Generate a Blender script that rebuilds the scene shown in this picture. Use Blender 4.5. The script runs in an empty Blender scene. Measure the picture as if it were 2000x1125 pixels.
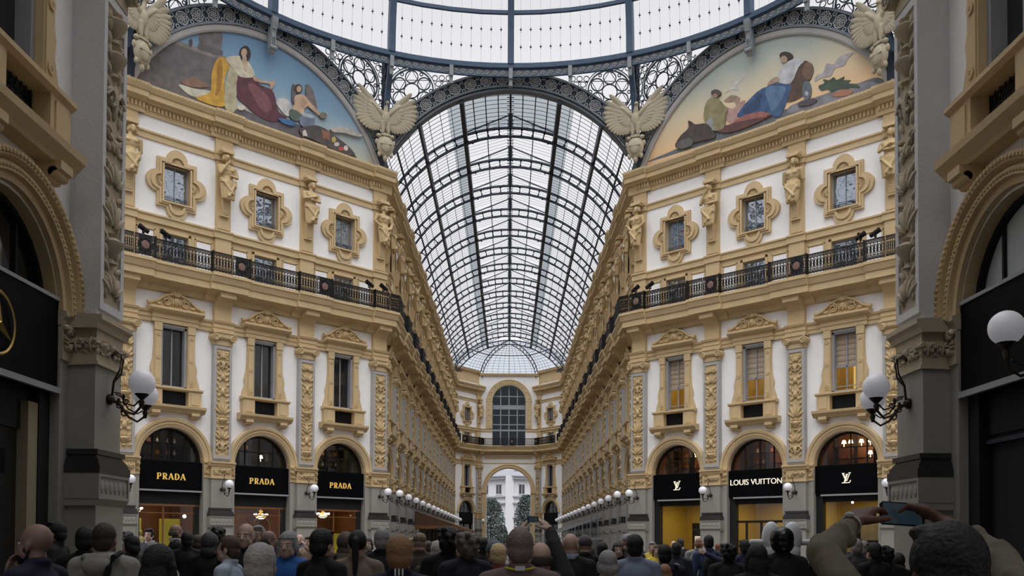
import bpy, bmesh, math, random
from mathutils import Vector, Matrix
R_ = math.radians
PI = math.pi
C = bpy.context.scene.collection
rnd = random.Random(7)

def lin(r, g, b):
    f = lambda c: (c/255/12.92) if c/255 <= .04045 else ((c/255+.055)/1.055)**2.4
    return (f(r), f(g), f(b), 1)

# ------------------------------------------------------------------ materials
def mat(name, col, rough=.7, metal=0, noise=0, nscale=8, bump=0, bscale=30, emit=None, estr=0, spec=.5, alpha=None, detail=6):
    m = bpy.data.materials.new(name); m.use_nodes = True
    nt = m.node_tree; n = nt.nodes; l = nt.links
    b = n['Principled BSDF']
    b.inputs['Base Color'].default_value = col
    b.inputs['Roughness'].default_value = rough
    b.inputs['Metallic'].default_value = metal
    b.inputs['Specular IOR Level'].default_value = spec
    if noise:
        tc = n.new('ShaderNodeTexCoord'); nz = n.new('ShaderNodeTexNoise'); nz.inputs['Scale'].default_value = nscale
        nz.inputs['Detail'].default_value = detail
        mx = n.new('ShaderNodeMix'); mx.data_type = 'RGBA'
        mx.inputs[6].default_value = tuple(c*(1-noise) for c in col[:3])+(1,)
        mx.inputs[7].default_value = tuple(min(1, c*(1+noise)) for c in col[:3])+(1,)
        l.new(tc.outputs['Object'], nz.inputs['Vector']); l.new(nz.outputs['Fac'], mx.inputs[0]); l.new(mx.outputs[2], b.inputs['Base Color'])
    if bump:
        tc = n.new('ShaderNodeTexCoord'); nz = n.new('ShaderNodeTexNoise'); nz.inputs['Scale'].default_value = bscale
        nz.inputs['Detail'].default_value = 4
        bp = n.new('ShaderNodeBump'); bp.inputs['Strength'].default_value = bump; bp.inputs['Distance'].default_value = .03
        l.new(tc.outputs['Object'], nz.inputs['Vector']); l.new(nz.outputs['Fac'], bp.inputs['Height']); l.new(bp.outputs['Normal'], b.inputs['Normal'])
    if emit:
        b.inputs['Emission Color'].default_value = emit; b.inputs['Emission Strength'].default_value = estr
    return m

def glassmat(name, tint, refl=.08, rough=.05):
    m = bpy.data.materials.new(name); m.use_nodes = True
    nt = m.node_tree; n = nt.nodes; l = nt.links
    for x in list(n):
        if x.type != 'OUTPUT_MATERIAL': n.remove(x)
    o = [x for x in n if x.type == 'OUTPUT_MATERIAL'][0]
    t = n.new('ShaderNodeBsdfTransparent'); t.inputs[0].default_value = tint
    g = n.new('ShaderNodeBsdfGlossy'); g.inputs['Roughness'].default_value = rough; g.inputs[0].default_value = (.9, .9, .95, 1)
    fr = n.new('ShaderNodeLayerWeight'); fr.inputs[0].default_value = .15
    mm = n.new('ShaderNodeMath'); mm.operation = 'MULTIPLY'; mm.inputs[1].default_value = refl*5
    l.new(fr.outputs['Facing'], mm.inputs[0])
    mx = n.new('ShaderNodeMixShader'); l.new(mm.outputs[0], mx.inputs[0]); l.new(t.outputs[0], mx.inputs[1]); l.new(g.outputs[0], mx.inputs[2])
    l.new(mx.outputs[0], o.inputs[0])
    return m

OCH = mat('ochre_stone', lin(201, 177, 136), .75, noise=.16, nscale=1.2, bump=.25, bscale=14)
OCHR = mat('ochre_relief', lin(196, 172, 130), .8, noise=.2, nscale=5, bump=.4, bscale=25)
STATM = mat('statue_stone', lin(190, 166, 124), .8, noise=.2, nscale=3, bump=.3, bscale=18)
def stucco():
    m = mat('white_stucco', lin(232, 230, 226), .9, noise=.04, nscale=2, bump=.5, bscale=22)
    nt = m.node_tree; n = nt.nodes; l = nt.links; b = n['Principled BSDF']
    tc = n.new('ShaderNodeTexCoord'); mp = n.new('ShaderNodeMapping'); mp.inputs['Scale'].default_value = (6, 6, 26)
    nz = n.new('ShaderNodeTexNoise'); nz.inputs['Scale'].default_value = 1.6; nz.inputs['Detail'].default_value = 8; nz.inputs['Roughness'].default_value = .7
    rp = n.new('ShaderNodeValToRGB'); rp.color_ramp.elements[0].position = .33; rp.color_ramp.elements[1].position = .42
    rp.color_ramp.elements[0].color = lin(205, 204, 206); rp.color_ramp.elements[1].color = lin(244, 243, 242)
    l.new(tc.outputs['Object'], mp.inputs[0]); l.new(mp.outputs[0], nz.inputs['Vector']); l.new(nz.outputs['Fac'], rp.inputs[0]); l.new(rp.outputs[0], b.inputs['Base Color'])
    return m
STU = stucco()
LGREY = mat('shade_toned_pier_stone', lin(150, 147, 140), .75, noise=.1, nscale=3, bump=.2, bscale=30)  # darker copy of the grey stone; low-level shade put into its colour
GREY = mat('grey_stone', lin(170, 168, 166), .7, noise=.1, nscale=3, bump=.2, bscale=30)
DMAR = mat('dark_marble', lin(52, 50, 50), .35, noise=.2, nscale=4)
FRM = mat('grey_window_frame', lin(150, 152, 156), .6)
IRON = mat('black_iron', lin(22, 22, 26), .5, .3)
BLUE = mat('blue_grey_iron', lin(58, 78, 100), .5, .2, noise=.15, nscale=3)
BLUED = mat('dark_blue_iron', lin(34, 44, 60), .5, .2)
CIRON = mat('pale_cast_iron', lin(176, 178, 178), .6, 0, noise=.15, nscale=6)
BLK = mat('black_fascia', lin(6, 8, 11), .5, spec=.06)
BLKM = mat('black_matte', lin(6, 6, 7), .8)
PANE = mat('dark_window_glass', lin(26, 29, 34), .06, 0, spec=.9)
def mirror_pane():
    m = mat('sky_reflecting_pane', lin(176, 184, 194), .04, .9); nt = m.node_tree; n = nt.nodes; l = nt.links; b = n['Principled BSDF']
    tc = n.new('ShaderNodeTexCoord'); nz = n.new('ShaderNodeTexNoise'); nz.inputs['Scale'].default_value = 1.3; bp = n.new('ShaderNodeBump'); bp.inputs['Strength'].default_value = .35; bp.inputs['Distance'].default_value = .12
    l.new(tc.outputs['Object'], nz.inputs['Vector']); l.new(nz.outputs['Fac'], bp.inputs['Height']); l.new(bp.outputs['Normal'], b.inputs['Normal']); return m
PANEM = mirror_pane()
NCAP = mat('weathered_grey_ochre', lin(176, 164, 142), .8, noise=.2, nscale=4, bump=.35, bscale=20)
GLZN = glassmat('darkened_roof_glass', (.17, .175, .185, 1), .02)  # unseen near vault; glass tinted dark to dim the near walls and crowd
GLZ = glassmat('roof_glass', (1, 1, 1, 1), .02)
GLZD = glassmat('dirty_roof_glass', (.55, .60, .62, 1), .08)
GLZE = glassmat('apse_glass', (.74, .78, .84, 1), .05)
GLZW = glassmat('window_end_glass', (.16, .175, .185, 1), .08)
SHOPG = glassmat('shop_glass', (.92, .92, .92, 1), .10, .02)
GLOBE = mat('frosted_globe', lin(222, 222, 226), .35, noise=.08, nscale=40, emit=lin(230, 230, 240), estr=.12)
BRZ = mat('lamp_bronze', lin(48, 40, 34), .45, .5)
GOLD = mat('gold_letters', lin(222, 184, 92), .35, .4, emit=lin(255, 205, 110), estr=.35)
IVORY = mat('ivory_letters', lin(240, 232, 212), .4, 0, emit=lin(255, 244, 220), estr=.5)
WARMW = mat('warm_shop_wall', lin(190, 168, 88), .7, noise=.1, nscale=1.5)
BROWNW = mat('brown_shop_panel', lin(120, 78, 40), .5, noise=.2, nscale=2)
YELG = mat('yellow_green_panel', lin(196, 184, 50), .6)
DARKW = mat('dark_shop_interior', lin(38, 32, 26), .8)
GREENW = mat('dark_olive_interior', lin(70, 66, 42), .8)
LAMPM = mat('warm_lamp', (1, .8, .5, 1), .5, emit=(1, .72, .38, 1), estr=9)
LAMPC = mat('cool_lamp', (1, .9, .8, 1), .5, emit=(1, .92, .8, 1), estr=6)
CURT = mat('golden_curtain', lin(232, 196, 96), .8, emit=(1, .75, .25, 1), estr=.4)
BLIND = mat('cream_blind', lin(206, 186, 160), .9, noise=.12, nscale=2.5)
AWN = mat('brown_awning', lin(92, 66, 46), .85, noise=.1, nscale=1)
AWN2 = mat('brown_valance', lin(128, 88, 52), .8)
NEARJ = mat('tan_jamb', lin(150, 138, 112), .6)
FROST = mat('frosted_fanlight', lin(178, 188, 190), .5, noise=.1, nscale=1)
GOLD2 = mat('dull_gold', lin(190, 160, 90), .35, .6)
FLR = None

# ------------------------------------------------------------------ mesh builder
class MB:
    def __init__(s): s.v = []; s.f = []; s.m = []
    def add(s, vs, fs, m=0):
        o = len(s.v); s.v += [tuple(p) for p in vs]
        for f in fs: s.f.append(tuple(i+o for i in f)); s.m.append(m)
        return s
    def box(s, x0, x1, y0, y1, z0, z1, m=0):
        return s.add([(x0,y0,z0),(x1,y0,z0),(x1,y1,z0),(x0,y1,z0),(x0,y0,z1),(x1,y0,z1),(x1,y1,z1),(x0,y1,z1)],
                     [(0,3,2,1),(4,5,6,7),(0,1,5,4),(1,2,6,5),(2,3,7,6),(3,0,4,7)], m)
    def profx(s, pts, x0, x1, k0=0, k1=0, m=0):     # closed (y,z) profile swept along x, ends sheared x+k*y
        n = len(pts)
        vs = [(x0+k0*y, y, z) for y, z in pts]+[(x1+k1*y, y, z) for y, z in pts]
        fs = [(i, (i+1) % n, n+(i+1) % n, n+i) for i in range(n)]+[tuple(range(n))[::-1], tuple(range(n, 2*n))]
        return s.add(vs, fs, m)
    def prism(s, pts, y0, y1, m=0):                 # closed (x,z) outline extruded in y
        n = len(pts)
        vs = [(x, y0, z) for x, z in pts]+[(x, y1, z) for x, z in pts]
        fs = [(i, (i+1) % n, n+(i+1) % n, n+i) for i in range(n)]+[tuple(range(n))[::-1], tuple(range(n, 2*n))]
        return s.add(vs, fs, m)
    def arch(s, cx, cz, prof, a0, a1, n, m=0, cap=True):      # closed (r,y) profile swept about y axis; a from +x ccw
        k = len(prof); vs = []; fs = []
        full = abs(abs(a1-a0)-360) < 1e-6
        st = n if full else n+1
        for i in range(st):
            a = R_(a0+(a1-a0)*i/n); ca, sa = math.cos(a), math.sin(a)
            vs += [(cx+r*ca, y, cz+r*sa) for r, y in prof]
        for i in range(n):
            j = (i+1) % st
            for q in range(k): fs.append((i*k+q, i*k+(q+1) % k, j*k+(q+1) % k, j*k+q))
        if not full and cap: fs += [tuple(range(k))[::-1], tuple(range(n*k, n*k+k))]
        return s.add(vs, fs, m)
    def ring(s, cx, cz, r0, r1, y0, y1, n=14, m=0):
        return s.arch(cx, cz, [(r0,y0),(r1,y0),(r1,y1),(r0,y1)], 0, 360, n, m)
    def lathe(s, prof, c=(0,0,0), n=12, m=0, ax='z', cap=True):
        vs = []; k = len(prof)
        for i in range(n):
            a = 2*PI*i/n
            for r, z in prof:
                p = (r*math.cos(a), r*math.sin(a), z)
                if ax == 'y': p = (p[0], p[2], p[1])
                if ax == 'x': p = (p[2], p[0], p[1])
                vs.append((c[0]+p[0], c[1]+p[1], c[2]+p[2]))
        fs = [(i*k+q, ((i+1) % n)*k+q, ((i+1) % n)*k+q+1, i*k+q+1) for i in range(n) for q in range(k-1)]
        if cap and prof[0][0] > 1e-4: fs.append(tuple(i*k for i in range(n))[::-1])
        if cap and prof[-1][0] > 1e-4: fs.append(tuple(i*k+k-1 for i in range(n)))
        return s.add(vs, fs, m)
    def ball(s, c, r, n=10, m=0, k=6, M=None):
        if not hasattr(r, '__len__'): r = (r, r, r)
        vs = [(0,0,-1)]
        for j in range(1, k):
            t = PI*j/k
            for i in range(n):
                a = 2*PI*i/n; vs.append((math.sin(t)*math.cos(a), math.sin(t)*math.sin(a), -math.cos(t)))
        vs.append((0,0,1)); fs = [(0, 1+(i+1) % n, 1+i) for i in range(n)]
        for j in range(k-2):
            for i in range(n): fs.append((1+j*n+i, 1+j*n+(i+1) % n, 1+(j+1)*n+(i+1) % n, 1+(j+1)*n+i))
        e = len(vs)-1; b = 1+(k-2)*n
        fs += [(e, b+i, b+(i+1) % n) for i in range(n)]
        out = []
        for v in vs:
            p = Vector((v[0]*r[0], v[1]*r[1], v[2]*r[2]))
            if M: p = M @ p
            out.append((p[0]+c[0], p[1]+c[1], p[2]+c[2]))
        return s.add(out, fs, m)
    def tube(s, pts, r, n=6, m=0, closed=False, rs=None, flat=1.0):
        P = [Vector(p) for p in pts]; N = len(P); vs = []; up = Vector((0,0,1))
        for i in range(N):
            if closed: t = P[(i+1) % N]-P[i-1]
            else: t = P[min(i+1, N-1)]-P[max(i-1, 0)]
            if t.length < 1e-9: t = Vector((0,0,1))
            t.normalize()
            u = up if abs(t.dot(up)) < .95 else Vector((0,1,0))
            a = t.cross(u).normalized(); b = a.cross(t).normalized()
            rr = rs[i] if rs else r
            for k in range(n):
                q = 2*PI*(k+.5)/n
                vs.append(P[i]+a*rr*math.cos(q)+b*rr*flat*math.sin(q))
        st = N if closed else N-1
        fs = [(i*n+k, i*n+(k+1) % n, ((i+1) % N)*n+(k+1) % n, ((i+1) % N)*n+k) for i in range(st) for k in range(n)]
        if not closed: fs += [tuple(range(n))[::-1], tuple(range((N-1)*n, N*n))]
        return s.add(vs, fs, m)
    def cap(s, p0, r0, p1, r1, n=10):               # tapered capsule
        a = Vector(p0); b = Vector(p1); d = b-a; L = d.length or 1e-6; q = d.normalized().to_track_quat('Z', 'Y').to_matrix()
        pr = []
        for i in range(5): t = -PI/2+PI/2*i/4; pr.append((r0*math.cos(t), r0*math.sin(t)))
        for i in range(5): t = PI/2*i/4; pr.append((r1*math.cos(t), L+r1*math.sin(t)))
        pr[0] = (0, -r0); pr[-1] = (0, L+r1)
        vs = []; k = len(pr)
        for i in range(n):
            t = 2*PI*i/n
            for r, z in pr: vs.append(a+q @ Vector((max(r, 1e-5)*math.cos(t), max(r, 1e-5)*math.sin(t), z)))
        return s.add(vs, [(i*k+j, ((i+1) % n)*k+j, ((i+1) % n)*k+j+1, i*k+j+1) for i in range(n) for j in range(k-1)])
    def merge(s, o, M=None, m=None):
        M = M or Matrix()
        off = len(s.v); s.v += [tuple(M @ Vector(p)) for p in o.v]
        for f, mi in zip(o.f, o.m): s.f.append(tuple(i+off for i in f)); s.m.append(mi if m is None else m)
        return s
    def mesh(s, name, mats, smooth=None):
        me = bpy.data.meshes.new(name); me.from_pydata(s.v, [], s.f)
        if not isinstance(mats, (list, tuple)): mats = [mats]
        for x in mats: me.materials.append(x)
        if len(mats) > 1: me.polygons.foreach_set('material_index', s.m)
        if smooth is not None:
            me.polygons.foreach_set('use_smooth', [True]*len(me.polygons))
            me.update(); me.set_sharp_from_angle(angle=R_(smooth))
        me.update(); return me

def fixn(me):
    bm = bmesh.new(); bm.from_mesh(me); bmesh.ops.recalc_face_normals(bm, faces=bm.faces); bm.to_mesh(me); bm.free(); return me

def link(name, data, parent=None, loc=(0,0,0), rz=0, label=None, cat=None, group=None, kind=None):
    o = bpy.data.objects.new(name, data); C.objects.link(o)
    o.location = loc; o.rotation_euler = (0, 0, rz)
    if parent: o.parent = parent
    if label: o['label'] = label
    if cat: o['category'] = cat
    if group: o['group'] = group
    if kind: o['kind'] = kind
    return o
def make(name, parts, loc=(0,0,0), rz=0, **kw):
    """parts: list of (name, mesh, label_or_None, [subparts]) under an Empty"""
    r = link(name, None, None, loc, rz, **kw)
    r.empty_display_size = .3
    attach(r, parts); return r
def attach(r, parts, loc=(0,0,0)):
    for p in parts:
        nm, me = p[0], p[1]; lb = p[2] if len(p) > 2 else None
        c = link(nm, me, r, loc)
        if lb: c['label'] = lb
        if len(p) > 3:
            for q in p[3]:
                g = link(q[0], q[1], c)
                if len(q) > 2 and q[2]: g['label'] = q[2]
ORD = 'first second third fourth fifth sixth seventh eighth ninth tenth eleventh twelfth thirteenth fourteenth fifteenth sixteenth'.split()

def wpt(origin, th, x, y, z=0):
    c, s = math.cos(th), math.sin(th)
    return (origin[0]+x*c-y*s, origin[1]+x*s+y*c, z)

# photograph frame -> place: eye at the origin, 1.75 m up, looking along +Y
FPX, VX, VY, EYE = 1812.0, 993.0, 1055.0, 1.75
def at(px, py, Y): return ((px-VX)*Y/FPX, Y, EYE+(VY-py)*Y/FPX)
# ------------------------------------------------------------------ architecture: one bay module (x right, y into the wall, z up)
P = 4.86
ZL, ZC = 14.7, 22.95      # balcony floor, top of the main cornice

def plaster_bay(w=P/2, shop=True, hole=True, top=23.2, mats=None):
    b = MB(); r = 1.6; sp = 5.46
    def q(x0, x1, z0, z1, m=0): b.add([(x0,0,z0),(x1,0,z0),(x1,0,z1),(x0,0,z1)], [(0,1,2,3)], m)
    q(-w, -r, 0, 7.3); q(r, w, 0, 7.3)
    n = 16
    for i in range(n):
        a0, a1 = PI-PI*i/n, PI-PI*(i+1)/n
        x0, x1 = r*math.cos(a0), r*math.cos(a1)
        b.add([(x0,0,sp+r*math.sin(a0)),(x1,0,sp+r*math.sin(a1)),(x1,0,7.3),(x0,0,7.3)], [(0,1,2,3)], 0)
        b.add([(x0,0,sp+r*math.sin(a0)),(x1,0,sp+r*math.sin(a1)),(x1,.55,sp+r*math.sin(a1)),(x0,.55,sp+r*math.sin(a0))], [(3,2,1,0)], 1)
    for sx in (-1, 1):
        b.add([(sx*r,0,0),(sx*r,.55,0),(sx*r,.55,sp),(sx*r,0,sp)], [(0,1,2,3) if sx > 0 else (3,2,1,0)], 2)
    def hole_band(z0, z1, h, zz0, zz1, m=0):
        q(-w, -h, z0, z1, m); q(h, w, z0, z1, m)
        if zz0 > z0: q(-h, h, z0, zz0, m)
        if z1 > zz1: q(-h, h, zz1, z1, m)
        for sx in (-1, 1):
            b.add([(sx*h,0,zz0),(sx*h,.35,zz0),(sx*h,.35,zz1),(sx*h,0,zz1)], [(0,1,2,3) if sx > 0 else (3,2,1,0)], 1)
        b.add([(-h,0,zz1),(h,0,zz1),(h,.35,zz1),(-h,.35,zz1)], [(0,1,2,3)], 1)
        b.add([(-h,0,zz0),(h,0,zz0),(h,.35,zz0),(-h,.35,zz0)], [(3,2,1,0)], 1)
    hole_band(7.3, 12.6, .65, 8.1, 11.85)
    q(-w, w, 12.6, 14.5, 0)
    hole_band(14.5, 16.7, .65, 14.72, 16.35, 1)
    # white panels beside the small window
    for sx in (-1, 1): b.box(sx*1.45-.36, sx*1.45+.36, -.02, .01, 14.9, 16.3, 0)
    for sx in (-1, 1):
        for (x0, x1, z0, z1) in ((-.46, -.4, 14.8, 16.42), (.4, .46, 14.8, 16.42), (-.46, .46, 16.36, 16.42)): b.box(sx*1.45+x0, sx*1.45+x1, -.05, 0, z0, z1, 1)
    b.box(-.78, -.65, -.07, 0, 14.7, 16.48, 1); b.box(.65, .78, -.07, 0, 14.7, 16.48, 1); b.box(-.78, .78, -.07, 0, 16.35, 16.48, 1)
    hole_band(16.7, 20.65, .65, 17.85, 19.65, 0)
    q(-w, w, 20.65, top, 0)
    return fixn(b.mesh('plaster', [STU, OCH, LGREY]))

def string_courses():           # swept along x for a whole wall: list of (profile, material)
    return [
        ([(0,12.0),(-.10,12.0),(-.10,12.18),(-.14,12.2),(-.14,12.38),(-.2,12.42),(-.24,12.52),(0,12.56)], 0),
        ([(0,16.7),(-.10,16.7),(-.10,16.98),(-.16,17.02),(-.16,17.1),(0,17.14)], 0),
        ([(0,20.62),(-.06,20.62),(-.06,20.86),(-.12,20.92),(-.12,21.0),(0,21.03)], 0),
        ([(0,21.72),(-.08,21.72),(-.10,21.9),(-.10,22.16),(-.22,22.2),(-.3,22.28),(-.5,22.32),(-.5,22.55),(-.56,22.6),(-.66,22.8),(-.66,22.92),(0,22.97)], 0),
    ]
LEDGE = [(0,13.45),(-.16,13.5),(-.2,13.72),(-.5,13.86),(-.8,13.9),(-.8,14.2),(-.86,14.25),(-.95,14.5),(-1.0,14.55),(-1.0,14.68),(0,14.7)]

def wall_run(x0, x1, k0, k1, pil):
    """cornices and ledge for a wall between x0 and x1, breaking forward round the pilasters at the x positions in pil"""
    b = MB()
    for pr, m in string_courses(): b.profx(pr, x0, x1, k0, k1, m)
    for xp in pil:
        for pr, m in string_courses()[:1]: b.profx([(y*1.0-.2 if y < 0 else -.02, z) for y, z in pr], xp-.55, xp+.55, 0, 0, m)
        pr = string_courses()[1][0]; b.profx([(y-.12 if y < 0 else -.02, z) for y, z in pr], xp-.5, xp+.5)
        pr = string_courses()[2][0]; b.profx([(y-.12 if y < 0 else -.02, z) for y, z in pr], xp-.48, xp+.48)
        pr = string_courses()[3][0]; b.profx([(y-.13 if y < 0 else -.02, z) for y, z in pr], xp-.75, xp+.75)
    co = b.mesh('cornice', [OCH])
    d = MB(); x = min(x0, x1)+.1; kk = k0
    while x < max(x0, x1)-.1:                       # dentils and egg row of the top cornice
        off = .13 if any(abs(x-xp) < .75 for xp in pil) else 0
        d.box(x, x+.09, -.2-off, -.1-off, 21.92, 22.14)
        d.ball((x+.06, -.64-off, 22.86), (.05, .045, .045), 6, 0, 4)
        x += .19
    de = d.mesh('dentils', [OCH])
    g = MB(); g.profx(LEDGE, x0, x1, k0, k1)
    for xp in pil:
        g.profx([(y-.15 if y < 0 else -.02, z) for y, z in LEDGE], max(x0, xp-1.0), min(x1, xp+1.0), k0 if xp-1 < x0 else 0, k1 if xp+1 > x1 else 0)
        g.profx([(-.02,12.9),(-.2,12.9),(-.26,13.2),(-.5,13.5),(-.8,13.62),(-.8,13.9),(-.02,13.9)], xp-.42, xp+.42)
    le = g.mesh('balcony_ledge', [OCH])
    for m in (co, de, le): fixn(m)
    return co, de, le

def relief_mb(w, z0, z1, y, seed=1, amp=1.0):
    """arabesque carving: urns, scrolls and leaves stacked on a centre line"""
    r = random.Random(seed); b = MB(); z = z0+.05; h = w; w = w*1.18; amp *= 1.35
    zz = z0+.1
    while zz < z1-.15:
        for sx in (-1, 1):
            M = Matrix.Rotation(sx*r.uniform(.2, 1.2), 3, 'Y'); b.ball((sx*w*r.uniform(.3, .4), y+.005, zz), (w*.075, .04*amp, w*r.uniform(.13, .2)), 6, 0, 4, M)
        zz += w*r.uniform(.3, .42)
    while z < z1-.1:
        k = r.choice('suldm'); H = min(h*r.uniform(.8, 1.25), z1-z)
        if k == 's':
            for sx in (-1, 1):
                pts = []
                for i in range(15):
                    t = i/14; a = t*2.3*PI; rr = w*.24*(1-t*.8)
                    pts.append((sx*(w*.24+rr*math.cos(a+PI)*-1*.9-w*.02), y-.03, z+H*.5+rr*math.sin(a)*1.2))
                b.tube(pts, .028*amp, 5, rs=[.04*amp*(1-.5*i/14) for i in range(15)])
            b.ball((0, y, z+H*.5), (w*.12, .06*amp, H*.45), 8, 0, 5)
        elif k == 'u':
            b.lathe([(.01, z), (w*.16, z+.02), (w*.06, z+H*.2), (w*.3, z+H*.55), (w*.32, z+H*.7), (w*.14, z+H*.85), (w*.2, z+H*.95), (.01, z+H)], (0, y+.02, 0), 10)
            for sx in (-1, 1): b.ball((sx*w*.34, y, z+H*.75), (w*.09, .05, H*.16), 6, 0, 4)
        elif k == 'l':
            for i in range(5):
                a = (i-2)*.5; M = Matrix.Rotation(a, 3, 'Y')
                c = M @ Vector((0, 0, H*.42)); b.ball((c[0]*w/H*1.0, y-.01, z+H*.05+c[2]), (w*.09, .055*amp, H*.34), 6, 0, 5, M)
        elif k == 'd':
            for sx in (-1, 1):
                for i in range(3):
                    M = Matrix.Rotation(sx*(.5+.35*i), 3, 'Y')
                    b.ball((sx*w*(.16+.08*i), y-.01, z+H*(.2+.27*i)), (w*.08, .05*amp, H*.2), 6, 0, 4, M)
            b.ball((0, y, z+H*.3), (w*.1, .07*amp, H*.26), 8, 0, 5)
        else:
            b.ball((0, y, z+H*.55), (w*.17, .085*amp, H*.26), 8, 0, 6)      # mask
            b.ball((0, y-.06, z+H*.5), (w*.045, .045, H*.08), 6, 0, 4)
            for sx in (-1, 1):
                b.ball((sx*w*.2, y, z+H*.78), (w*.12, .05, H*.12), 6, 0, 4); b.ball((sx*w*.22, y, z+H*.3), (w*.14, .045, H*.1), 6, 0, 4, Matrix.Rotation(sx*.8, 3, 'Y'))
        z += H+.04
    return b

def volute(b, cx, cz, y0, y1, r, sx, m=0, turns=1.6):
    b.lathe([(.01, y0+.02), (r*.96, y0+.02), (r*.96, y1), (.01, y1)], (cx, 0, cz), 14, m, 'y')
    pts = []
    for i in range(22):
        t = i/21; a = PI/2+sx*t*turns*2*PI; rr = r*(1-.8*t)
        pts.append((cx+rr*math.cos(a), y0, cz+rr*math.sin(a)))
    b.tube(pts, r*.13, 5, m)
    b.ball((cx, y0, cz), (r*.2, r*.2, r*.2), 6, m, 4)

NSTU = mat('pale_grey_stucco', lin(204, 204, 206), .9, noise=.05, nscale=3, bump=.5, bscale=24)
def pilaster_parts(d=.25, seed=1, w=.95):
    D = d
    sh = MB()                                                # lower pier + shafts
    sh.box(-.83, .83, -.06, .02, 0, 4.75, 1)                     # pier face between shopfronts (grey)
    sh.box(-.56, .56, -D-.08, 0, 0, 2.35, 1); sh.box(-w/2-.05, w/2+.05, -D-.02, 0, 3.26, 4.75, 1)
    sh.box(-w/2, w/2, -D, 0, 5.6, 11.35)
    sh.box(-w/2, -w/2+.13, -D-.06, -D, 5.7, 11.3); sh.box(w/2-.13, w/2, -D-.06, -D, 5.7, 11.3)
    sh.box(-w/2+.13, w/2-.13, -D-.06, -D, 11.15, 11.3); sh.box(-w/2+.13, w/2-.13, -D-.06, -D, 5.7, 5.84)
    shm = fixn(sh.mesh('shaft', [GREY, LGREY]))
    ba = MB()
    pr = [(-.0,2.86),(-D-.42,2.86),(-D-.42,3.0),(-D-.36,3.03),(-D-.36,3.06),(-D-.32,3.1),(-D-.2,3.16),(-D-.26,3.2),(-D-.26,3.26),(0,3.3)]
    for i in range(len(pr)): pass
    ba.box(-.64, .64, -D-.17, 0, 2.86, 3.0); ba.box(-.61, .61, -D-.14, 0, 3.0, 3.06)
    n = 5
    for i in range(n):
        t = i/n; ba.box(-.6+.09*t, .6-.09*t, -D-.13+.09*t, 0, 3.06+.12*t, 3.06+.12*(i+1)/n)
    ba.box(-.57, .57, -D-.1, 0, 3.18, 3.27)
    bam = ba.mesh('base_moulding', [DMAR])
    pl = MB(); pl.box(-.63, .63, -D-.13, 0, 2.42, 2.86)
    for (x0, x1, z0, z1) in ((-.63,.63,2.42,2.47),(-.63,.63,2.8,2.86),(-.63,-.58,2.47,2.8),(.58,.63,2.47,2.8)): pl.box(x0, x1, -D-.16, -D-.13, z0, z1)
    for i in range(6): pl.ball((-.46+.184*i, -D-.13, 2.63), (.075, .03, .12), 8, 0, 5)
    pl.profx([(0,2.3),(-D-.08,2.3),(-D-.16,2.42),(0,2.42)], -.62, .62)
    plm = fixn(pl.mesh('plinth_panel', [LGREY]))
    ca = MB()                                                # impost capital with carving
    ca.box(-.83, .83, -.1, 0, 4.75, 5.35); ca.box(-w/2-.06, w/2+.06, -D-.04, 0, 4.78, 5.35)
    pi = [(0,5.33),(-.08,5.33),(-.11,5.42),(-.17,5.48),(-.17,5.56),(0,5.6)]
    ca.profx(pi, -.85, .85); ca.profx([(y-D+.0 if y < 0 else 0, z) for y, z in pi], -w/2-.17, w/2+.17)
    ca.profx([(0,4.7),(-D-.08,4.72),(-D-.08,4.78),(0,4.8)], -w/2-.1, w/2+.1)
    rr = MB()
    for i in range(3):
        x = (i-1)*.3; s = relief_mb(.3, 4.85, 5.3, -D-.05, seed+i*3); rr.merge(s, Matrix.Translation((x, 0, 0)))
    for s_ in (-1, 1): rr.merge(relief_mb(.22, 4.85, 5.3, -.11, seed+9), Matrix.Translation((s_*.69, 0, 0)))
    if D > .4:                                               # carving on the flanks of the deep pier as well
        for s_ in (-1, 1):
            for yy in (-.2, -.45): rr.merge(relief_mb(.26, 4.85, 5.3, -.0, seed+4), Matrix.Translation((s_*(w/2+.06), yy, 0)) @ Matrix.Rotation(PI/2*s_, 4, 'Z'))
    cam = fixn(ca.mesh('impost_capital', [OCH])); rrm = rr.mesh('carving', [OCHR], 40)
    pn = MB(); pn.box(-w/2+.13, w/2-.13, -D-.02, -D+.02, 5.84, 11.15)
    pn.merge(relief_mb(w-.34, 5.95, 11.1, -D-.04, seed))
    pnm = fixn(pn.mesh('relief_panel', [OCHR], 40))
    io = MB()                                                # ionic capital
    io.box(-w/2-.02, w/2+.02, -D-.05, 0, 11.35, 11.62); io.box(-.6, .6, -D-.2, 0, 11.93, 12.02)
    io.profx([(0,11.62),(-D-.1,11.62),(-D-.16,11.72),(-D-.16,11.93),(0,11.93)], -.45, .45)
    for s_ in (-1, 1): volute(io, s_*.47, 11.72, -D-.2, 0, .2, -s_)
    for i in range(5): io.ball((-.24+.12*i, -D-.16, 11.74), (.045, .05, .07), 6, 0, 4)
    iom = fixn(io.mesh('ionic_capital', [OCH], 35))
    up = MB(); up.box(-.45, .45, -D+.02, 0, 12.02, 13.5); up.box(-.42, .42, -.16, 0, ZL, 17.0)
    up.box(-.4, .4, -.12, 0, 17.0, 22.0); up.box(-.34, .34, -.16, -.12, 17.2, 17.85)
    up.box(-.46, .46, -.14, 0, 21.03, 21.75)
    upm = up.mesh('upper_strip', [OCH])
    if D > .4:
        for q in (cam, iom): q.materials[0] = NCAP
        rrm.materials[0] = NCAP; pnm.materials[0] = NCAP; shm.materials[0] = NSTU; upm.materials[0] = NSTU
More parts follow.
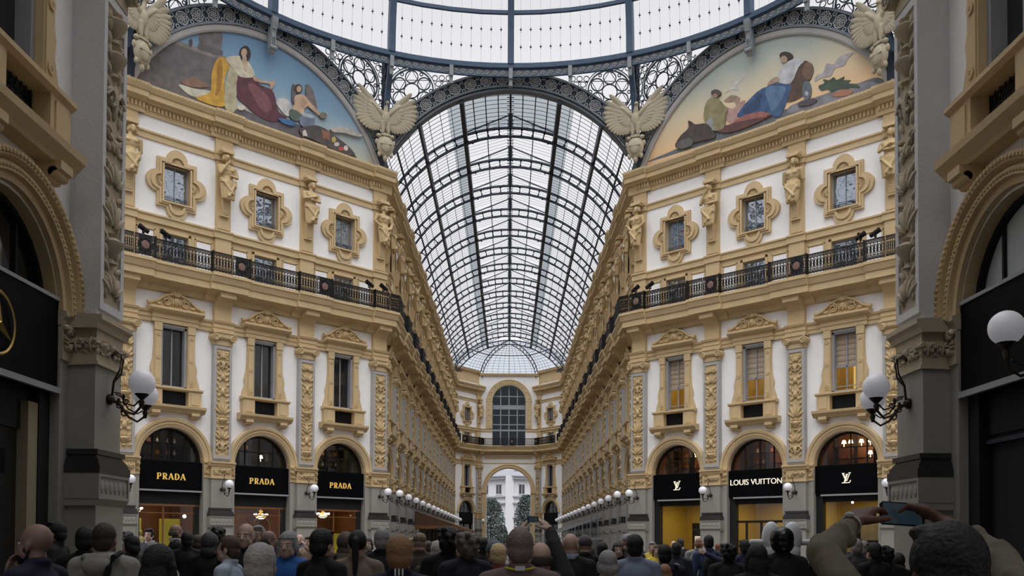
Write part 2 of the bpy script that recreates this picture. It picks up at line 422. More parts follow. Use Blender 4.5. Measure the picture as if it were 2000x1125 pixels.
    return [('shaft', shm), ('base_moulding', bam, 'dark marble base moulding'), ('plinth_panel', plm), ('impost_capital', cam, None, [('carving', rrm)]),
            ('relief_panel', pnm, 'ochre carved relief panel'), ('ionic_capital', iom), ('upper_strip', upm)]

def tall_window_parts(pane_mat=PANE, blind=False):
    s = MB(); w = .65
    for sx in (-1, 1):
        x = sx*.83
        s.box(x-.17, x+.17, -.16, .3, 8.95, 12.02); s.box(x-.13, x+.13, -.19, -.16, 9.1, 11.5)
        for z in (9.3, 10.35, 11.45): s.ring(x, z, .04, .1, -.22, -.16, 12); s.ball((x, -.19, z), .04, 6, 0, 4)
        s.box(x-.19, x+.19, -.2, .1, 11.62, 12.02)
        s.prism([(sx*1.0, 11.0), (sx*1.05, 10.3), (sx*1.16, 9.9), (sx*1.12, 9.6), (sx*1.26, 9.2), (sx*1.3, 8.95), (sx*1.0, 8.95)], -.12, 0)
    # apron
    for sx in (-1, 1):
        s.box(sx*.98-.33, sx*.98+.33, -.3, .1, 8.1, 8.85); s.box(sx*.98-.2, sx*.98+.2, -.33, -.3, 8.2, 8.76)
    s.profx([(.2,8.82),(-.3,8.82),(-.38,8.88),(-.38,8.96),(.2,9.0)], -1.38, 1.38)
    s.profx([(.2,7.78),(-.3,7.78),(-.34,7.84),(-.48,7.98),(-.5,8.1),(.2,8.12)], -1.5, 1.5)
    for sx in (-1, 1):
        s.profx([(0,7.5),(-.2,7.5),(-.3,7.62),(-.42,7.66),(-.42,7.8),(0,7.8)], sx*.98-.2, sx*.98+.2)
        s.lathe([(.01,-.2),(.08,-.2),(.08,.2),(.01,.2)], (sx*.98, -.28, 7.62), 10, 0, 'x')
    # entablature
    s.profx([(.2,12.0),(-.2,12.0),(-.2,12.2),(-.24,12.22),(-.24,12.42),(-.3,12.44),(-.42,12.54),(-.46,12.64),(-.46,12.7),(.2,12.74)], -1.16, 1.16)
    s.profx([(.2,12.48),(-.4,12.5),(-.5,12.6),(-.5,12.7),(.2,12.74)], -1.36, 1.36)
    sm = fixn(s.mesh('surround', [OCH]))
    p = MB()                                                # swan-neck pediment with mask
    for sx in (-1, 1):
        p.prism([(0,12.72),(sx*1.3,12.72),(sx*1.3,12.84),(sx*.95,12.95),(sx*.7,13.15),(sx*.45,13.32),(sx*.2,13.36),(0,13.36)], -.2, -.02)
        p.tube([(sx*1.34,-.26,12.84),(sx*1.0,-.26,12.95),(sx*.74,-.26,13.16),(sx*.45,-.26,13.34),(sx*.22,-.26,13.38)], .065, 6)
        p.lathe([(.01,-.1),(.09,-.1),(.11,0),(.09,.1),(.01,.1)], (sx*1.32, -.24, 12.86), 8, 0, 'x')
        pts = []
        for i in range(18):
            t = i/17; a = PI*.5-sx*-1*t*3.4*PI; rr = .23*(1-.75*t); pts.append((sx*.47+rr*math.cos(a), -.27, 13.03+rr*math.sin(a)))
        p.tube(pts, .05, 5)
        p.ball((sx*.85, -.24, 12.88), (.14, .07, .08), 8, 0, 4)
    p.ball((0, -.24, 13.05), (.15, .13, .2), 10, 0, 7); p.ball((0, -.38, 13.02), (.03, .04, .06), 6, 0, 4)
    for i in range(5):
        a = (i-2)*.45; p.ball((math.sin(a)*.2, -.26, 13.3+math.cos(a)*.17), (.075, .08, .18), 6, 0, 5, Matrix.Rotation(a, 3, 'Y'))
    for sx in (-1, 1): p.ball((sx*.17, -.24, 13.0), (.06, .07, .16), 6, 0, 5); p.ball((sx*.055, -.35, 13.09), (.025, .02, .02), 6, 0, 4)
    p.ball((0, -.34, 12.93), (.05, .03, .02), 6, 0, 4)
    pm = fixn(p.mesh('pediment', [OCHR], 40))
    f = MB()
    for (x0, x1, z0, z1) in ((-.65,-.54,9.0,11.9),(.54,.65,9.0,11.9),(-.65,.65,11.8,11.9),(-.65,.65,9.0,9.06)): f.box(x0, x1, -.02, .3, z0, z1)
    f.box(-.03, .03, .2, .26, 9.06, 11.8)
    if blind: f.box(-.54, .54, .2, .26, 10.18, 10.26); f.box(-.54, .54, .16, .2, 9.24, 9.28)
    fm = f.mesh('frame', [FRM])
    g = MB(); g.box(-.54, .54, .24, .25, 9.06, 11.8); gm = g.mesh('pane', [SHOPG if blind else pane_mat])
    a = MB(); a.box(-.65, .65, .02, .06, 8.1, 8.9)
    n = 9
    for i in range(n):
        x = -.58+1.16*i/(n-1)
        a.tube([(x, -.02, 8.12), (x, -.02, 8.88)], .012, 4)
        if i < n-1:
            a.ring(x+.072, 8.3, .045, .06, -.03, -.01, 10); a.ring(x+.072, 8.5, .05, .065, -.03, -.01, 10); a.ring(x+.072, 8.7, .045, .06, -.03, -.01, 10)
    am = a.mesh('apron_grille', [IRON])
    out = [('surround', sm), ('pediment', pm), ('frame', fm, 'grey frame'), ('pane', gm), ('apron_grille', am, 'black iron apron grille')]
    if blind:
        bl = MB()
        for i in range(6):
            z0 = 10.2+i*.27
            bl.profx([(.3,z0),(.27,z0+.04),(.26,z0+.13),(.27,z0+.22),(.3,z0+.27),(.34,z0+.27),(.34,z0)], -.54, .54)
        out.append(('blind', fixn(bl.mesh('blind', [BLIND])), 'cream roman blind half lowered'))
    return out

def lobed_outline(a, r, h=None, n=10):
    """square with a half round lobe on every side (half sizes a, h; lobe radius r)"""
    h = h or a; pts = []
    def lobe(cx, cz, a0):
        return [(cx+r*math.cos(R_(a0+180*i/n)), cz+r*math.sin(R_(a0+180*i/n))) for i in range(n+1)]
    pts += [(a, -h)]+lobe(a, 0, -90)+[(a, h)]+lobe(0, h, 0)+[(-a, h)]+lobe(-a, 0, 90)+[(-a, -h)]+lobe(0, -h, 180)
    return pts
def attic_window_parts():
    s = MB(); cz = 18.76
    def band(o, i, y0, y1):
        n = len(o); vs = [(x, y0, cz+z) for x, z in o]+[(x, y0, cz+z) for x, z in i]+[(x, y1, cz+z) for x, z in o]+[(x, y1, cz+z) for x, z in i]
        fs = []
        for k in range(n):
            j = (k+1) % n; fs += [(k, j, n+j, n+k), (k, 2*n+k, 2*n+j, j), (n+k, n+j, 3*n+j, 3*n+k)]
        s.add(vs, fs)
    o1, o2, o3 = lobed_outline(.99, .52, 1.17), lobed_outline(.89, .42, 1.06), lobed_outline(.79, .33, .95)
    band(o1, o2, -.14, 0); band(o2, o3, -.2, 0)
    rect = []
    for x, z in o3: rect.append((max(-.65, min(.65, x)), max(-.9, min(.9, z))))
    band(o3, rect, -.1, 0)
    s.prism([(-.78,cz-.98),(.78,cz-.98),(.78,cz-.9),(-.78,cz-.9)], -.24, 0)
    for x0, x1, z0, z1 in ((-.74,-.65,-.9,.98),(.65,.74,-.9,.98),(-.74,.74,.9,.99)): s.box(x0, x1, -.18, .05, cz+z0, cz+z1)
    for (cx, cc, a0) in ((0, .96, 0), (.76, 0, -90), (-.76, 0, 90)):
        for i in range(7):
            a = R_(a0+15+25*i); s.ball((cx+.16*math.cos(a), -.13, cz+cc+.16*math.sin(a)), (.12, .04, .03), 6, 0, 4, Matrix.Rotation(-a, 3, 'Y'))
    s.arch(0, cz-1.18, [(.2,-.13),(.3,-.13),(.3,-.08),(.2,-.08)], 190, 350, 12)
    sm = fixn(s.mesh('surround', [OCH], 35))
    f = MB(); f.box(-.02, .02, .14, .19, cz-.9, cz+.9); f.box(-.65, -.6, .12, .2, cz-.9, cz+.9); f.box(.6, .65, .12, .2, cz-.9, cz+.9)
    for z in (-.78, -.68, -.58): f.box(-.62, .62, .08, .1, cz+z, cz+z+.015, 1)
    g = MB(); g.box(-.65, .65, .18, .19, cz-.9, cz+.9)
    return [('surround', sm), ('frame', f.mesh('frame', [FRM, IRON])), ('pane', g.mesh('pane', [PANEM]))]
def small_window_parts():
    f = MB(); f.box(-.02, .02, .14, .19, 14.72, 16.35)
    for x0, x1 in ((-.65,-.6),(.6,.65)): f.box(x0, x1, .12, .2, 14.72, 16.35)
    f.box(-.6, .6, .12, .2, 16.28, 16.35)
    g = MB(); g.box(-.65, .65, .18, .19, 14.72, 16.35)
    return [('frame', f.mesh('frame', [FRM])), ('pane', g.mesh('pane', [PANEM]))]

def archivolt_mesh():
    b = MB()
    b.arch(0, 5.5, [(1.6,.1),(1.6,-.08),(1.68,-.1),(1.74,-.14),(1.84,-.12),(1.86,-.18),(1.98,-.2),(2.03,-.14),(2.05,-.02),(2.05,.02)], 0, 180, 28)
    return fixn(b.mesh('archivolt', [OCH], 35))
def archivolt_rich():
    b = MB()
    b.arch(0, 5.5, [(1.6,.1),(1.6,-.1),(1.7,-.12),(1.72,-.2),(1.84,-.2),(1.88,-.14),(1.92,-.26),(2.03,-.28),(2.07,-.2),(2.07,.02)], 0, 180, 40)
    for i in range(60):
        a = R_(180*(i+.5)/60); b.ball((1.78*math.cos(a), -.21, 5.5+1.78*math.sin(a)), (.03, .03, .03), 6, 0, 4)
        a = R_(180*(i+.5)/60); b.ball((1.98*math.cos(a), -.28, 5.5+1.98*math.sin(a)), (.05, .03, .035), 6, 0, 4, Matrix.Rotation(-a, 3, 'Y'))
    return fixn(b.mesh('archivolt', [OCH], 35))

# railing of one bay; follows the ledge
def railing_parts(kind='oval'):
    b = MB(); W2 = 4.85/2-.03; segs = [(-W2, -P/2+1.0, -1.1), (-P/2+1.0, P/2-1.0, -.95), (P/2-1.0, W2, -1.1)]
    if kind == 'corner': segs = [(-.5, .5, -1.1)]
    z0, z1 = 14.72, 15.68
    for x0, x1, y in segs:
        b.box(x0, x1, y-.035, y+.035, z1-.05, z1); b.box(x0, x1, y-.03, y+.03, z0+.03, z0+.08); b.box(x0, x1, y-.02, y+.02, z0+.2, z0+.23); b.box(x0, x1, y-.02, y+.02, z1-.2, z1-.17)
        n = max(3, round((x1-x0)/.165)); 
        for i in range(n+1):
            x = x0+(x1-x0)*i/n; b.box(x-.016, x+.016, y-.016, y+.016, z0, z1)
            b.ball((x, y, z0+.33), (.026, .02, .04), 5, 0, 4); b.ball((x, y, z1-.3), (.026, .02, .04), 5, 0, 4)
            if i < n:
                xm = x+(x1-x0)/n/2
                b.ring(xm, z0+.13, .02, .05, y-.015, y+.015, 8); b.ring(xm, z1-.11, .02, .05, y-.015, y+.015, 8); b.ring(xm, (z0+z1)/2, .0, .022, y-.01, y+.01, 6)
                vs = [(xm+.05*math.cos(q*PI/5), y, (z0+z1)/2+.21*math.sin(q*PI/5)) for q in range(10)]
                b.tube(vs, .018, 4, closed=True)
    for x, y0, y1 in ((-P/2+1.0, -1.1, -.95), (P/2-1.0, -1.1, -.95)) if kind != 'corner' else (): b.box(x-.03, x+.03, y0-.03, y1+.03, z0, z1+.04)
    if kind == 'corner': return [('balusters', b.mesh('balusters', [IRON]))]
    m = MB()
    for x in (-P/2+.5,):
        m.box(x-.3, x+.3, -1.125, -1.075, z0+.08, z1-.05); m.lathe([(.01,-.04),(.17,-.03),(.2,.0),(.01,.01)], (x, -1.13, (z0+z1)/2), 16, 1, 'y')
        for k in range(8):
            a = k*PI/4; m.ring(x+.24*math.cos(a), (z0+z1)/2+.3*math.sin(a), .03, .05, -1.15, -1.12, 8)
    return [('balusters', b.mesh('balusters', [IRON])), ('medallion_panel', fixn(m.mesh('medallion_panel', [IRON, MEDAL])), 'dark iron panel with a stone medallion')]
MEDAL = mat('medallion_stone', lin(120, 92, 82), .7)
# ------------------------------------------------------------------ shared meshes
M_PL = plaster_bay()
M_ARV = archivolt_mesh(); M_ARR = archivolt_rich()
PILS = [pilaster_parts(.25, s) for s in (1, 5)]
PIL_DEEP = pilaster_parts(.5, 3)
TALL = tall_window_parts(); TALLB = tall_window_parts(blind=True)
ATT = attic_window_parts(); SMALL = small_window_parts()
RAIL = railing_parts(); RAILC = railing_parts('corner')
CORN = (-7.4, 53.1)
WN = [0]
SQ = math.sqrt(.5)
ORIG = {'left': (-12.7, 47.8), 'right': (12.7, 47.8)}     # centres of the two diagonal facades
TH = {'left': R_(45), 'right': R_(-45), 'nl': R_(90), 'nr': R_(-90)}

def wall_root(name, origin, th, label):
    return link(name, None, None, (origin[0], origin[1], 0), th, label=label, cat='wall', kind='structure')
def add_window(parts, origin, th, x, label):
    WN[0] += 1
    return make('window_%d' % WN[0], parts, wpt(origin, th, x, 0), th, label=label, cat='window', kind='structure')

# ------------------------------------------------------------------ the two diagonal facades of the octagon
names = {'left': 'wall_left_diagonal', 'right': 'wall_right_diagonal'}
WALLS = {}
for side in ('left', 'right'):
    o, th = ORIG[side], TH[side]; W = wall_root(names[side], o, th, 'ochre and white facade on the %s diagonal of the octagon' % side); WALLS[side] = W
    sg = 1 if side == 'left' else -1                     # local x of the corner towards the nave = sg*7.5
    pil = [sg*7.28, sg*2.43, -sg*2.43, -sg*7.28]
    xn, xf = sg*7.5, -sg*7.9
    x0, x1 = (xf, xn) if sg > 0 else (xn, xf)
    k0, k1 = (0, -.414) if sg > 0 else (.414, 0)
    co, de, le = wall_run(x0, x1, k0, k1, pil)
    attach(W, [('cornice', co, None, [('dentils', de)]), ('balcony_ledge', le)])
    for i in range(3):
        x = (i-1)*P; attach(W, [('plaster', M_PL), ('archivolt', M_ARV)], (x, 0, 0))
    for xx in (xn, xf):                                  # narrow plaster strips beyond the outer pilasters
        b = MB(); a0, a1 = sorted((xx, math.copysign(1.5*P, xx))); b.box(a0, a1, 0, .3, 0, 23.2); attach(W, [('plaster', b.mesh('plaster', [OCH]))])
    for i, xp in enumerate(pil): 
        attach(W, [], ())  if False else None
        r = xp
        for p in PILS[i % 2]:
            c = link(p[0], p[1], W, (r, 0, 0))
            if len(p) > 2 and p[2]: c['label'] = p[2]
            if len(p) > 3:
                for q in p[3]: link(q[0], q[1], c)
    for i in range(3):
        x = (i-1)*P; pos = ['far bay by the nave corner', 'middle bay', 'near bay by the big pier'][::sg and (1 if sg < 0 else -1)][i]
        add_window(TALL if side == 'left' else TALLB, o, th, x, 'tall window on the %s diagonal facade, %s' % (side, pos))
        add_window(ATT, o, th, x, 'lobed attic window on the %s diagonal facade, %s' % (side, pos))
        add_window(SMALL, o, th, x, 'small window behind the balcony, %s diagonal facade, %s' % (side, pos))
        make('balcony_railing', RAIL, wpt(o, th, x, 0), th, label='black iron balcony railing on the %s diagonal facade, %s' % (side, pos), cat='railing', group='balcony railings of the octagon')

for side, sg in (('left', 1), ('right', -1)):
    o, th = ORIG[side], TH[side]
    r = make('balcony_railing', RAILC, wpt(o, th, sg*7.66, 0), th, label='short corner railing between the %s facade and the nave balcony' % side, cat='railing'); r.scale = (.62, 1, 1)
    r = make('balcony_railing', RAILC, wpt(o, th, -sg*7.62, 0), th, label='short railing end beside the big %s pier' % side, cat='railing'); r.scale = (.6, 1, 1)
    r = make('balcony_railing', RAILC, (-7.4 if sg > 0 else 7.4, 53.25, 0), TH['nl'] if sg > 0 else TH['nr'], label='short first railing piece on the %s nave balcony' % side, cat='railing'); r.scale = (.75, 1, 1)

# ------------------------------------------------------------------ nave walls, fourteen bays
NAVE0, NPIT, NB = 53.1, 4.85, 14
PY = [53.8+NPIT*k for k in range(NB+1)]
for side, sgn in (('left', -1), ('right', 1)):
    th = TH['nl'] if sgn < 0 else TH['nr']
    o = (sgn*7.4, 0)
    W = wall_root('wall_%s_nave' % side, o, th, 'ochre and white facade along the %s side of the nave' % side); WALLS['n'+side] = W
    lx = lambda Y: Y if sgn < 0 else -Y
    pil = [lx(Y) for Y in PY]
    a, e = lx(53.1), lx(122.5)
    if sgn < 0: co, de, le = wall_run(a, e, .414, .306, pil)
    else: co, de, le = wall_run(e, a, -.306, -.414, pil)
    attach(W, [('cornice', co, None, [('dentils', de)]), ('balcony_ledge', le)])
    b = MB(); xs = sorted((a, lx(53.8))); b.box(xs[0], xs[1], 0, .3, 0, 23.2); attach(W, [('plaster', b.mesh('plaster', [OCH]))])
    b = MB(); xs = sorted((lx(121.7), lx(122.5))); b.box(xs[0], xs[1], 0, .3, 0, 23.2); attach(W, [('plaster', b.mesh('plaster', [OCH]))])
    for k in range(NB+1):
        for p in PILS[k % 2]:
            c = link(p[0], p[1], W, (lx(PY[k]), 0, 0))
            if len(p) > 3:
                for q in p[3]: link(q[0], q[1], c)
    for k in range(NB):
        x = lx(PY[k]+NPIT/2); attach(W, [('plaster', M_PL), ('archivolt', M_ARV)], (x, 0, 0))
        L = 'in the %s bay of the %s nave wall' % (ORD[k], side)
        add_window(TALL, o, th, x, 'tall window '+L); add_window(ATT, o, th, x, 'lobed attic window '+L); add_window(SMALL, o, th, x, 'small balcony window '+L)
        make('balcony_railing', RAIL, wpt(o, th, x, 0), th, label='black iron balcony railing '+L, cat='railing', group='balcony railings of the nave')

# ------------------------------------------------------------------ the near piers and arches, left and right of the viewer
for side, sgn in (('left', -1), ('right', 1)):
    th = TH['nl'] if sgn < 0 else TH['nr']
    o = (sgn*7.6, 0); lx = lambda Y: Y if sgn < 0 else -Y
    W = wall_root('wall_%s_near' % side, o, th, 'shaded near wall with a deep carved pier on the %s' % side)
    ys = [16.33-NPIT*k for k in range(6)]
    for k, Y in enumerate(ys[:5]):
        for p in (PIL_DEEP if k < 3 else PILS[0]):
            c = link(p[0], p[1], W, (lx(Y), 0, 0))
            if len(p) > 3:
                for q in p[3]: link(q[0], q[1], c)
    for k in range(4):
        x = lx(ys[k]-NPIT/2); attach(W, [('plaster', M_PL), ('archivolt', M_ARR)], (x, 0, 0))
    for k in range(3):
        x = lx(ys[k]-NPIT/2); L = 'above the %s arch of the near %s wall' % (ORD[k], side)
        add_window(TALL, o, th, x, 'tall window '+L)
    xs = sorted((lx(-3.1), lx(16.9)))
    b = MB(); b.box(xs[0], xs[1], 0, .5, 23.0, 25.5); b.box(*(sorted((lx(16.7), lx(16.95)))), 0, 1.2, 0, 25.5); attach(W, [('plaster', b.mesh('plaster', [STU]))])
    pr = LEDGE; b = MB(); b.profx(pr, xs[0], xs[1]); attach(W, [('balcony_ledge', fixn(b.mesh('balcony_ledge', [OCH])))])
    # transept end and return walls beyond the octagon, seen only in reflections
    T = wall_root('wall_%s_transept' % side, (sgn*30, 35.1), th, 'far wall of the %s transept' % side)
    for k in (-1, 0, 1): attach(T, [('plaster', M_PL)], (k*P, 0, 0))
    b = MB(); b.box(-14, -7.2, 0, .3, 0, 23.2); b.box(7.2, 14, 0, .3, 0, 23.2); attach(T, [('plaster', b.mesh('plaster', [OCH]))])
    b = MB()
    for yy in (-7.2, 7.2):
        b.box(-.2, .2, 0, 12, 0, 23.2)
    for nm, yc, t2 in (('north', 42.4, 0), ('south', 27.8, PI)):
        T2 = wall_root('wall_%s_transept_%s' % (side, nm), (sgn*24, yc), t2 if nm == 'north' else PI, 'side wall of the %s transept' % side)
        for k in (-1, 0): attach(T2, [('plaster', M_PL)], ((k+.5)*P, 0, 0))
        b = MB(); b.box(-5.9, -4.86, 0, .3, 0, 23.2); b.box(4.86, 5.9, 0, .3, 0, 23.2); attach(T2, [('plaster', b.mesh('plaster', [STU]))])
    # near diagonal facades (behind the viewer's piers)
    D = wall_root('wall_%s_rear_diagonal' % side, (sgn*12.7, 22.4), PI+(R_(-45) if sgn < 0 else R_(45)), 'rear %s diagonal facade of the octagon' % side)
    for k in (-1, 0, 1): attach(D, [('plaster', M_PL)], (k*P, 0, 0))
b = MB(); b.box(-8, 8, 0, .4, 0, 25.5); bw = wall_root('wall_rear', (0, -3.4), 0, 'rear wall of the near arm'); attach(bw, [('plaster', b.mesh('plaster', [STU]))])
cl = link('ceiling_near', None, label='shaded roof of the near arm', cat='ceiling', kind='structure')
b = MB()
for i in range(20):
    a0, a1 = PI*i/20, PI*(i+1)/20; b.add([(8*math.cos(a0),-3.4,23.2+8*math.sin(a0)),(8*math.cos(a1),-3.4,23.2+8*math.sin(a1)),(8*math.cos(a1),16.9,23.2+8*math.sin(a1)),(8*math.cos(a0),16.9,23.2+8*math.sin(a0))], [(0,1,2,3)])
g = MB()
for Y in (16.3, 11.5, 6.6, 1.8, -3.0): g.arch(0, 23.2, [(7.6,Y-.1),(8.0,Y-.1),(8.0,Y+.1),(7.6,Y+.1)], 0, 180, 30)
attach(cl, [('panes', b.mesh('panes', [GLZN])), ('ribs', fixn(g.mesh('ribs', [BLUED])))])

# ------------------------------------------------------------------ floor
def floor_mat():
    m = mat('mosaic_floor', lin(120, 108, 96), .45, spec=.3); nt = m.node_tree; n = nt.nodes; l = nt.links; b = n['Principled BSDF']
    tc = n.new('ShaderNodeTexCoord'); ch = n.new('ShaderNodeTexChecker'); ch.inputs['Scale'].default_value = .45
    ch.inputs[1].default_value = lin(96, 88, 80); ch.inputs[2].default_value = lin(58, 50, 46)
    l.new(tc.outputs['Object'], ch.inputs[0]); l.new(ch.outputs[0], b.inputs['Base Color']); return m
FLR = floor_mat()
b = MB(); b.box(-60, 60, -6, 320, -.3, 0)
link('floor', b.mesh('floor', [FLR]), label='polished mosaic floor of the arcade under the crowd', cat='floor', kind='structure')

# ------------------------------------------------------------------ end wall of the nave
E = wall_root('wall_end', (0, 127.5), 0, 'end wall of the nave with a big arched window over the exit arch')
b = MB()
def archwall(b, hw, r, sp, z0, z1, y, t=.6, m=0, n=24):
    q = lambda x0, x1, a, c: b.add([(x0,y,a),(x1,y,a),(x1,y,c),(x0,y,c)], [(0,1,2,3)], m)
    q(-hw, -r, z0, z1); q(r, hw, z0, z1)
    for i in range(n):
        a0, a1 = PI-PI*i/n, PI-PI*(i+1)/n; xa, xb = r*math.cos(a0), r*math.cos(a1); za, zb = sp+r*math.sin(a0), sp+r*math.sin(a1)
        b.add([(xa,y,za),(xb,y,zb),(xb,y,z1),(xa,y,z1)], [(0,1,2,3)], m)
        b.add([(xa,y,za),(xb,y,zb),(xb,y+t,zb),(xa,y+t,za)], [(0,1,2,3)], m)
    for s in (-1, 1): b.add([(s*r,y,z0),(s*r,y+t,z0),(s*r,y+t,sp),(s*r,y,sp)], [(0,1,2,3)], m)
archwall(b, 4.05, 3.05, 8.6, 0, 13.4, 0, 1.5); archwall(b, 4.05, 2.3, 20.8, 14.7, 24.7, 0, .5)
b.box(-4.05, 4.05, 0, .5, 13.4, 14.7)
attach(E, [('plaster', fixn(b.mesh('plaster', [STU])))])
b = MB(); b.arch(0, 8.6, [(3.05,1.5),(3.05,-.15),(3.2,-.2),(3.35,-.15),(3.5,-.22),(3.65,-.1),(3.65,0)], 0, 180, 30)
b.arch(0, 20.8, [(2.3,.3),(2.3,-.15),(2.4,-.2),(2.9,-.15),(3.05,-.22),(3.15,-.1),(3.15,0)], 0, 180, 30)
for s in (-1, 1):
    b.box(s*2.72-.42, s*2.72+.42, -.15, .3, 17.1, 20.8); b.box(s*3.35-.3, s*3.35+.3, -.15, .1, 0, 8.6); b.box(s*3.4-.38, s*3.4+.38, -.25, .1, 8.2, 8.6)
    for k in range(5): b.ball((s*2.72, -.16, 17.5+k*.75), (.12, .05, .12), 8, 0, 4)
for i in range(9):
    a = R_(20*i+10); b.ball((2.72*math.cos(a), -.18, 20.8+2.72*math.sin(a)), (.12, .06, .12), 8, 0, 4)
b.box(-3.3, 3.3, -.06, .1, 12.95, 13.3); b.box(-3.6, 3.6, -.06, .1, 12.3, 12.4)
attach(E, [('archivolt', fixn(b.mesh('archivolt', [OCH], 35)))])
b = MB(); b.profx(LEDGE, -4, 4, .306, -.306)
b.profx([(0,16.7),(-.10,16.7),(-.10,17.0),(-.16,17.06),(0,17.1)], -4, -2.3); b.profx([(0,16.7),(-.10,16.7),(-.10,17.0),(-.16,17.06),(0,17.1)], 2.3, 4)
b.profx([(0,24.4),(-.2,24.4),(-.3,24.7),(.3,24.75)], -4.1, 4.1)
attach(E, [('balcony_ledge', fixn(b.mesh('balcony_ledge', [OCH])))])
for s in (-1, 1):
    b = MB(); b.box(s*3.5-.45, s*3.5+.45, -.02, .05, 5, 5.6)
f = MB(); 
for x in (-2.3, -1.15, 0, 1.15, 2.3):
    f.box(x-.07, x+.07, .3, .42, 14.72, 20.8 if abs(x) > 2 else 20.8+math.sqrt(2.3**2-x*x))
for z, t in ((16.9, .12), (17.7, .07), (20.1, .3), (21.6, .07), (19.0, .05)): f.box(-2.3, 2.3, .28, .42, z-t, z+t)
g = MB(); g.prism([(-2.3, 14.7)]+[(2.3*math.cos(PI*i/20)*1, 20.8+2.3*math.sin(PI*i/20)) for i in range(21)][::1]+[(-2.3, 14.7), (2.3, 14.7)][:0]+[(-2.3, 14.7)][:0]+[], .4, .42) if False else None
g = MB(); pts = [(2.3, 14.7)]+[(2.3*math.cos(PI*i/20), 20.8+2.3*math.sin(PI*i/20)) for i in range(21)]+[(-2.3, 14.7)]
g.prism(pts, .4, .42)
WN[0] += 1
make('window_%d' % WN[0], [('frame', f.mesh('frame', [FRM])), ('pane', g.mesh('pane', [GLZW]))], (0, 127.5, 0), 0, label='big arched window of the end wall above the exit arch', cat='window', kind='structure')
b = MB()
for k in range(3):
    pass
r = make('balcony_railing', [(p[0], p[1]) for p in RAIL], (-2.0, 127.5, 0), 0, label='iron balcony railing under the big arched end window, left half', cat='railing', group='end balcony railings'); r.scale = (.82, 1, 1)
r = make('balcony_railing', [(p[0], p[1]) for p in RAIL], (2.0, 127.5, 0), 0, label='iron balcony railing under the big arched end window, right half', cat='railing', group='end balcony railings'); r.scale = (.82, 1, 1)
CH = math.hypot(3.4, 5.0); CHA = math.atan2(5.0, 3.4)
for side, sgn in (('left', -1), ('right', 1)):
    o = (sgn*5.7, 125.0); th = CHA if sgn < 0 else -CHA
    W = wall_root('wall_%s_end_chamfer' % side, o, th, 'canted %s wall beside the end arch' % side)
    a, e = -CH/2, CH/2
    k0, k1 = (-.306, .306) if sgn < 0 else (-.306, .306)
    pil = [sgn*-1*2.6] if sgn < 0 else [-2.6]
    pil = [2.62] if sgn < 0 else [-2.62]
    co, de, le = wall_run(a, e, -.306, .306, pil)
    attach(W, [('cornice', co, None, [('dentils', de)]), ('balcony_ledge', le)])
    attach(W, [('plaster', M_PL), ('archivolt', M_ARV)])
    b = MB(); b.box(a, -P/2, 0, .3, 0, 23.2); b.box(P/2, e, 0, .3, 0, 23.2); b.box(a, e, .1, .4, 23, 24.9); b.profx([(.1,24.7),(-.1,24.7),(-.2,25),(.4,25.05)], a, e)
    attach(W, [('plaster', fixn(b.mesh('plaster', [OCH])))])
    for p in PILS[0]:
        c = link(p[0], p[1], W, (pil[0], 0, 0))
        if len(p) > 3:
            for q in p[3]: link(q[0], q[1], c)
    add_window(TALL, o, th, 0, 'tall window on the canted %s end wall' % side); add_window(ATT, o, th, 0, 'lobed attic window on the canted %s end wall' % side)
    add_window(SMALL, o, th, 0, 'small balcony window on the canted %s end wall' % side)
    make('balcony_railing', RAIL, wpt(o, th, 0, 0), th, label='iron balcony railing on the canted %s end wall' % side, cat='railing', group='end balcony railings')

# ------------------------------------------------------------------ glass vault of the nave
VR, VZ = 8.9, 19.25; AMAX = 59.5
def vp(a, r=VR): return (r*math.sin(R_(a)), VZ+r*math.cos(R_(a)))
def arcbar(b, y, r, dr, dy, a0, a1, n, m=0):           # rectangular section along the vault arc; angles from the crown
    b.arch(0, VZ, [(r-dr/2,y-dy/2),(r+dr/2,y-dy/2),(r+dr/2,y+dy/2),(r-dr/2,y+dy/2)], 90-a1, 90-a0, n, m)
def vault_rib(dense=True):
    b = MB(); arcbar(b, 0, VR-.06, .12, .16, -AMAX, AMAX, 48); arcbar(b, 0, VR-.6, .12, .16, -AMAX, AMAX, 48)
    a = -57.6
    while a <= 58:
        x0, z0 = vp(a, VR-.08); x1, z1 = vp(a, VR-.6); b.tube([(x0, 0, z0), (x1, 0, z1)], .05, 4)
        # rounded corners give the openings their lozenge look
        for d in (-.32, .32):
            for rr, r2 in ((VR-.1, VR-.22), (VR-.56, VR-.44)):
                x2, z2 = vp(a+d, rr); x3, z3 = vp(a, r2); b.tube([(x2, 0, z2), (x3, 0, z3)], .05, 4)
        a += 4.8
    # gabled lantern truss over the crown
    for s in (-1, 1):
        b.tube([(0, 0, 28.95), (s*2.95, 0, 27.75)], .05, 4); b.tube([(s*1.4, 0, 28.05), (s*1.4, 0, 28.4)], .03, 4)
        for i in range(5):
            t = i/4; q = PI/2*t
            b.ball((s*(2.85-.45*(1-math.cos(q))), 0, 27.55-.45*math.sin(q)), .07, 5, 0, 4)
    b.box(-.14, .14, -.08, .08, 28.15, 29.0)
    return b.mesh('rib', [BLUED])
MRIB = vault_rib()
V = link('ceiling_nave', None, label='iron and glass barrel vault over the nave', cat='ceiling', kind='structure')
YR = [58.65+NPIT*k for k in range(NB)]
for Y in YR: link('rib', MRIB, V, (0, Y, 0))
b = MB(); Y0, Y1 = 53.3, 121.7
for a in (19.4, 38.2):
    for s in (-1, 1):
        x, z = vp(a*s, VR-.3); d = .12 if a < 20 else .075
        b.box(x-d, x+d, Y0, Y1, z-.28, z+.3)
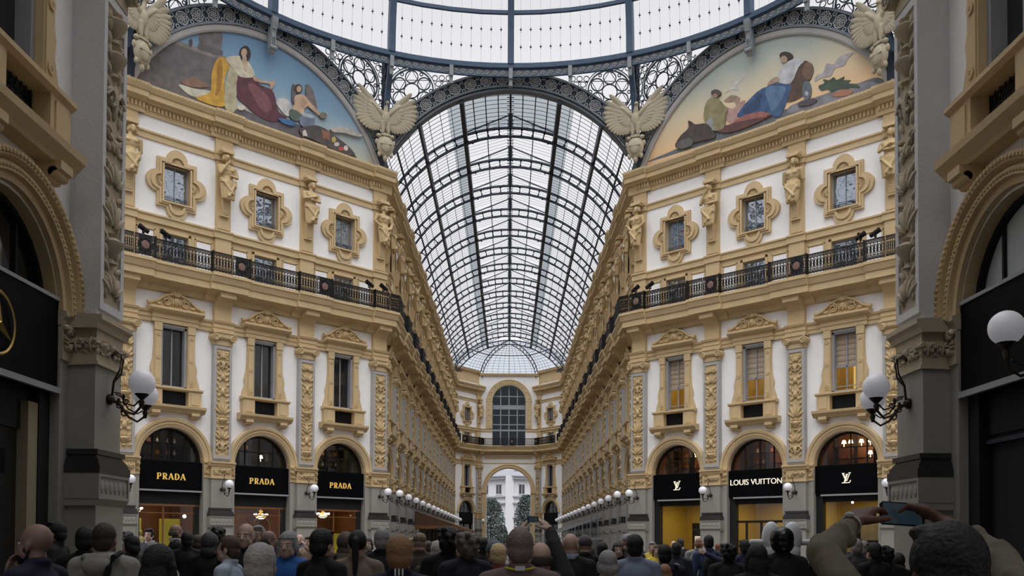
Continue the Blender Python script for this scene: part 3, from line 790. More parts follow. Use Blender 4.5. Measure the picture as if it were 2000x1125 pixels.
for a in (50, 59): 
    for s in (-1, 1):
        x, z = vp(a*s, VR-.05); b.box(x-.05, x+.05, Y0, Y1, z-.06, z+.06)
b.box(-.06, .06, Y0, Y1, 28.85, 29.0); b.box(-.05, .05, Y0, Y1, 28.0, 28.1)
link('purlins', b.mesh('purlins', [BLUED]), V)
def bars(first=False):
    b = MB(); n = 10; L = NPIT if not first else 5.35
    for i in range(1, n):
        y = L*i/n
        for s in (-1, 1):
            A0, A1 = (0, AMAX) if first else (19.4, AMAX)
            a0, a1 = (A0, A1) if s > 0 else (-A1, -A0)
            arcbar(b, y, VR, .02, .03, a0, a1, 14)
            if not first: b.tube([(0, y, 28.9), (s*2.95, y, 28.0)], .012, 3)
            b.box(0, s*.22, y-.015, y+.015, 28.75, 28.8)
    angs = [0, 4.8, 9.7, 14.5] if first else [9.7]
    for a in angs:
        for s in (-1, 1):
            if first: x, z = vp(a*s, VR)
            else: x, z = 1.5*s, 28.43
            b.box(x-.03, x+.03, 0, L, z-.04, z+.03)
    for a in (23.5, 28.2, 33.2, 43, 47, 54.5):
        for s in (-1, 1):
            x, z = vp(a*s, VR); b.box(x-.016, x+.016, 0, L, z-.02, z+.02)
    if not first:                                       # bracing along the ridge
        for i in range(12): 
            y = L*(i+.5)/12; b.tube([(0, y, 28.85), (.18, y+.12, 28.7)], .015, 3); b.tube([(0, y, 28.85), (-.18, y+.12, 28.7)], .015, 3)
    return b.mesh('glazing_bars', [BLUED])
MB1 = bars()
link('glazing_bars', bars(True), V, (0, 53.3, 0))
for Y in YR[:-1]: link('glazing_bars', MB1, V, (0, Y, 0))
def sheet(segs, y0, y1, r=VR+.03):
    b = MB()
    for s in (-1, 1):
        for a0, a1, m in segs:
            n = max(2, int((a1-a0)/3))
            for i in range(n):
                p, q = a0+(a1-a0)*i/n, a0+(a1-a0)*(i+1)/n
                (x0, z0), (x1, z1) = vp(p*s, r), vp(q*s, r); b.add([(x0,y0,z0),(x1,y0,z1),(x1,y1,z1),(x0,y1,z0)], [(0,1,2,3)], m)
    return b
b = sheet([(19.4, 24.5, 1), (24.5, AMAX+6, 0)], 58.65, Y1); b.merge(sheet([(0, 25, 1), (25, AMAX+6, 0)], 53.2, 58.65))
for s in (-1, 1): b.add([(0,58.65,28.97),(s*2.95,58.65,27.85),(s*2.95,Y1,27.85),(0,Y1,28.97)], [(0,1,2,3)], 0)
link('panes', b.mesh('panes', [GLZ, GLZD]), V)

for side, rz in (('left', PI/2), ('right', -PI/2)):            # the transept vaults, mirrored in the window panes
    T = link('ceiling_transept_%s' % side, None, None, (0, 35.1, 0), rz, label='iron and glass vault of the %s transept' % side, cat='ceiling', kind='structure')
    for k in range(3): link('rib', MRIB, T, (0, 18.6+NPIT*k, 0))
    for k in range(2): link('glazing_bars', MB1, T, (0, 18.6+NPIT*k, 0))
    b = MB()
    for a in (19.4, 38.2, 50, 59):
        for s in (-1, 1): x, z = vp(a*s, VR-.3); b.box(x-.1, x+.1, 18.4, 30, z-.2, z+.3)
    b.box(-.06, .06, 18.4, 30, 28.85, 29.0); link('purlins', b.mesh('purlins', [BLUED]), T)
# glazed apse at the far end of the vault
A = link('ceiling_apse', None, label='faceted glass half dome closing the far end of the nave', cat='ceiling', kind='structure')
base = [(-7.7, 121.7), (-6.0, 125.0), (-4.0, 128.0), (0, 128.6), (4.0, 128.0), (6.0, 125.0), (7.7, 121.7)]
ap = (0, 121.7)
def ad(P0, t): # t 0 at the apex, 1 at the base
    q = t*PI/2; return (ap[0]+(P0[0]-ap[0])*math.sin(q), ap[1]+(P0[1]-ap[1])*math.sin(q), 24.4+3.7*math.cos(q))
b = MB(); f = MB(); N = 8
for i in range(len(base)-1):
    for k in range(N):
        p = [ad(base[i], k/N), ad(base[i+1], k/N), ad(base[i+1], (k+1)/N), ad(base[i], (k+1)/N)]
        b.add(p, [(0,1,2,3)])
    for k in range(1, N*2+1):
        p0, p1 = ad(base[i], k/N/2), ad(base[i+1], k/N/2); f.tube([p0, p1], .07 if k in (8, 16) else .022, 4)
    for j in range(1, 5):
        P0 = (base[i][0]+(base[i+1][0]-base[i][0])*j/5, base[i][1]+(base[i+1][1]-base[i][1])*j/5)
        f.tube([ad(P0, k/N) for k in range(2, N+1)], .02, 3)
for i in (2, 3, 4):
    w = .14 if i != 3 else .09
    f.tube([ad(base[i], k/N) for k in range(N+1)], w*.5, 4)
    if i != 3:
        lo = [(x*.93, ap[1]+(y-ap[1])*.93, z-.5) for x, y, z in [ad(base[i], k/N) for k in range(N+1)]]
        f.tube(lo, .06, 4)
        hi = [ad(base[i], k/12) for k in range(13)]; lo2 = [(x*.93, ap[1]+(y-ap[1])*.93, z-.5) for x, y, z in hi]
        for h, q in zip(hi, lo2): f.tube([h, q], .05, 4)
attach(A, [('panes', b.mesh('panes', [GLZE])), ('ribs', f.mesh('ribs', [BLUED]))])
b = MB()
for s in (-1, 1):
    b.prism([(s*7.4, 22.9), (s*7.75, 22.9), (s*7.75, 24.9), (s*7.4, 24.4)], 53.4, 122)
link('trim_1', fixn(b.mesh('trim', [BLUED])), label='iron gutter curb under the nave vault', cat='trim', kind='structure')

# ------------------------------------------------------------------ great arches, spandrels, ring and dome
OC = (0, 35.1)
def rosette(b, cx, cz, y, r, m=0):
    b.ring(cx, cz, r*.86, r, y-.03, y, 16, m); b.ring(cx, cz, r*.12, r*.24, y-.04, y, 8, m)
    for k in range(8):
        a = k*PI/4+PI/8; px, pz = cx+r*.54*math.cos(a), cz+r*.54*math.sin(a)
        b.ring(px, pz, r*.15, r*.24, y-.03, y, 8, m)
def band_mesh(zc, rm, half, step=6.25, span=60):
    d, l, ro = MB(), MB(), MB(); r0, r1 = rm-.42, rm+.42
    d.arch(0, zc, [(r0,.0),(r0,.25),(r1,.25),(r1,.0)], 90-span, 90+span, 60)
    l.arch(0, zc, [(r0-.02,-.12),(r0-.02,.1),(r0+.07,.1),(r0+.07,-.12)], 90-span, 90+span, 60)
    l.arch(0, zc, [(r1-.07,-.12),(r1-.07,.1),(r1+.04,.1),(r1+.04,-.12)], 90-span, 90+span, 60)
    l.arch(0, zc, [(r0-.22,.0),(r0-.22,.5),(r0-.1,.5),(r0-.1,.0)], 90-span, 90+span, 60)
    a = step*.5
    k = 0
    while a < span-2:
        for s in (-1, 1):
            aa = R_(90+s*a); rosette(ro, rm*math.cos(aa), zc+rm*math.sin(aa), -.02, .33)
            aa = R_(90+s*(a+step/2))
            for dr in (-.26, .26):
                cx, cz = (rm+dr)*math.cos(aa), zc+(rm+dr)*math.sin(aa); ro.ring(cx, cz, .07, .11, -.05, -.01, 8)
                for sg in (-1, 1):
                    a2 = aa+sg*.012; ro.ring((rm+dr*.45)*math.cos(a2+sg*.006), zc+(rm+dr*.45)*math.sin(a2+sg*.006), .03, .055, -.05, -.01, 6)
        a += step; k += 1
    # rim teeth along the outer edge
    for i in range(170):
        aa = R_(90-span+2*span*i/170); ro.ball(((r0-.03)*math.cos(aa), -.1, zc+(r0-.03)*math.sin(aa)), .035, 5, 0, 3)
    return fixn(d.mesh('arch_plate', [BLUED])), fixn(l.mesh('arch_mouldings', [CIRB])), ro.mesh('rosettes', [CIRON])
CIRB = mat('blue_grey_cast_iron', lin(104, 114, 124), .6, noise=.15, nscale=6)
def lattice_mesh(zc, r, hw, top):
    """perforated spandrel screen: star wheels set in a net of small rings"""
    b = MB(); rn = random.Random(5)
    wheels = [(s*5.75, 27.8, 1.3) for s in (-1, 1)]
    def ok(x, z, q): return math.hypot(x, z-zc) > r+q*.6 and abs(x) < hw-.05 and z < min(top-.05, 28.45+max(0, abs(x)-3.2)*.28)
    for cx, cz, q in wheels:
        b.ring(cx, cz, q*.94, q, -.03, .03, 24); b.ring(cx, cz, q*1.06, q*1.09, -.03, .03, 24)
        b.ring(cx, cz, q*.32, q*.36, -.03, .03, 12)
        for k in range(6):
            a = k*PI/3+PI/6; x, z = cx+.63*q*math.cos(a), cz+.63*q*math.sin(a); b.ring(x, z, q*.26, q*.305, -.03, .03, 14); b.ring(cx+.86*q*math.cos(a+PI/6), cz+.86*q*math.sin(a+PI/6), q*.05, q*.09, -.02, .02, 8)
            for d in (-1, 1):
                a1, a2 = a, a+d*2*PI/3
                x1, z1, x2, z2 = cx+q*.95*math.cos(a1), cz+q*.95*math.sin(a1), cx+q*.95*math.cos(a2), cz+q*.95*math.sin(a2)
                if d > 0: b.tube([(x1, 0, z1), (x2, 0, z2)], .022, 4)
    # net of rings around
    z = 23.6; row = 0
    while z < top:
        x = -hw+(.2 if row % 2 else 0)
        while x < hw:
            if ok(x, z, .1) and all(math.hypot(x-cx, z-cz) > q+.12 for cx, cz, q in wheels):
                b.ring(x, z, .145, .185, -.02, .02, 8)
                if row % 2 == 0: b.ring(x+.2, z+.16, .035, .07, -.015, .015, 6)
            x += .4
        z += .33; row += 1
    for s in (-1, 1): b.box(s*hw-.08, s*hw+.08, -.1, .15, 24, top)
    b.arch(0, zc, [(r-.02,-.05),(r-.02,.1),(r+.05,.1),(r+.05,-.05)], 28, 152, 50)
    return b.mesh('spandrel_lattice', [BLUED])
CIRG = mat('mid_grey_cast_iron', lin(132, 138, 142), .6, noise=.12, nscale=6)
def console_mesh():
    b = MB(); b.profx([(0,0),(-.15,-.05),(-.3,.15),(-.32,.4),(-.2,.6),(-.22,.9),(-.5,1.3),(-.55,1.75),(-.1,1.8),(0,1.7)], -.16, .16)
    b.lathe([(.01,-.2),(.12,-.2),(.12,.2),(.01,.2)], (0, -.26, .22), 10, 0, 'x')
    for x in (-.1, 0, .1): b.box(x-.02, x+.02, -.36, -.2, .35, 1.2)
    return fixn(b.mesh('console', [CIRG], 35))
MCON = console_mesh()
bd = band_mesh(20.05, 8.4, 7.7); la = lattice_mesh(20.05, 8.85, 7.75, 29.8)
bn = band_mesh(19.8, 8.7, 7.4, span=57); ln = lattice_mesh(19.8, 9.15, 7.4, 29.8)
TN = [1]
def trim(name_label, parts, loc, rz):
    TN[0] += 1; return make('trim_%d' % TN[0], parts, loc, rz, label=name_label, cat='trim', kind='structure')
for side in ('left', 'right'):
    o = ORIG[side]; th = TH[side]
    t = trim('rosette iron arch and pierced spandrels round the %s lunette' % side, [('arch_plate', bd[0], None, [('arch_mouldings', bd[1]), ('rosettes', bd[2])]), ('spandrel_lattice', la)], wpt(o, th, 0, -.1), th)
    link('console', MCON, t, (0, -.15, 27.0))
    # stone frame of the lunette
    b = MB(); b.arch(0, 20.05, [(7.6,.1),(7.6,-.05),(7.68,-.1),(7.9,-.1),(7.98,-.02),(7.98,.1)], 20, 160, 60)
    link('lunette_frame', fixn(b.mesh('lunette_frame', [GREY])), t, (0, .05, 0))
t = trim('rosette iron arch and pierced spandrels over the nave mouth', [('arch_plate', bn[0], None, [('arch_mouldings', bn[1]), ('rosettes', bn[2])]), ('spandrel_lattice', ln)], (0, 53.2, 0), 0)
b = MB(); b.box(-.12, .12, -.35, 0, 28.0, 29.3); link('console', b.mesh('keystone', [CIRON]), t)
for side, sgn in (('left', -1), ('right', 1)):           # transept mouths
    th = PI/2 if sgn < 0 else -PI/2
    t = trim('iron arch and pierced spandrels over the %s transept mouth' % side, [('arch_plate', bn[0], None, [('arch_mouldings', bn[1]), ('rosettes', bn[2])]), ('spandrel_lattice', ln)], (sgn*18.2, 35.1, 0), th)
D = link('ceiling_dome', None, None, (0, 35.1, 0), label='iron and glass dome over the octagon', cat='ceiling', kind='structure')
RR, RZ = 17.4, 29.0
b = MB(); b.lathe([(RR,28.72),(RR+.35,28.72),(RR+.35,29.1),(RR,29.1),(RR-.1,29.05),(RR-.1,28.78),(RR,28.72)], n=96, cap=False); b.lathe([(RR,28.3),(RR+.1,28.3),(RR+.1,28.36),(RR,28.36),(RR,28.3)], n=96, cap=False)
ring_m = fixn(b.mesh('ring_beam', [BLUE]))
b = MB(); b.lathe([(RR+.06,28.3),(RR+.12,28.3),(RR+.12,28.75),(RR+.06,28.75),(RR+.06,28.3)], n=96, cap=False); fr_m = fixn(b.mesh('frieze', [CIRB]))
b = MB()
def on_ring(r, ang, z): return (r*math.sin(ang), r*math.cos(ang), z)
ns = 240
for i in range(ns):
    a = 2*PI*i/ns
    if math.cos(a) < -.2: continue
    pts = []
    for k in range(13):
        t = k/12; q = t*3.3*PI; rr = .15*(1-.8*t); pts.append(on_ring(RR+.02, a+rr*math.cos(q)/RR, 28.53+rr*math.sin(q)))
    b.tube(pts, .022, 4)
sc_m = b.mesh('scrolls', [CIRON])
link('ring_beam', ring_m, D); f_o = link('frieze', fr_m, D); link('scrolls', sc_m, f_o)
b = MB(); b.box(-.11, .11, -.16, .1, 28.15, 28.75); b.prism([(-.09,27.75),(.09,27.75),(.1,28.15),(-.1,28.15)], -.06, .1); brm = b.mesh('bracket', [CIRG])
for i in range(32):
    a = 2*PI*(i+.0)/32+ (0)
    c = link('bracket', brm, D, on_ring(RR+.02, a, 0), -a)
def domep(r, phi): return (r*math.cos(phi), RZ+r*math.sin(phi))
b = MB(); n = 26; w = .18
for i in range(n):
    p0, p1 = R_(85*i/n), R_(85*(i+1)/n)
    vs = []
    for p in (p0, p1):
        for r in (RR-.15, RR+.3):
            y, z = domep(r, p)
            for x in (-w, w): vs.append((x, y, z))
    b.add(vs, [(0,1,5,4),(2,6,7,3),(0,4,6,2),(1,3,7,5)])
ribm = fixn(b.mesh('rib', [BLUE]))
for i in range(16): link('rib', ribm, D, (0,0,0), 2*PI*i/16)
b = MB()
for ph in (9.6, 20, 31, 42, 54, 66, 78):
    r, z = domep(RR+.05, R_(ph)); b.lathe([(r-.08,z-.1),(r+.08,z-.1),(r+.08,z+.1),(r-.08,z+.1),(r-.08,z-.1)], n=64, cap=False)
link('purlins', fixn(b.mesh('purlins', [BLUE])), D)
b = MB()
for i in range(16*12):
    if i % 12 == 0: continue
    a = 2*PI*i/192
    pts = [on_ring(domep(RR+.12, R_(ph))[0], a, domep(RR+.12, R_(ph))[1]) for ph in range(0, 80, 8)]
    if math.cos(a) > 0: b.tube(pts, .005, 3)
    if math.cos(a) > .2:
        for ph in (3.4, 6.6, 12.6, 15.5, 23, 26.5):
            r, z = domep(RR+.06, R_(ph)); c = on_ring(r, a, z); b.ball(c, (.07, .05, .05), 6, 0, 4); b.tube([(c[0], c[1], c[2]-.14), (c[0], c[1], c[2]+.14)], .02, 3)
link('glazing_bars', b.mesh('glazing_bars', [BLUED]), D)
b = MB(); pr = [domep(RR+.2, R_(85*i/16)) for i in range(17)]
b.lathe(pr, n=64, cap=False); b.f = [f for f in b.f if len(f) == 4]; b.m = b.m[:len(b.f)]
link('panes', b.mesh('panes', [GLZ]), D)
# posts from ring to eagles at the octagon corners
for side, sgn in (('left', -1), ('right', 1)):
    for (px, py, ex, ey) in ((sgn*6.66, 51.2, sgn*7.25, 52.75), (sgn*16.1, 41.75, sgn*17.6, 42.1)):
        b = MB(); b.tube([(px, py, 28.8), ((px+ex)/2, (py+ey)/2, 27.2), (ex, ey, 24.3)], .2, 4)
        TN[0] += 1; link('trim_%d' % TN[0], b.mesh('post', [BLUE]), label='blue iron post below the dome ring behind an eagle', cat='trim', kind='structure')
    b = MB()
    for (ex, ey) in ((sgn*7.75, 53.5), (sgn*18.0, 42.9)):
        b.box(ex-.45, ex+.45, ey-.3, ey+.3, 22.9, 25.0)
    TN[0] += 1; link('trim_%d' % TN[0], b.mesh('post_foot', [BLUED]), label='iron arch seat on the cornice corner, %s side' % side, cat='trim', kind='structure')
SKY = [(.0, .88), (.2, .80), (.36, .66), (.5, .66), (.7, 1.6), (.95, 5.4)]   # brightness against the cosine from the bright patch
EXPO, TILT, ROLL = .15, 1.5, .3
# ------------------------------------------------------------------ shopfronts
def text_mesh(body, size, material, extrude=.02, offset=0, space=1.0):
    cu = bpy.data.curves.new('t', 'FONT'); cu.body = body; cu.size = size; cu.extrude = extrude; cu.align_x = 'CENTER'; cu.align_y = 'CENTER'; cu.offset = offset; cu.space_character = space
    o = bpy.data.objects.new('t', cu); C.objects.link(o)
    dg = bpy.context.evaluated_depsgraph_get(); me = bpy.data.meshes.new_from_object(o.evaluated_get(dg))
    bpy.data.objects.remove(o); me.transform(Matrix.Rotation(PI/2, 4, 'X')); me.materials.clear(); me.materials.append(material); me.name = 'lettering'
    return me
def strokes(segs, y0=-.03, y1=.02):
    """segs: (x0,z0,x1,z1,width0[,width1])"""
    b = MB()
    for s in segs:
        x0, z0, x1, z1, w0 = s[:5]; w1 = s[5] if len(s) > 5 else w0
        d = Vector((x1-x0, z1-z0)).normalized(); nx, nz = -d[1], d[0]
        b.prism([(x0-nx*w0/2, z0-nz*w0/2), (x1-nx*w1/2, z1-nz*w1/2), (x1+nx*w1/2, z1+nz*w1/2), (x0+nx*w0/2, z0+nz*w0/2)], y0, y1)
    return b
def prada_mesh():
    H = .3; b = MB(); x = -.68
    T, t = .055, .03
    def serif(cx, z, w=.11): b.merge(strokes([(cx-w/2, z, cx+w/2, z, .018)]))
    def bowl(x, zc, r, rz, a0=-90, a1=90):
        p = []
        for i in range(9):
            a = R_(a0+(a1-a0)*i/8); p.append((x+r*math.cos(a), zc+rz*math.sin(a)))
        for i in range(8): b.merge(strokes([(p[i][0], p[i][1], p[i+1][0], p[i+1][1], t if i in (0, 1, 6, 7) else T)]))
    def Pl(x):
        b.merge(strokes([(x+.04, 0, x+.04, H, T), (x+.04, H-.015, x+.12, H-.015, .025), (x+.04, H*.45, x+.12, H*.45, .025)])); bowl(x+.11, H*.72, .07, H*.25); serif(x+.04, .008); serif(x+.03, H-.01, .07)
    def A(x):
        b.merge(strokes([(x+.02, 0, x+.12, H, .025), (x+.12, H, x+.23, 0, T), (x+.06, H*.33, x+.18, H*.33, .02)])); serif(x+.02, .008, .08); serif(x+.22, .008, .09)
    Pl(x); x += .28; Pl(x); b.merge(strokes([(x+.1, H*.45, x+.2, 0, T)])); x += .28; A(x); x += .31
    b.merge(strokes([(x+.04, 0, x+.04, H, T), (x+.04, H-.015, x+.1, H-.015, .025), (x+.04, .015, x+.1, .015, .025)])); bowl(x+.08, H/2, .13, H*.47); x += .29; A(x)
    b.v = [(p[0], p[1], p[2]-H/2) for p in b.v]
    return b.mesh('lettering', [GOLD])
def lv_mesh():
    b = strokes([(-.165,.21,-.01,-.14,.065,.05),(.18,.24,.02,-.14,.03),(-.215,.225,-.09,.225,.025),(.1,.24,.23,.24,.025),
                 (.03,.17,-.09,-.21,.06),(-.03,.175,.085,.175,.025),(-.22,-.235,.15,-.23,.038),(.15,-.23,.215,-.12,.035)])
    return b.mesh('monogram', [IVORY])
SIGNS = {'prada': prada_mesh(), 'lv': lv_mesh(), 'lvt': text_mesh('LOUIS VUITTON', .41, IVORY, space=1.0)}
def seg_frame(lv=False):
    f = MB(); f.arch(0, 5.46, [(1.6,.3),(1.6,.46),(1.5,.46),(1.5,.3)], 0, 180, 24); f.box(-1.6, 1.6, .3, .46, 5.4, 5.5)
    for x in ((-.8, 0, .8) if not lv else (-.75, .1, .9)): f.box(x-.03, x+.03, .34, .4, 5.46, 5.46+math.sqrt(1.55**2-x*x))
    if not lv: f.box(-1.35, 1.35, .34, .4, 6.2, 6.25)
    return fixn(f.mesh('fanlight_frame', [BLKM]))
FANF = {0: seg_frame(), 1: seg_frame(True)}
def half_disc(y, m):
    b = MB(); b.prism([(1.55*math.cos(PI*i/24), 5.46+1.55*math.sin(PI*i/24)) for i in range(25)], y, y+.02); return b.mesh('fanlight_pane', [m])
FANG, FAND = half_disc(.38, SHOPG), half_disc(.38, PANE)
def room(z0, z1, wall, back, floor_, name, depth=3.6, hw=2.2):
    b = MB(); y0, y1 = .62, .62+depth
    b.add([(-hw,y1,z0),(hw,y1,z0),(hw,y1,z1),(-hw,y1,z1)], [(0,1,2,3)], 1)
    for s in (-1, 1): b.add([(s*hw,y0,z0),(s*hw,y1,z0),(s*hw,y1,z1),(s*hw,y0,z1)], [(0,1,2,3)], 0)
    b.add([(-hw,y0,z0+.01),(hw,y0,z0+.01),(hw,y1,z0+.01),(-hw,y1,z0+.01)], [(0,1,2,3)], 2); b.add([(-hw,y0,z1),(hw,y0,z1),(hw,y1,z1),(-hw,y1,z1)], [(0,1,2,3)], 0)
    for s in (-1, 1): b.add([(s*1.6,y0-.07,z0),(s*hw,y0,z0),(s*hw,y0,z1),(s*1.6,y0-.07,z1)], [(0,1,2,3)], 0)
    return b.mesh(name, [wall, back, floor_])
def lamp_light(loc, power, color, size=.8, name='shop_light'):
    L = bpy.data.lights.new(name, 'AREA'); L.energy = power; L.color = color; L.size = size; L.shape = 'DISK'
    o = link(name, L, None, loc); return o
def shop(side, i, kind, pos):
    o, th = ORIG[side], TH[side]; x = (i-1)*P; at_ = wpt(o, th, x, 0)
    lv = kind != 'prada'; parts = []
    f = MB(); f.box(-1.6, 1.6, .1, .34, 4.08, 5.46); parts.append(('fascia', f.mesh('fascia', [BLK]), 'black glossy fascia', [('lettering', None)]))
    k = MB()
    if not lv:
        k.box(-1.6, 1.6, .06, .3, 4.0, 4.08, 1); k.box(-1.6, 1.6, .3, .5, 3.4, 4.0); k.box(-1.6, 1.6, .3, .42, 3.3, 3.4, 2)
        for xx in (-1.55, 1.4): k.box(xx-.05, xx+.15, .3, .5, 0, 3.4)
        if i != (1 if side == 'left' else 1): k.box(-.25, -.18, .36, .42, 0, 3.4, 2)
        k.box(-1.5, 1.5, .36, .42, 2.95, 3.0, 2)
        if i == 1:
            for xx in (-.9, .2):
                k.arch(xx, 2.4, [(.45,.36),(.5,.36),(.5,.42),(.45,.42)], 0, 180, 12, 2); 
                for s in (-1, 1): k.box(xx+s*.475-.03, xx+s*.475+.03, .36, .42, 0, 2.4, 2)
    else:
        k.box(-1.6, 1.6, .3, .5, 3.7, 4.08); k.box(-1.6, -1.25, .2, .5, 0, 4.08); k.box(1.5, 1.6, .2, .5, 0, 3.8); 
        k.box(-1.3, 1.6, .05, .3, 3.98, 4.06, 1)
        if i == 1:
            k.box(-1.3, 1.6, .36, .44, 2.72, 2.84)
            for xx in (-.7, .15, .95): k.box(xx-.05, xx+.05, .36, .44, 0, 2.8)
    parts.append(('frame', k.mesh('frame', [BLKM, FRM, BROWNW])))
    parts.append(('fanlight_frame', FANF[1 if lv else 0], None, [('fanlight_pane', FANG)]))
    g = MB(); g.box(-1.5, 1.5, .39, .40, .1, 3.7 if lv else 3.3); parts.append(('display_pane', g.mesh('display_pane', [SHOPG])))
    nm = 'PRADA' if kind == 'prada' else 'initials' if kind == 'lv' else 'two-word'
    parts[0] = parts[0][:3]
    r = make('shopfront', parts, at_, th, label='black shopfront with %s, %s of the %s facade' % ({'prada': 'gold five-letter sign', 'lv': 'ivory monogram sign', 'lvt': 'ivory long name sign'}[kind], pos, side), cat='shopfront', group='shopfronts of the octagon')
    c = link('lettering', SIGNS[kind], [q for q in r.children if q.name.startswith('fascia')][0], (0, .09, 4.72 if not lv else 4.82)); c['label'] = 'gold letters' if not lv else 'ivory letters'
    if lv:
        lo = room(0, 4.0, WARMW, WARMW, BROWNW, 'shop_room'); up = room(4.1, 7.6, BROWNW, BROWNW, BROWNW, 'shop_room', 2.4)
    else:
        lo = room(0, 4.0, BROWNW, BROWNW, BROWNW, 'shop_room'); up = room(4.1, 7.6, GREENW, DARKW, BROWNW, 'shop_room', 2.4)
    rr = make('wall_shop_%d' % (SHN[0]), [('ground_room', lo), ('upper_room', up)], at_, th, label='shop interior behind the %s arch, %s side' % (pos, side), cat='room', kind='structure'); SHN[0] += 1
    W = lambda a, b_, c_: wpt(o, th, x+a, b_, c_)
    lamp_light(W(0, 2.2, 3.9), 48 if lv else 26, (1, .76, .28) if lv else (1, .66, .3), 1.6)
    lamp_light(W(0, 1.6, 7.4), 26 if lv else 9, (1, .6, .28) if lv else (1, .85, .6), 1.0)
    # shelves with small goods, upper floor
    sh = MB(); s_y = 2.2
    for z in (5.9, 6.5):
        sh.box(-1.6, 1.6, s_y-.2, s_y+.2, z, z+.03)
    for xx in (-1.5, -.5, .5, 1.5): sh.box(xx-.015, xx+.015, s_y-.2, s_y+.2, 4.2, 7.2)
    make('shelf', [('boards', sh.mesh('boards', [BLKM]))], at_, th, label='iron shelf behind the fanlight, %s facade, %s' % (side, pos), cat='shelf', group='shelves behind the fanlights')
    rg = random.Random(i*7+(3 if lv else 1)); n = 0
    for z in (5.93, 6.53):
        for xx in (-1.1, -.75, -.2, .25, .8, 1.15):
            if rg.random() < .3: continue
            b = MB(); k_ = rg.choice('vbl')
            if k_ == 'v': b.lathe([(.05,0),(.08,.1),(.03,.18),(.05,.24),(.01,.24)], n=8); m_ = [CIRON]
            elif k_ == 'b': b.box(-.1, .1, -.05, .05, 0, .2); b.arch(0, .2, [(.05,-.01),(.06,-.01),(.06,.01),(.05,.01)], 0, 180, 6); m_ = [LEATH]
            else: b.lathe([(.12,.18),(.07,.34),(.01,.34)], n=10); b.lathe([(.05,0),(.015,.03),(.015,.2),(.01,.2)], n=6); m_ = [LAMPM if lv or rg.random() < .4 else CIRON]
            kind_ = {'v': 'vase', 'b': 'handbag', 'l': 'table_lamp'}[k_]
            link(kind_, b.mesh(kind_, m_), None, W(xx, s_y, z), th, label='small %s on %s fanlight shelf, %s facade, %s' % (kind_.replace('_', ' '), 'lower' if z < 6 else 'upper', side, pos), cat=kind_.replace('_', ' '), group='goods on the fanlight shelves, %s %s' % (side, pos))
    return W
SHN = [1]
LEATH = mat('tan_leather', lin(150, 92, 50), .5)
POS = {'left': ['end by the big pier', 'middle', 'end by the nave corner'], 'right': ['end by the nave corner', 'middle', 'end by the big pier']}
for i in range(3): shop('left', i, 'prada', POS['left'][i])
for i in range(3): shop('right', i, ('lv', 'lvt', 'lv')[i], POS['right'][i])
def chandelier(W, x, y, z, label):
    b = MB(); b.tube([(0,0,.5),(0,0,1.0)], .012, 4); b.lathe([(.02,.5),(.12,.42),(.05,.36),(.22,.2),(.06,.1),(.01,.05)], n=10); 
    g = MB()
    for k in range(6):
        a = k*PI/3; b.tube([(0,0,.15),(.2*math.cos(a),.2*math.sin(a),.08),(.34*math.cos(a),.34*math.sin(a),.18)], .012, 4); g.ball((.34*math.cos(a), .34*math.sin(a), .24), .055, 8, 0, 6)
    g.lathe([(.01,.0),(.2,.03),(.24,.1),(.01,.12)], n=12)
    make('chandelier', [('frame', b.mesh('frame', [GOLD])), ('bulbs', g.mesh('bulbs', [LAMPC]))], W(x, y, z-.0), 0, label=label, cat='chandelier')
def shopW(side, i): 
    o, th = ORIG[side], TH[side]; return lambda a, b_, c_=0: wpt(o, th, (i-1)*P+a, b_, c_)
chandelier(shopW('left', 2), -.1, 1.6, 2.95, 'lit chandelier behind the shop glass by the nave corner')
chandelier(shopW('left', 0), -1.2, 1.3, 2.95, 'lit chandelier at the edge of the shop nearest the left pier')
chandelier(shopW('left', 1), .8, 1.5, 2.8, 'lit chandelier inside the middle shop of the left facade')
def lampglobe(side, i, x, y, z, r, label):
    b = MB(); b.ball((0,0,0), r, 10, 0, 7); W = shopW(side, i); link('downlight', b.mesh('downlight', [LAMPC]), None, W(x, y, z), label=label, cat='lamp')
lampglobe('left', 0, 1.25, 1.2, 2.85, .09, 'round white lamp inside the first shop, right of its doorway')
lampglobe('right', 2, -.35, 1.5, 3.7, .06, 'small ceiling spotlight in the shop by the right pier')
lampglobe('right', 1, .9, 1.5, 3.7, .06, 'small ceiling spotlight in the middle shop of the right facade')
# lit panels and screens inside
def panel(side, i, x0, x1, z0, z1, y, m, label, nm='lit_screen'):
    o, th = ORIG[side], TH[side]; W = shopW(side, i); b = MB(); b.box(x0, x1, 0, .06, z0, z1); b.box(x0-.03, x1+.03, .05, .09, max(0, z0-.03), z1+.03)
    link(nm, b.mesh(nm, [m]), None, W(0, y), th, label=label, cat='panel')
YP = mat('lit_yellow_panel', lin(190, 178, 60), .6, emit=lin(200, 190, 50), estr=.12)
WP = mat('lit_white_panel', lin(230, 225, 190), .6, emit=lin(240, 235, 190), estr=.45)
panel('left', 0, -1.5, -.75, 0, 2.7, 1.6, YP, 'yellow lit panel behind the mannequin in the first shop')
panel('left', 0, .35, 1.35, 0, 2.7, 1.9, YP, 'wide yellow lit panel on the right of the first shop')
panel('left', 2, -.9, .1, 0, 2.0, 2.3, YP, 'dim yellow panel under the chandelier by the nave corner')
panel('left', 2, .35, 1.2, 0, 2.05, 1.7, YP, 'bright yellow panel at the right of the shop by the nave corner')
panel('right', 0, -.05, .45, 0.0, 2.0, 1.9, WP, 'white lit display panel in the monogram shop by the nave corner')
panel('right', 0, .2, 1.3, 2.3, 3.1, 2.2, WP, 'row of lit white screens above the doorway, shop by the nave corner')
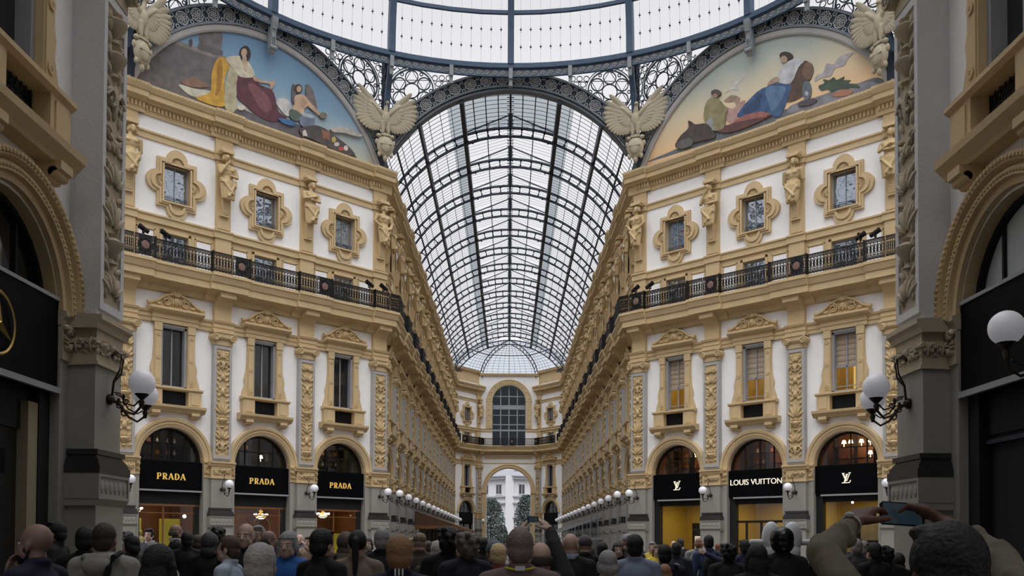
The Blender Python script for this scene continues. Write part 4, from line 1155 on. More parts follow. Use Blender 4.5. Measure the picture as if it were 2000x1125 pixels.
panel('right', 0, 1.15, 1.5, 0, 2.3, 1.2, mat('deep_blue_panel', lin(30, 30, 80), .6), 'deep blue standing panel in the shop by the nave corner')
panel('right', 0, -.35, 1.4, 1.35, 2.75, 2.1, BLKM, 'black display cabinet front in the shop by the nave corner', 'display_cabinet')
panel('right', 1, -.45, .1, 0, 2.4, 2.2, YP, 'tall framed golden panel seen through the middle glass door')
panel('right', 1, .45, .75, 1.4, 2.3, 1.8, WP, 'pair of small lit white boxes in the middle shop of the right facade')
panel('right', 2, -.6, 1.3, 1.7, 3.0, 2.4, BLKM, 'black framed shelf wall inside the shop by the right pier', 'display_cabinet')
panel('right', 2, -.3, 1.1, 1.85, 2.8, 2.3, mat('grey_shelf_goods', lin(150, 140, 120), .6, noise=.4, nscale=3), 'grey shelf goods inside the black framed wall unit')
panel('right', 2, .1, .6, 0, 1.0, 1.6, WP, 'small bright poster low in the shop by the right pier')
# mannequin
b = MB(); b.cap((0,0,.9), .13, (0,0,1.35), .17, 12); b.cap((0,0,1.35), .05, (0,0,1.58), .05); b.ball((0,0,1.68), (.09,.11,.13), 10, 0, 8); b.cap((0,0,1.42), .1, (.18,0,1.38), .06); b.cap((0,0,1.42), .1, (-.18,0,1.38), .06); b.lathe([(.2,.0),(.2,.02),(.02,.03),(.02,.85),(.01,.85)], n=12)
link('mannequin', b.mesh('mannequin', [mat('pale_mannequin', lin(226, 220, 150), .5)], 60), None, shopW('left', 0)(-.95, 1.2, .35), R_(45), label='pale mannequin bust in the first shop window', cat='mannequin')

# tall windows of the right facade: warm rooms behind the blinds
for i in range(3):
    o, th = ORIG['right'], TH['right']; at_ = wpt(o, th, (i-1)*P, 0)
    b = MB(); y0, y1 = .36, 2.0
    b.add([(-1.2,y1,8.6),(1.2,y1,8.6),(1.2,y1,12),(-1.2,y1,12)], [(0,1,2,3)]); b.add([(-1.2,y0,8.9),(1.2,y0,8.9),(1.2,y1,8.9),(-1.2,y1,8.9)], [(0,1,2,3)]); b.add([(-1.2,y0,12),(1.2,y0,12),(1.2,y1,12),(-1.2,y1,12)], [(0,1,2,3)])
    for s in (-1, 1): b.add([(s*1.2,y0,8.9),(s*1.2,y1,8.9),(s*1.2,y1,12),(s*1.2,y0,12)], [(0,1,2,3)])
    link('wall_room_%d' % (i+1), b.mesh('room', [WARMW]), None, at_, th, label='lit room behind the tall window, %s' % POS['right'][i], cat='room', kind='structure')
    lamp_light(wpt(o, th, (i-1)*P+.2, 1.2, 11.5), 18, (1, .72, .3), .6)
    c = MB()
    for k in range(7): c.cap((-.05+.07*k, 1.1, 8.95), .04, (-.05+.07*k, 1.1, 10.4), .035, 6)
    link('curtain', c.mesh('curtain', [CURT], 60), None, at_, th, label='golden curtain lit from inside the tall window, %s' % POS['right'][i], cat='curtain', group='golden curtains')

# nave and near shopfronts
def dark_shop():
    f = MB(); f.box(-1.6, 1.6, .1, .34, 4.08, 5.46); f.box(-1.6, 1.6, .3, .45, 3.9, 4.08)
    for x in (-1.55, 0, 1.55): f.box(x-.05, x+.05, .3, .42, 0, 4)
    g = MB(); g.box(-1.55, 1.55, .38, .40, 0, 4)
    return [('fascia', f.mesh('fascia', [BLK])), ('fanlight_frame', FANF[0], None, [('fanlight_pane', FAND)]), ('display_pane', g.mesh('display_pane', [PANE]))]
DS = dark_shop()
for side, sgn in (('left', -1), ('right', 1)):
    th = TH['nl'] if sgn < 0 else TH['nr']; lx = lambda Y: Y if sgn < 0 else -Y
    for k in range(NB):
        make('shopfront', DS, wpt((sgn*7.4, 0), th, lx(PY[k]+NPIT/2), 0), th, label='dark shopfront in the %s bay of the %s nave wall' % (ORD[k], side), cat='shopfront', group='dark shopfronts along the nave')
    make('shopfront', DS, wpt((sgn*5.7, 125.0), CHA if sgn < 0 else -CHA, 0, 0), CHA if sgn < 0 else -CHA, label='dark arched doorway on the canted %s end wall' % side, cat='shopfront')
# near shops
for side, sgn in (('left', -1), ('right', 1)):
    th = TH['nl'] if sgn < 0 else TH['nr']; lx = lambda Y: Y if sgn < 0 else -Y
    for k in range(3):
        x = lx(16.33-NPIT*k-NPIT/2); pos = wpt((sgn*7.6, 0), th, x, 0)
        f = MB(); f.box(-1.6, 1.6, -.02, .3, 4.22, 5.75); f.box(-1.6, 1.6, -.05, -.0, 5.72, 5.78, 1); f.box(-1.6, 1.6, -.08, 0, 4.16, 4.26, 1)
        d = MB(); d.box(-1.6, 1.6, .25, .4, 3.5, 4.22); d.box(-1.6, -1.25, .1, .4, 0, 4.2); d.box(1.25, 1.6, .1, .4, 0, 4.2)
        if sgn < 0: d.box(.95, 1.25, .12, .4, 0, 3.95, 1)
        else: d.box(-1.25, 1.25, .2, .3, 3.35, 3.42, 2)
        fr = MB(); fr.arch(0, 5.5, [(1.6,.2),(1.6,.4),(1.48,.4),(1.48,.2)], 0, 180, 30)
        for xx in (-.75, 0, .75): fr.box(xx-.03, xx+.03, .25, .32, 5.7, 5.5+math.sqrt(1.5**2-xx*xx))
        pg = MB(); pg.prism([(1.55*math.cos(PI*i/24), 5.5+1.55*math.sin(PI*i/24)) for i in range(25)], .3, .31)
        g = MB(); g.box(-1.25, 1.25, .3, .31, 0, 3.6)
        pts = [('fascia', f.mesh('fascia', [BLK, FRM]), 'black fascia with a thin metal edge'), ('frame', d.mesh('frame', [BLKM, NEARJ, BLUED])), ('fanlight_frame', fixn(fr.mesh('fanlight_frame', [BLKM])), None, [('fanlight_pane', fixn(pg.mesh('fanlight_pane', [PANE if sgn < 0 else FROST])))]), ('display_pane', g.mesh('display_pane', [PANE if sgn < 0 else BLKM]))]
        r = make('shopfront', pts, pos, th, label='%s black shopfront under the near %s arch, %s from the pier' % ('glazed' if sgn < 0 else 'closed', side, ORD[k]), cat='shopfront', group='near shopfronts')
        if sgn < 0 and k == 0:
            s = MB(); s.arch(0, 4.93, [(.44,-.07),(.465,-.085),(.49,-.07),(.465,-.055)], 0, 360, 40)
            for a in (90, 210, 330):
                q = R_(a); s.add([(.46*math.cos(q), -.07, 4.93+.46*math.sin(q)), (.06*math.cos(q+PI/3), -.05, 4.93+.07*math.sin(q+PI/3)), (0, -.13, 4.93), (.07*math.cos(q-PI/3), -.05, 4.93+.07*math.sin(q-PI/3))], [(0,1,2), (0,2,3), (0,3,1)])
            link('three_pointed_star_emblem', fixn(s.mesh('emblem', [GOLD2])), None, wpt((sgn*7.6, 0), th, x-.32, 0), th, label='gold ring emblem with a three-pointed star on the near left black fascia', cat='emblem')
# ------------------------------------------------------------------ remeshed organic figures (stone and living)
def remesh(mb, vox, smooth=2, name='body', mats=None, dec=None):
    me = mb.mesh('tmp', [mats] if not isinstance(mats, list) else mats)
    fixn(me)
    o = bpy.data.objects.new('tmp', me); C.objects.link(o)
    m = o.modifiers.new('r', 'REMESH'); m.mode = 'VOXEL'; m.voxel_size = vox; m.use_smooth_shade = True
    if smooth: s = o.modifiers.new('s', 'SMOOTH'); s.iterations = smooth; s.factor = .5
    if dec: d_ = o.modifiers.new('d', 'DECIMATE'); d_.ratio = dec
    dg = bpy.context.evaluated_depsgraph_get(); dg.update()
    out = bpy.data.meshes.new_from_object(o.evaluated_get(dg)); out.name = name
    bpy.data.objects.remove(o); bpy.data.meshes.remove(me)
    out.materials.clear()
    for x in (mats if isinstance(mats, list) else [mats]): out.materials.append(x)
    out.polygons.foreach_set('use_smooth', [True]*len(out.polygons))
    return out

def statue_parts(v):
    b = MB(); Y = -.42
    def c(p0, r0, p1, r1): b.cap((p0[0], p0[1]+Y, p0[2]), r0, (p1[0], p1[1]+Y, p1[2]), r1, 12)
    def e(p, r): b.ball((p[0], p[1]+Y, p[2]), r, 14, 0, 10)
    hz = 20.68; tilt = .05 if v != 1 else -.05
    e((tilt, -.05, hz), (.125, .15, .18)); e((tilt, -.16, hz-.1), (.07, .07, .12)) if v != 1 else None         # head and beard
    e((tilt, .02, hz+.06), (.16, .16, .16)); e((tilt, -.2, hz), (.025, .035, .045))
    for s in (-1, 1): e((tilt+s*.05, -.175, hz+.045), (.03, .02, .018)); e((tilt+s*.13, 0, hz-.05), (.06, .09, .13))
    c((0, 0, 20.45), .085, (0, 0, 20.3), .11)
    c((-.2, 0, 20.18), .15, (.2, 0, 20.18), .15); e((0, .0, 19.98), (.3, .2, .32)); e((0, .0, 19.62), (.25, .18, .3))
    for s in (-1, 1): e((s*.12, -.14, 20.06), (.13, .09, .1))
    if v == 0:      # arms folded on the breast
        c((-.34, 0, 20.2), .1, (-.38, -.1, 19.85), .08); c((-.38, -.1, 19.85), .075, (.08, -.3, 20.0), .055); e((.12, -.31, 20.02), (.08, .05, .05))
        c((.34, 0, 20.2), .1, (.38, -.1, 19.85), .08); c((.38, -.1, 19.85), .075, (-.06, -.27, 19.8), .055); e((-.1, -.29, 19.8), (.08, .05, .05))
    elif v == 1:    # one hand to the chin
        c((-.34, 0, 20.2), .1, (-.36, -.12, 19.82), .08); c((-.36, -.12, 19.82), .07, (-.04, -.26, 20.4), .05); e((-.02, -.26, 20.45), (.05, .05, .07))
        c((.34, 0, 20.2), .1, (.4, -.05, 19.8), .08); c((.4, -.05, 19.8), .07, (.05, -.28, 19.72), .05); e((.02, -.28, 19.72), (.07, .05, .05))
    elif v == 2:    # hand at the hip, other holding the cloth
        c((-.36, 0, 20.2), .11, (-.5, .02, 19.86), .085); c((-.5, .02, 19.86), .075, (-.25, -.18, 19.55), .06)
        c((.36, 0, 20.2), .11, (.46, -.04, 19.82), .085); c((.46, -.04, 19.82), .075, (.2, -.26, 19.45), .06)
    else:           # both arms behind
        c((-.36, 0, 20.2), .11, (-.42, .06, 19.7), .08); c((.36, 0, 20.2), .11, (.42, .06, 19.7), .08)
    # drapery: rolled waist and falling folds
    for i in range(5):
        a = (i-2)*.18; c((-.3, -.1, 19.5+a*.2), .07, (.3, -.13, 19.42-a*.4), .07)
    rr = random.Random(v+3)
    for i in range(9):
        x = -.3+.075*i; xb = x*.72+rr.uniform(-.02, .02); yy = -.2+1.6*x*x
        c((x, yy, 19.45), .06, (xb*1.05, yy-.02+rr.uniform(-.03, .02), 18.55+rr.uniform(0, .14)), .055)
    c((0, 0, 19.5), .24, (0, 0, 18.7), .17)
    c((-.25, -.2, 19.4), .05, (.15, -.3, 18.85), .06); c((.25, -.18, 19.35), .05, (-.05, -.3, 18.7), .06)
    b.v = [(p[0]*1.22, p[1]*1.1, p[2]) for p in b.v]; body = remesh(b, .028, 0, 'figure', STATM)
    p = MB(); p.add([(-.2,-.5,18.75),(.2,-.5,18.75),(.2,-.1,18.75),(-.2,-.1,18.75),(-.15,-.32,17.9),(.15,-.32,17.9),(.15,-.1,17.9),(-.15,-.1,17.9)], [(0,1,2,3),(4,7,6,5),(0,4,5,1),(1,5,6,2),(3,2,6,7),(0,3,7,4)])
    p.box(-.24, .24, -.3, 0, 17.8, 17.9)
    cp = MB(); cp.box(-.3, .3, -.66, -.1, 20.9, 21.0); cp.box(-.34, .34, -.55, 0, 21.0, 21.12)
    for k in range(4): p.ball((0, -.42+.04*k-.02, 18.5-.15*k), (.06, .05, .07), 6, 0, 5)
    return [('figure', body), ('herm_pedestal', fixn(p.mesh('herm_pedestal', [OCH]))), ('capital_block', cp.mesh('capital_block', [OCH]))]
STS = [statue_parts(v) for v in range(4)]
SDESC = ['with arms folded on the breast', 'with a hand raised to the chin', 'with one hand at the hip', 'bare-armed with arms held back']
for side in ('left', 'right'):
    o, th = ORIG[side], TH[side]; sg = 1 if side == 'left' else -1
    for i, (xp, v) in enumerate(zip([sg*7.28, sg*2.43, -sg*2.43, -sg*7.28], [2, 0, 1, 3] if side == 'left' else [2, 1, 3, 0])):
        make('statue', STS[v], wpt(o, th, xp, 0), th, label='herm statue %s, %s facade, %s' % (SDESC[v], side, ['by the nave corner', 'second from the nave corner', 'third from the nave corner', 'beside the big pier'][i]), cat='statue', group='herm statues of the octagon')
for side, sgn in (('left', -1), ('right', 1)):
    th = TH['nl'] if sgn < 0 else TH['nr']
    for k in range(NB+1):
        make('statue', STS[(k+2) % 4], wpt((sgn*7.4, 0), th, PY[k]*(1 if sgn < 0 else -1), 0), th, label='ochre herm statue, %s along the %s nave wall from the octagon' % (ORD[k], side), cat='statue', group='herm statues of the nave')
    o = (sgn*5.7, 125.0); th = CHA if sgn < 0 else -CHA
    make('statue', STS[1], wpt(o, th, 2.62*-sgn, 0), th, label='ochre herm statue beside the big arched end window, %s side' % side, cat='statue', group='herm statues of the end wall')

# eagles with shields
def eagle_parts():
    b = MB(); zb = 25.2
    def e(p, r, M=None): b.ball(p, r, 12, 0, 8, M)
    e((0, -.1, zb+.35), (.27, .25, .5)); b.cap((0, -.1, zb+.7), .17, (.05, -.16, zb+1.15), .11); e((.07, -.2, zb+1.25), (.13, .16, .13)); b.cap((.09, -.32, zb+1.24), .05, (.1, -.42, zb+1.15), .02)
    for s in (-1, 1): b.cap((s*.15, -.12, zb+.1), .17, (s*.15, -.15, zb-.35), .12); b.cap((s*.15, -.15, zb-.4), .06, (s*.17, -.28, zb-.5), .04)
    b.cap((0, .05, zb-.1), .16, (0, .1, zb-.6), .1)
    body = remesh(b, .035, 1, 'body', EAGM)
    parts = [('body', body)]
    for s in (-1, 1):
        w = MB()
        for i in range(15):                           # flight feathers fan out from the shoulder, the longest pointing up
            t = i/14; ang = R_(42+118*t**.9); L = 2.15*(1-.56*t)
            M = Matrix.Rotation(s*ang, 3, 'Y'); d = M @ Vector((0, 0, 1))
            w.ball((s*.12+d[0]*L*.5, -.02-.004*i, zb+.55+d[2]*L*.5), (.2-.02*t, .06, L*.52), 8, 0, 6, M)
        for i in range(9):
            t = i/8; ang = R_(48+105*t); L = 1.15*(1-.45*t); M = Matrix.Rotation(s*ang, 3, 'Y'); d = M @ Vector((0, 0, 1))
            w.ball((s*.12+d[0]*L*.5, -.09, zb+.55+d[2]*L*.5), (.2, .07, L*.5), 8, 0, 6, M)
        w.cap((s*.1, -.08, zb+.55), .18, (s*.75, -.08, zb+1.15), .1, 8)
        parts.append(('wing', w.mesh('wing', [EAGM], 60)))
    c = MB()
    c.ball((0, -.1, 24.0), (.5, .2, .62), 16, 0, 10); c.ball((0, -.22, 24.0), (.36, .14, .46), 14, 0, 8)
    for s in (-1, 1):
        c.ball((s*.38, -.12, 24.55), (.16, .12, .12), 8, 0, 6); c.ball((s*.5, -.1, 24.2), (.09, .1, .18), 8, 0, 6); c.ball((s*.34, -.1, 23.5), (.12, .1, .16), 8, 0, 6)
    c.ball((0, -.1, 23.3), (.14, .12, .2), 8, 0, 6); c.box(-.25, .25, -.25, .1, 24.55, 24.7); c.box(-.34, .34, -.365, -.3, 24.02, 24.05)
    parts.append(('shield', c.mesh('shield', [EAGM], 60)))
    return parts
EAGM = mat('pale_stone_eagle', lin(172, 162, 138), .8, noise=.15, nscale=4, bump=.3, bscale=20)
EP = eagle_parts()
def eagle(loc, rz, lab): make('eagle_sculpture', EP, loc, rz, label=lab, cat='sculpture', group='eagles of the dome corners')
eagle((-7.15, 52.25, .1), R_(22.5), 'pale eagle with raised wings on a shield, left of the nave mouth')
eagle((7.15, 52.25, .1), R_(-22.5), 'pale eagle with raised wings on a shield, right of the nave mouth')
eagle((-17.0, 42.0, 0), R_(67.5), 'pale eagle on a shield half hidden behind the left pier')
eagle((17.0, 42.0, 0), R_(-67.5), 'pale eagle on a shield half hidden behind the right pier')

# ------------------------------------------------------------------ lunette paintings (plain allegorical stand-ins, flat pictures on the wall)
def onwall(side, px, py):
    o, th = ORIG[side], TH[side]; nx, ny = math.sin(th), -math.cos(th)     # outward normal
    dx = (px-VX)/FPX; dz = (VY-py)/FPX
    t = (o[0]*nx+o[1]*ny)/(dx*nx+ny); X, Y, Z = dx*t, t, EYE+dz*t
    return ((X-o[0])*math.cos(th)+(Y-o[1])*math.sin(th), Z)
def smooth_poly(p, k=3):
    out = []; n = len(p)
    for i in range(n):
        a, b_, c, d = p[i-1], p[i], p[(i+1) % n], p[(i+2) % n]
        for j in range(k):
            t = j/k; out.append(tuple(.5*(2*b_[q]+(c[q]-a[q])*t+(2*a[q]-5*b_[q]+4*c[q]-d[q])*t*t+(3*b_[q]-a[q]-3*c[q]+d[q])*t**3) for q in (0, 1)))
    return out
_pm = {}
def paint(r, g, b, nz=.6):
    k = (r, g, b)
    mu_ = (r+g+b)/3; r, g, b = [(.8*c+.2*mu_)*.93 for c in (r, g, b)]
    if k not in _pm: _pm[k] = mat('paint_%d_%d_%d' % k, lin(r, g, b), .75, noise=nz, nscale=2.6, detail=12)
    return _pm[k]
def sky_paint(name, cols, flip=False, rot=0):
    m = mat(name, (1,1,1,1), .75); nt = m.node_tree; n = nt.nodes; l = nt.links; b = n['Principled BSDF']
    tc = n.new('ShaderNodeTexCoord'); sp = n.new('ShaderNodeSeparateXYZ'); mr = n.new('ShaderNodeMapRange'); mr.inputs[1].default_value = 22.9; mr.inputs[2].default_value = 27.7
    rp = n.new('ShaderNodeValToRGB'); nz = n.new('ShaderNodeTexNoise'); nz.inputs['Scale'].default_value = .5; nz.inputs['Detail'].default_value = 8
    ad_ = n.new('ShaderNodeMath'); ad_.operation = 'MULTIPLY_ADD'; ad_.inputs[1].default_value = .35; 
    l.new(tc.outputs['Object'], sp.inputs[0]); l.new(sp.outputs[2], mr.inputs[0]); l.new(tc.outputs['Object'], nz.inputs['Vector'])
    l.new(nz.outputs['Fac'], ad_.inputs[0]); l.new(mr.outputs[0], ad_.inputs[2]); l.new(ad_.outputs[0], rp.inputs[0])
    e = rp.color_ramp.elements
    while len(e) < len(cols): e.new(.5)
    for i, (p, c) in enumerate(cols): e[i].position = p; e[i].color = lin(*c)
    l.new(rp.outputs[0], b.inputs['Base Color']); return m
SKYL = sky_paint('painted_blue_sky', [(.12, (188, 180, 150)), (.4, (168, 178, 178)), (.7, (128, 158, 180)), (1, (108, 140, 168))])
SKYR = sky_paint('painted_dusk_sky', [(.1, (206, 170, 140)), (.35, (226, 190, 146)), (.65, (212, 198, 168)), (1, (168, 178, 172))])
def lunette(side, sky, shapes, label):
    o, th = ORIG[side], TH[side]; r = link('lunette_painting', None, None, wpt(o, th, 0, 0), th, label=label, cat='painting')
    b = MB(); R = 7.62; zc = 20.05; a0 = math.asin((22.9-zc)/R); pts = []
    for i in range(49):
        a = a0+(PI-2*a0)*i/48; pts.append((R*math.cos(a), zc+R*math.sin(a)))
    b.prism(pts, .0, .1); link('painted_sky', fixn(b.mesh('painted_sky', [sky])), r)
    y = -.004
    for (nm, col, ox, oy, pl) in shapes:
        w = [onwall(side, ox+x/3.308, oy+yy/3.308) for x, yy in pl]
        w = smooth_poly(w) if len(w) > 4 else w
        w = [(x, max(z, 22.97)) for x, z in w]
        b = MB(); b.prism(w, y, .0); me = b.mesh(nm, [paint(*col)]); link(nm, fixn(me), r); y -= .004
def ell(cx, cy, rx, ry, n=10, rot=0):
    return [(cx+rx*math.cos(2*PI*i/n)*math.cos(rot)-ry*math.sin(2*PI*i/n)*math.sin(rot), cy+rx*math.cos(2*PI*i/n)*math.sin(rot)+ry*math.sin(2*PI*i/n)*math.cos(rot)) for i in range(n)]
L0 = [
 ('painted_wall', (112, 104, 104), [(60,620),(150,480),(250,370),(400,285),(560,330),(740,400),(745,560),(760,760),(500,700)]),
 ('painted_wall', (140, 130, 124), [(395,278),(420,270),(600,320),(745,370),(745,400),(560,345)]),
 ('painted_column', (120, 112, 112), [(590,215),(725,210),(725,330),(722,350),(600,320),(585,300)]),
 ('painted_column', (104, 98, 100), [(575,300),(590,292),(725,332),(735,352),(720,366),(580,325)]),
 ('painted_bird', (86, 78, 74), ell(525,285,12,28)),
 ('painted_ground', (98, 94, 102), [(500,690),(760,740),(860,720),(960,760),(1100,780),(1250,830),(1400,890),(1560,960),(1620,1060),(1500,1030),(1100,900),(700,790)]),
 ('painted_boat', (206, 202, 178), [(450,560),(560,590),(655,602),(650,640),(560,645),(495,612)]),
 ('painted_goods', (150, 110, 90), [(480,560),(470,530),(520,520),(545,505),(600,540),(650,575),(560,580)]),
 ('painted_drape', (214, 160, 44), [(665,480),(700,390),(760,385),(785,430),(755,500),(748,600),(765,690),(700,705),(560,650),(650,620),(662,560)]),
 ('painted_drape', (180, 122, 34), [(700,430),(725,400),(735,480),(720,600),(690,640),(700,540)]),
 ('painted_robe', (186, 176, 140), [(785,430),(835,440),(830,560),(825,720),(790,745),(755,710),(752,580),(770,490)]),
 ('painted_robe', (104, 52, 66), [(838,505),(930,510),(980,560),(1060,598),(1085,660),(1105,740),(1160,785),(1060,805),(960,760),(880,690),(832,640)]),
 ('painted_robe', (134, 78, 84), [(900,560),(960,570),(1030,640),(1060,720),(1010,740),(960,680)]),
 ('painted_tunic', (210, 198, 170), [(752,388),(840,370),(895,400),(940,478),(935,512),(850,510),(800,450)]),
 ('painted_arm', (196, 160, 130), [(935,505),(985,530),(1050,540),(1078,530),(1070,575),(1045,590),(1040,556),(950,540)]),
 ('painted_hair', (58, 46, 44), ell(880,358,36,54)),
 ('painted_face', (200, 164, 134), ell(872,350,19,28)),
 ('painted_neck', (200, 168, 140), [(862,375),(888,380),(892,460),(878,470),(868,440)]),
 ('painted_foot', (214, 200, 180), ell(860,715,26,16)),
 ('painted_cloud', (206, 204, 200), [(1085,680),(1110,650),(1160,660),(1180,690),(1180,760),(1150,765),(1110,720)]),
 ('painted_wing', (104, 96, 100), [(1190,570),(1205,560),(1215,620),(1205,690),(1188,660)]),
 ('painted_wing', (120, 108, 108), [(1280,560),(1315,580),(1340,650),(1355,740),(1320,730),(1285,680)]),
 ('painted_torso', (204, 166, 130), [(1205,640),(1240,625),(1280,640),(1300,690),(1270,720),(1262,755),(1205,750),(1190,720),(1205,690)]),
 ('painted_arm', (204, 166, 130), [(1275,650),(1300,670),(1370,745),(1385,765),(1362,762),(1290,700)]),
 ('painted_hair', (88, 62, 46), ell(1228,588,27,30)),
 ('painted_face', (206, 168, 136), ell(1232,590,15,20)),
 ('painted_cloth', (96, 112, 96), [(1180,725),(1230,740),(1250,790),(1200,800),(1170,760)]),
 ('painted_cloth', (56, 110, 168), [(1095,785),(1150,790),(1200,805),(1205,835),(1140,820)]),
 ('painted_globe', (112, 126, 150), ell(1287,795,50,52,14)),
 ('painted_globe', (176, 186, 196), ell(1290,765,44,14,10,.3)),
 ('painted_wreath', (130, 124, 100), ell(1392,765,24,20)),
 ('painted_rocks', (84, 76, 76), [(1245,850),(1330,830),(1400,850),(1470,900),(1560,970),(1600,1030),(1480,1000),(1340,930),(1250,890)]),
 ('painted_goods', (150, 96, 70), [(1380,860),(1430,870),(1440,930),(1390,920)]),
 ('painted_goods', (200, 190, 180), [(1255,870),(1275,860),(1290,905),(1260,900)]),
 ('painted_goods', (210, 196, 180), ell(1480,955,18,14)), ('painted_goods', (190, 80, 70), ell(1510,985,20,14)), ('painted_goods', (214, 204, 196), ell(1540,980,14,18)), ('painted_goods', (196, 170, 90), ell(1460,925,14,20)),
 ('painted_cloud', (186, 180, 170), [(1440,850),(1520,840),(1640,890),(1620,905),(1520,880),(1460,875)]),
]
lunette('left', SKYL, [(a, c, 200, -12, p) for a, c, p in L0], 'lunette painting of a seated woman in yellow and crimson robes')
L1 = [
 ('painted_ground', (104, 110, 120), [(225,1095),(240,1080),(400,1010),(560,930),(700,870),(900,810),(1140,735),(1400,630),(1600,565),(1720,530),(1770,600),(1400,720),(900,880),(400,1040)]),
 ('painted_bench', (134, 136, 146), [(1145,720),(1320,660),(1590,570),(1690,560),(1700,600),(1400,700),(1150,770)]),
 ('painted_steam', (204, 200, 190), [(715,640),(745,620),(760,560),(790,560),(842,508),(838,545),(800,580),(805,620),(765,615)]),
 ('painted_hut', (170, 140, 120), [(712,690),(760,652),(815,668),(812,700),(802,780),(785,700),(740,700)]),
 ('painted_crowd', (190, 150, 140), [(720,800),(730,735),(770,740),(830,690),(850,700),(800,800),(760,840)]),
 ('painted_smoke', (178, 172, 176), [(1305,560),(1318,520),(1360,500),(1385,440),(1430,445),(1470,395),(1560,365),(1520,410),(1500,450),(1440,470),(1410,520),(1350,535)]),
 ('painted_tree', (74, 92, 74), [(1330,590),(1370,570),(1360,545),(1400,550),(1430,530),(1450,548),(1500,526),(1495,548),(1540,550),(1525,570),(1580,575),(1600,600),(1540,596),(1520,612),(1470,605),(1420,628),(1390,612),(1350,620)]),
 ('painted_goods', (180, 120, 96), [(1420,640),(1500,610),(1560,620),(1520,650),(1440,660)]),
 ('painted_barrel', (96, 72, 60), [(1150,590),(1160,480),(1200,432),(1260,425),(1300,480),(1275,555),(1235,580),(1222,660),(1120,695)]),
 ('painted_barrel', (126, 96, 78), ell(1262,490,36,58,12,.15)),
 ('painted_robe', (58, 92, 140), [(800,795),(830,740),(880,680),(960,610),(1080,572),(1150,588),(1120,700),(1085,780),(1040,795),(985,760),(900,790)]),
 ('painted_robe', (88, 124, 168), [(985,600),(1080,590),(1120,610),(1080,700),(1030,760),(1000,690)]),
 ('painted_robe', (44, 74, 118), [(830,760),(900,690),(960,640),(940,720),(880,780)]),
 ('painted_tunic', (196, 196, 200), [(1068,520),(1110,450),(1175,410),(1240,422),(1200,470),(1150,575),(1060,562)]),
 ('painted_arm', (178, 146, 124), [(1000,590),(1010,560),(1060,530),(1078,555),(1040,575)]),
 ('painted_hair', (70, 56, 52), ell(1122,393,44,28,12,.15)),
 ('painted_face', (196, 160, 134), ell(1108,415,22,24)),
 ('painted_vase', (104, 118, 128), ell(1256,620,30,62)), ('painted_vase', (190, 198, 206), ell(1256,640,12,16)),
 ('painted_plate', (84, 80, 90), ell(1258,700,66,20,12,-.25)),
 ('painted_blanket', (170, 100, 92), [(785,830),(860,785),(960,762),(1000,775),(990,795),(900,822),(800,858)]),
 ('painted_blanket', (104, 66, 62), [(660,890),(780,840),(990,795),(1020,790),(900,850),(760,900)]),
 ('painted_man', (150, 140, 96), [(583,790),(600,705),(640,672),(680,680),(715,720),(740,745),(725,790),(715,870),(650,892),(605,850)]),
 ('painted_man', (150, 156, 160), [(600,830),(640,800),(650,890),(615,880)]),
 ('painted_hat', (100, 84, 74), ell(664,642,32,24)), ('painted_face', (170, 130, 106), ell(660,660,16,14)),
 ('painted_beast', (78, 68, 66), [(400,1000),(430,930),(485,875),(482,830),(500,830),(530,850),(600,845),(640,885),(655,935),(520,970)]),
 ('painted_beast', (104, 96, 96), [(410,990),(430,960),(500,940),(505,990),(430,1010)]),
]
lunette('right', SKYR, [(a, c, 1200, -24, p) for a, c, p in L1], 'lunette painting of a seated woman in blue beside a barrel')

# ------------------------------------------------------------------ wall lamps
def lamp_parts(double=False):
    pl = MB(); pl.lathe([(.01,0),(.09,.0),(.1,-.05),(.05,-.1),(.01,-.12)], (0,0,4.2), 12, 0, 'y')
    arm = MB(); gl = []; heads = [(0, -.78, 4.4)] if not double else [(0, 0, 0)]
    def hook(tx, ty, tz, r):
        d = Vector((tx, ty)); L = d.length; u = d/L
        P_ = lambda t, z: (u[0]*t, u[1]*t-.05, z)
        k = L/.78
        arm.tube([P_(0, 4.18), P_(.18*k, 4.12), P_(.4*k, 3.9), P_(.6*k, 3.82), P_(.74*k, 3.9), P_(L, tz-r-.12)], .02, 6)
        arm.tube([P_(0.02, 4.22), P_(.06*k, 4.5), P_(.22*k, 4.66), P_(.26*k, 4.9), P_(.1*k, 5.02), P_(.0, 4.95)], .016, 6)
        arm.tube([P_(.1*k, 4.3), P_(.24*k, 4.25), P_(.38*k, 4.05), P_(.6*k, 3.96), P_(.72*k, 4.02)], .014, 6)
        for (t, z, rr) in ((.2*k, 4.1, .08), (.33*k, 4.16, .06), (.3*k, 3.96, .07)):
            pts = [];
            for i in range(10):
                a = i/9*2.6*PI; q = rr*(1-.07*i); pts.append(P_(t+q*math.cos(a), z+q*math.sin(a)))
            arm.tube(pts, .014, 5)
        arm.lathe([(.02,tz-r-.2),(.05,tz-r-.1),(.03,tz-r-.06),(.11,tz-r+.02),(.12,tz-r+.05),(.01,tz-r+.05)], (tx, ty-.05, 0), 12)
        g = MB(); g.ball((tx, ty-.05, tz), r, 20, 0, 14); return g.mesh('globe', [GLOBE], 60)
    if not double: gl.append(hook(0, -.75, 4.42, .215))
    else:
        for tx, ty in ((-1.15, -1.0), (.15, -.55)) if double > 0 else ((1.15, -1.0), (-.15, -.55)): gl.append(hook(tx, ty, 4.3, .215))
    return [('wall_plate', fixn(pl.mesh('wall_plate', [BRZ]))), ('arm', arm.mesh('arm', [BRZ], 60), 'dark scrolled iron arm')]+[('globe', g, 'white frosted glass globe') for g in gl]
LP1 = lamp_parts(); LPD = {-1: lamp_parts(1), 1: lamp_parts(-1)}
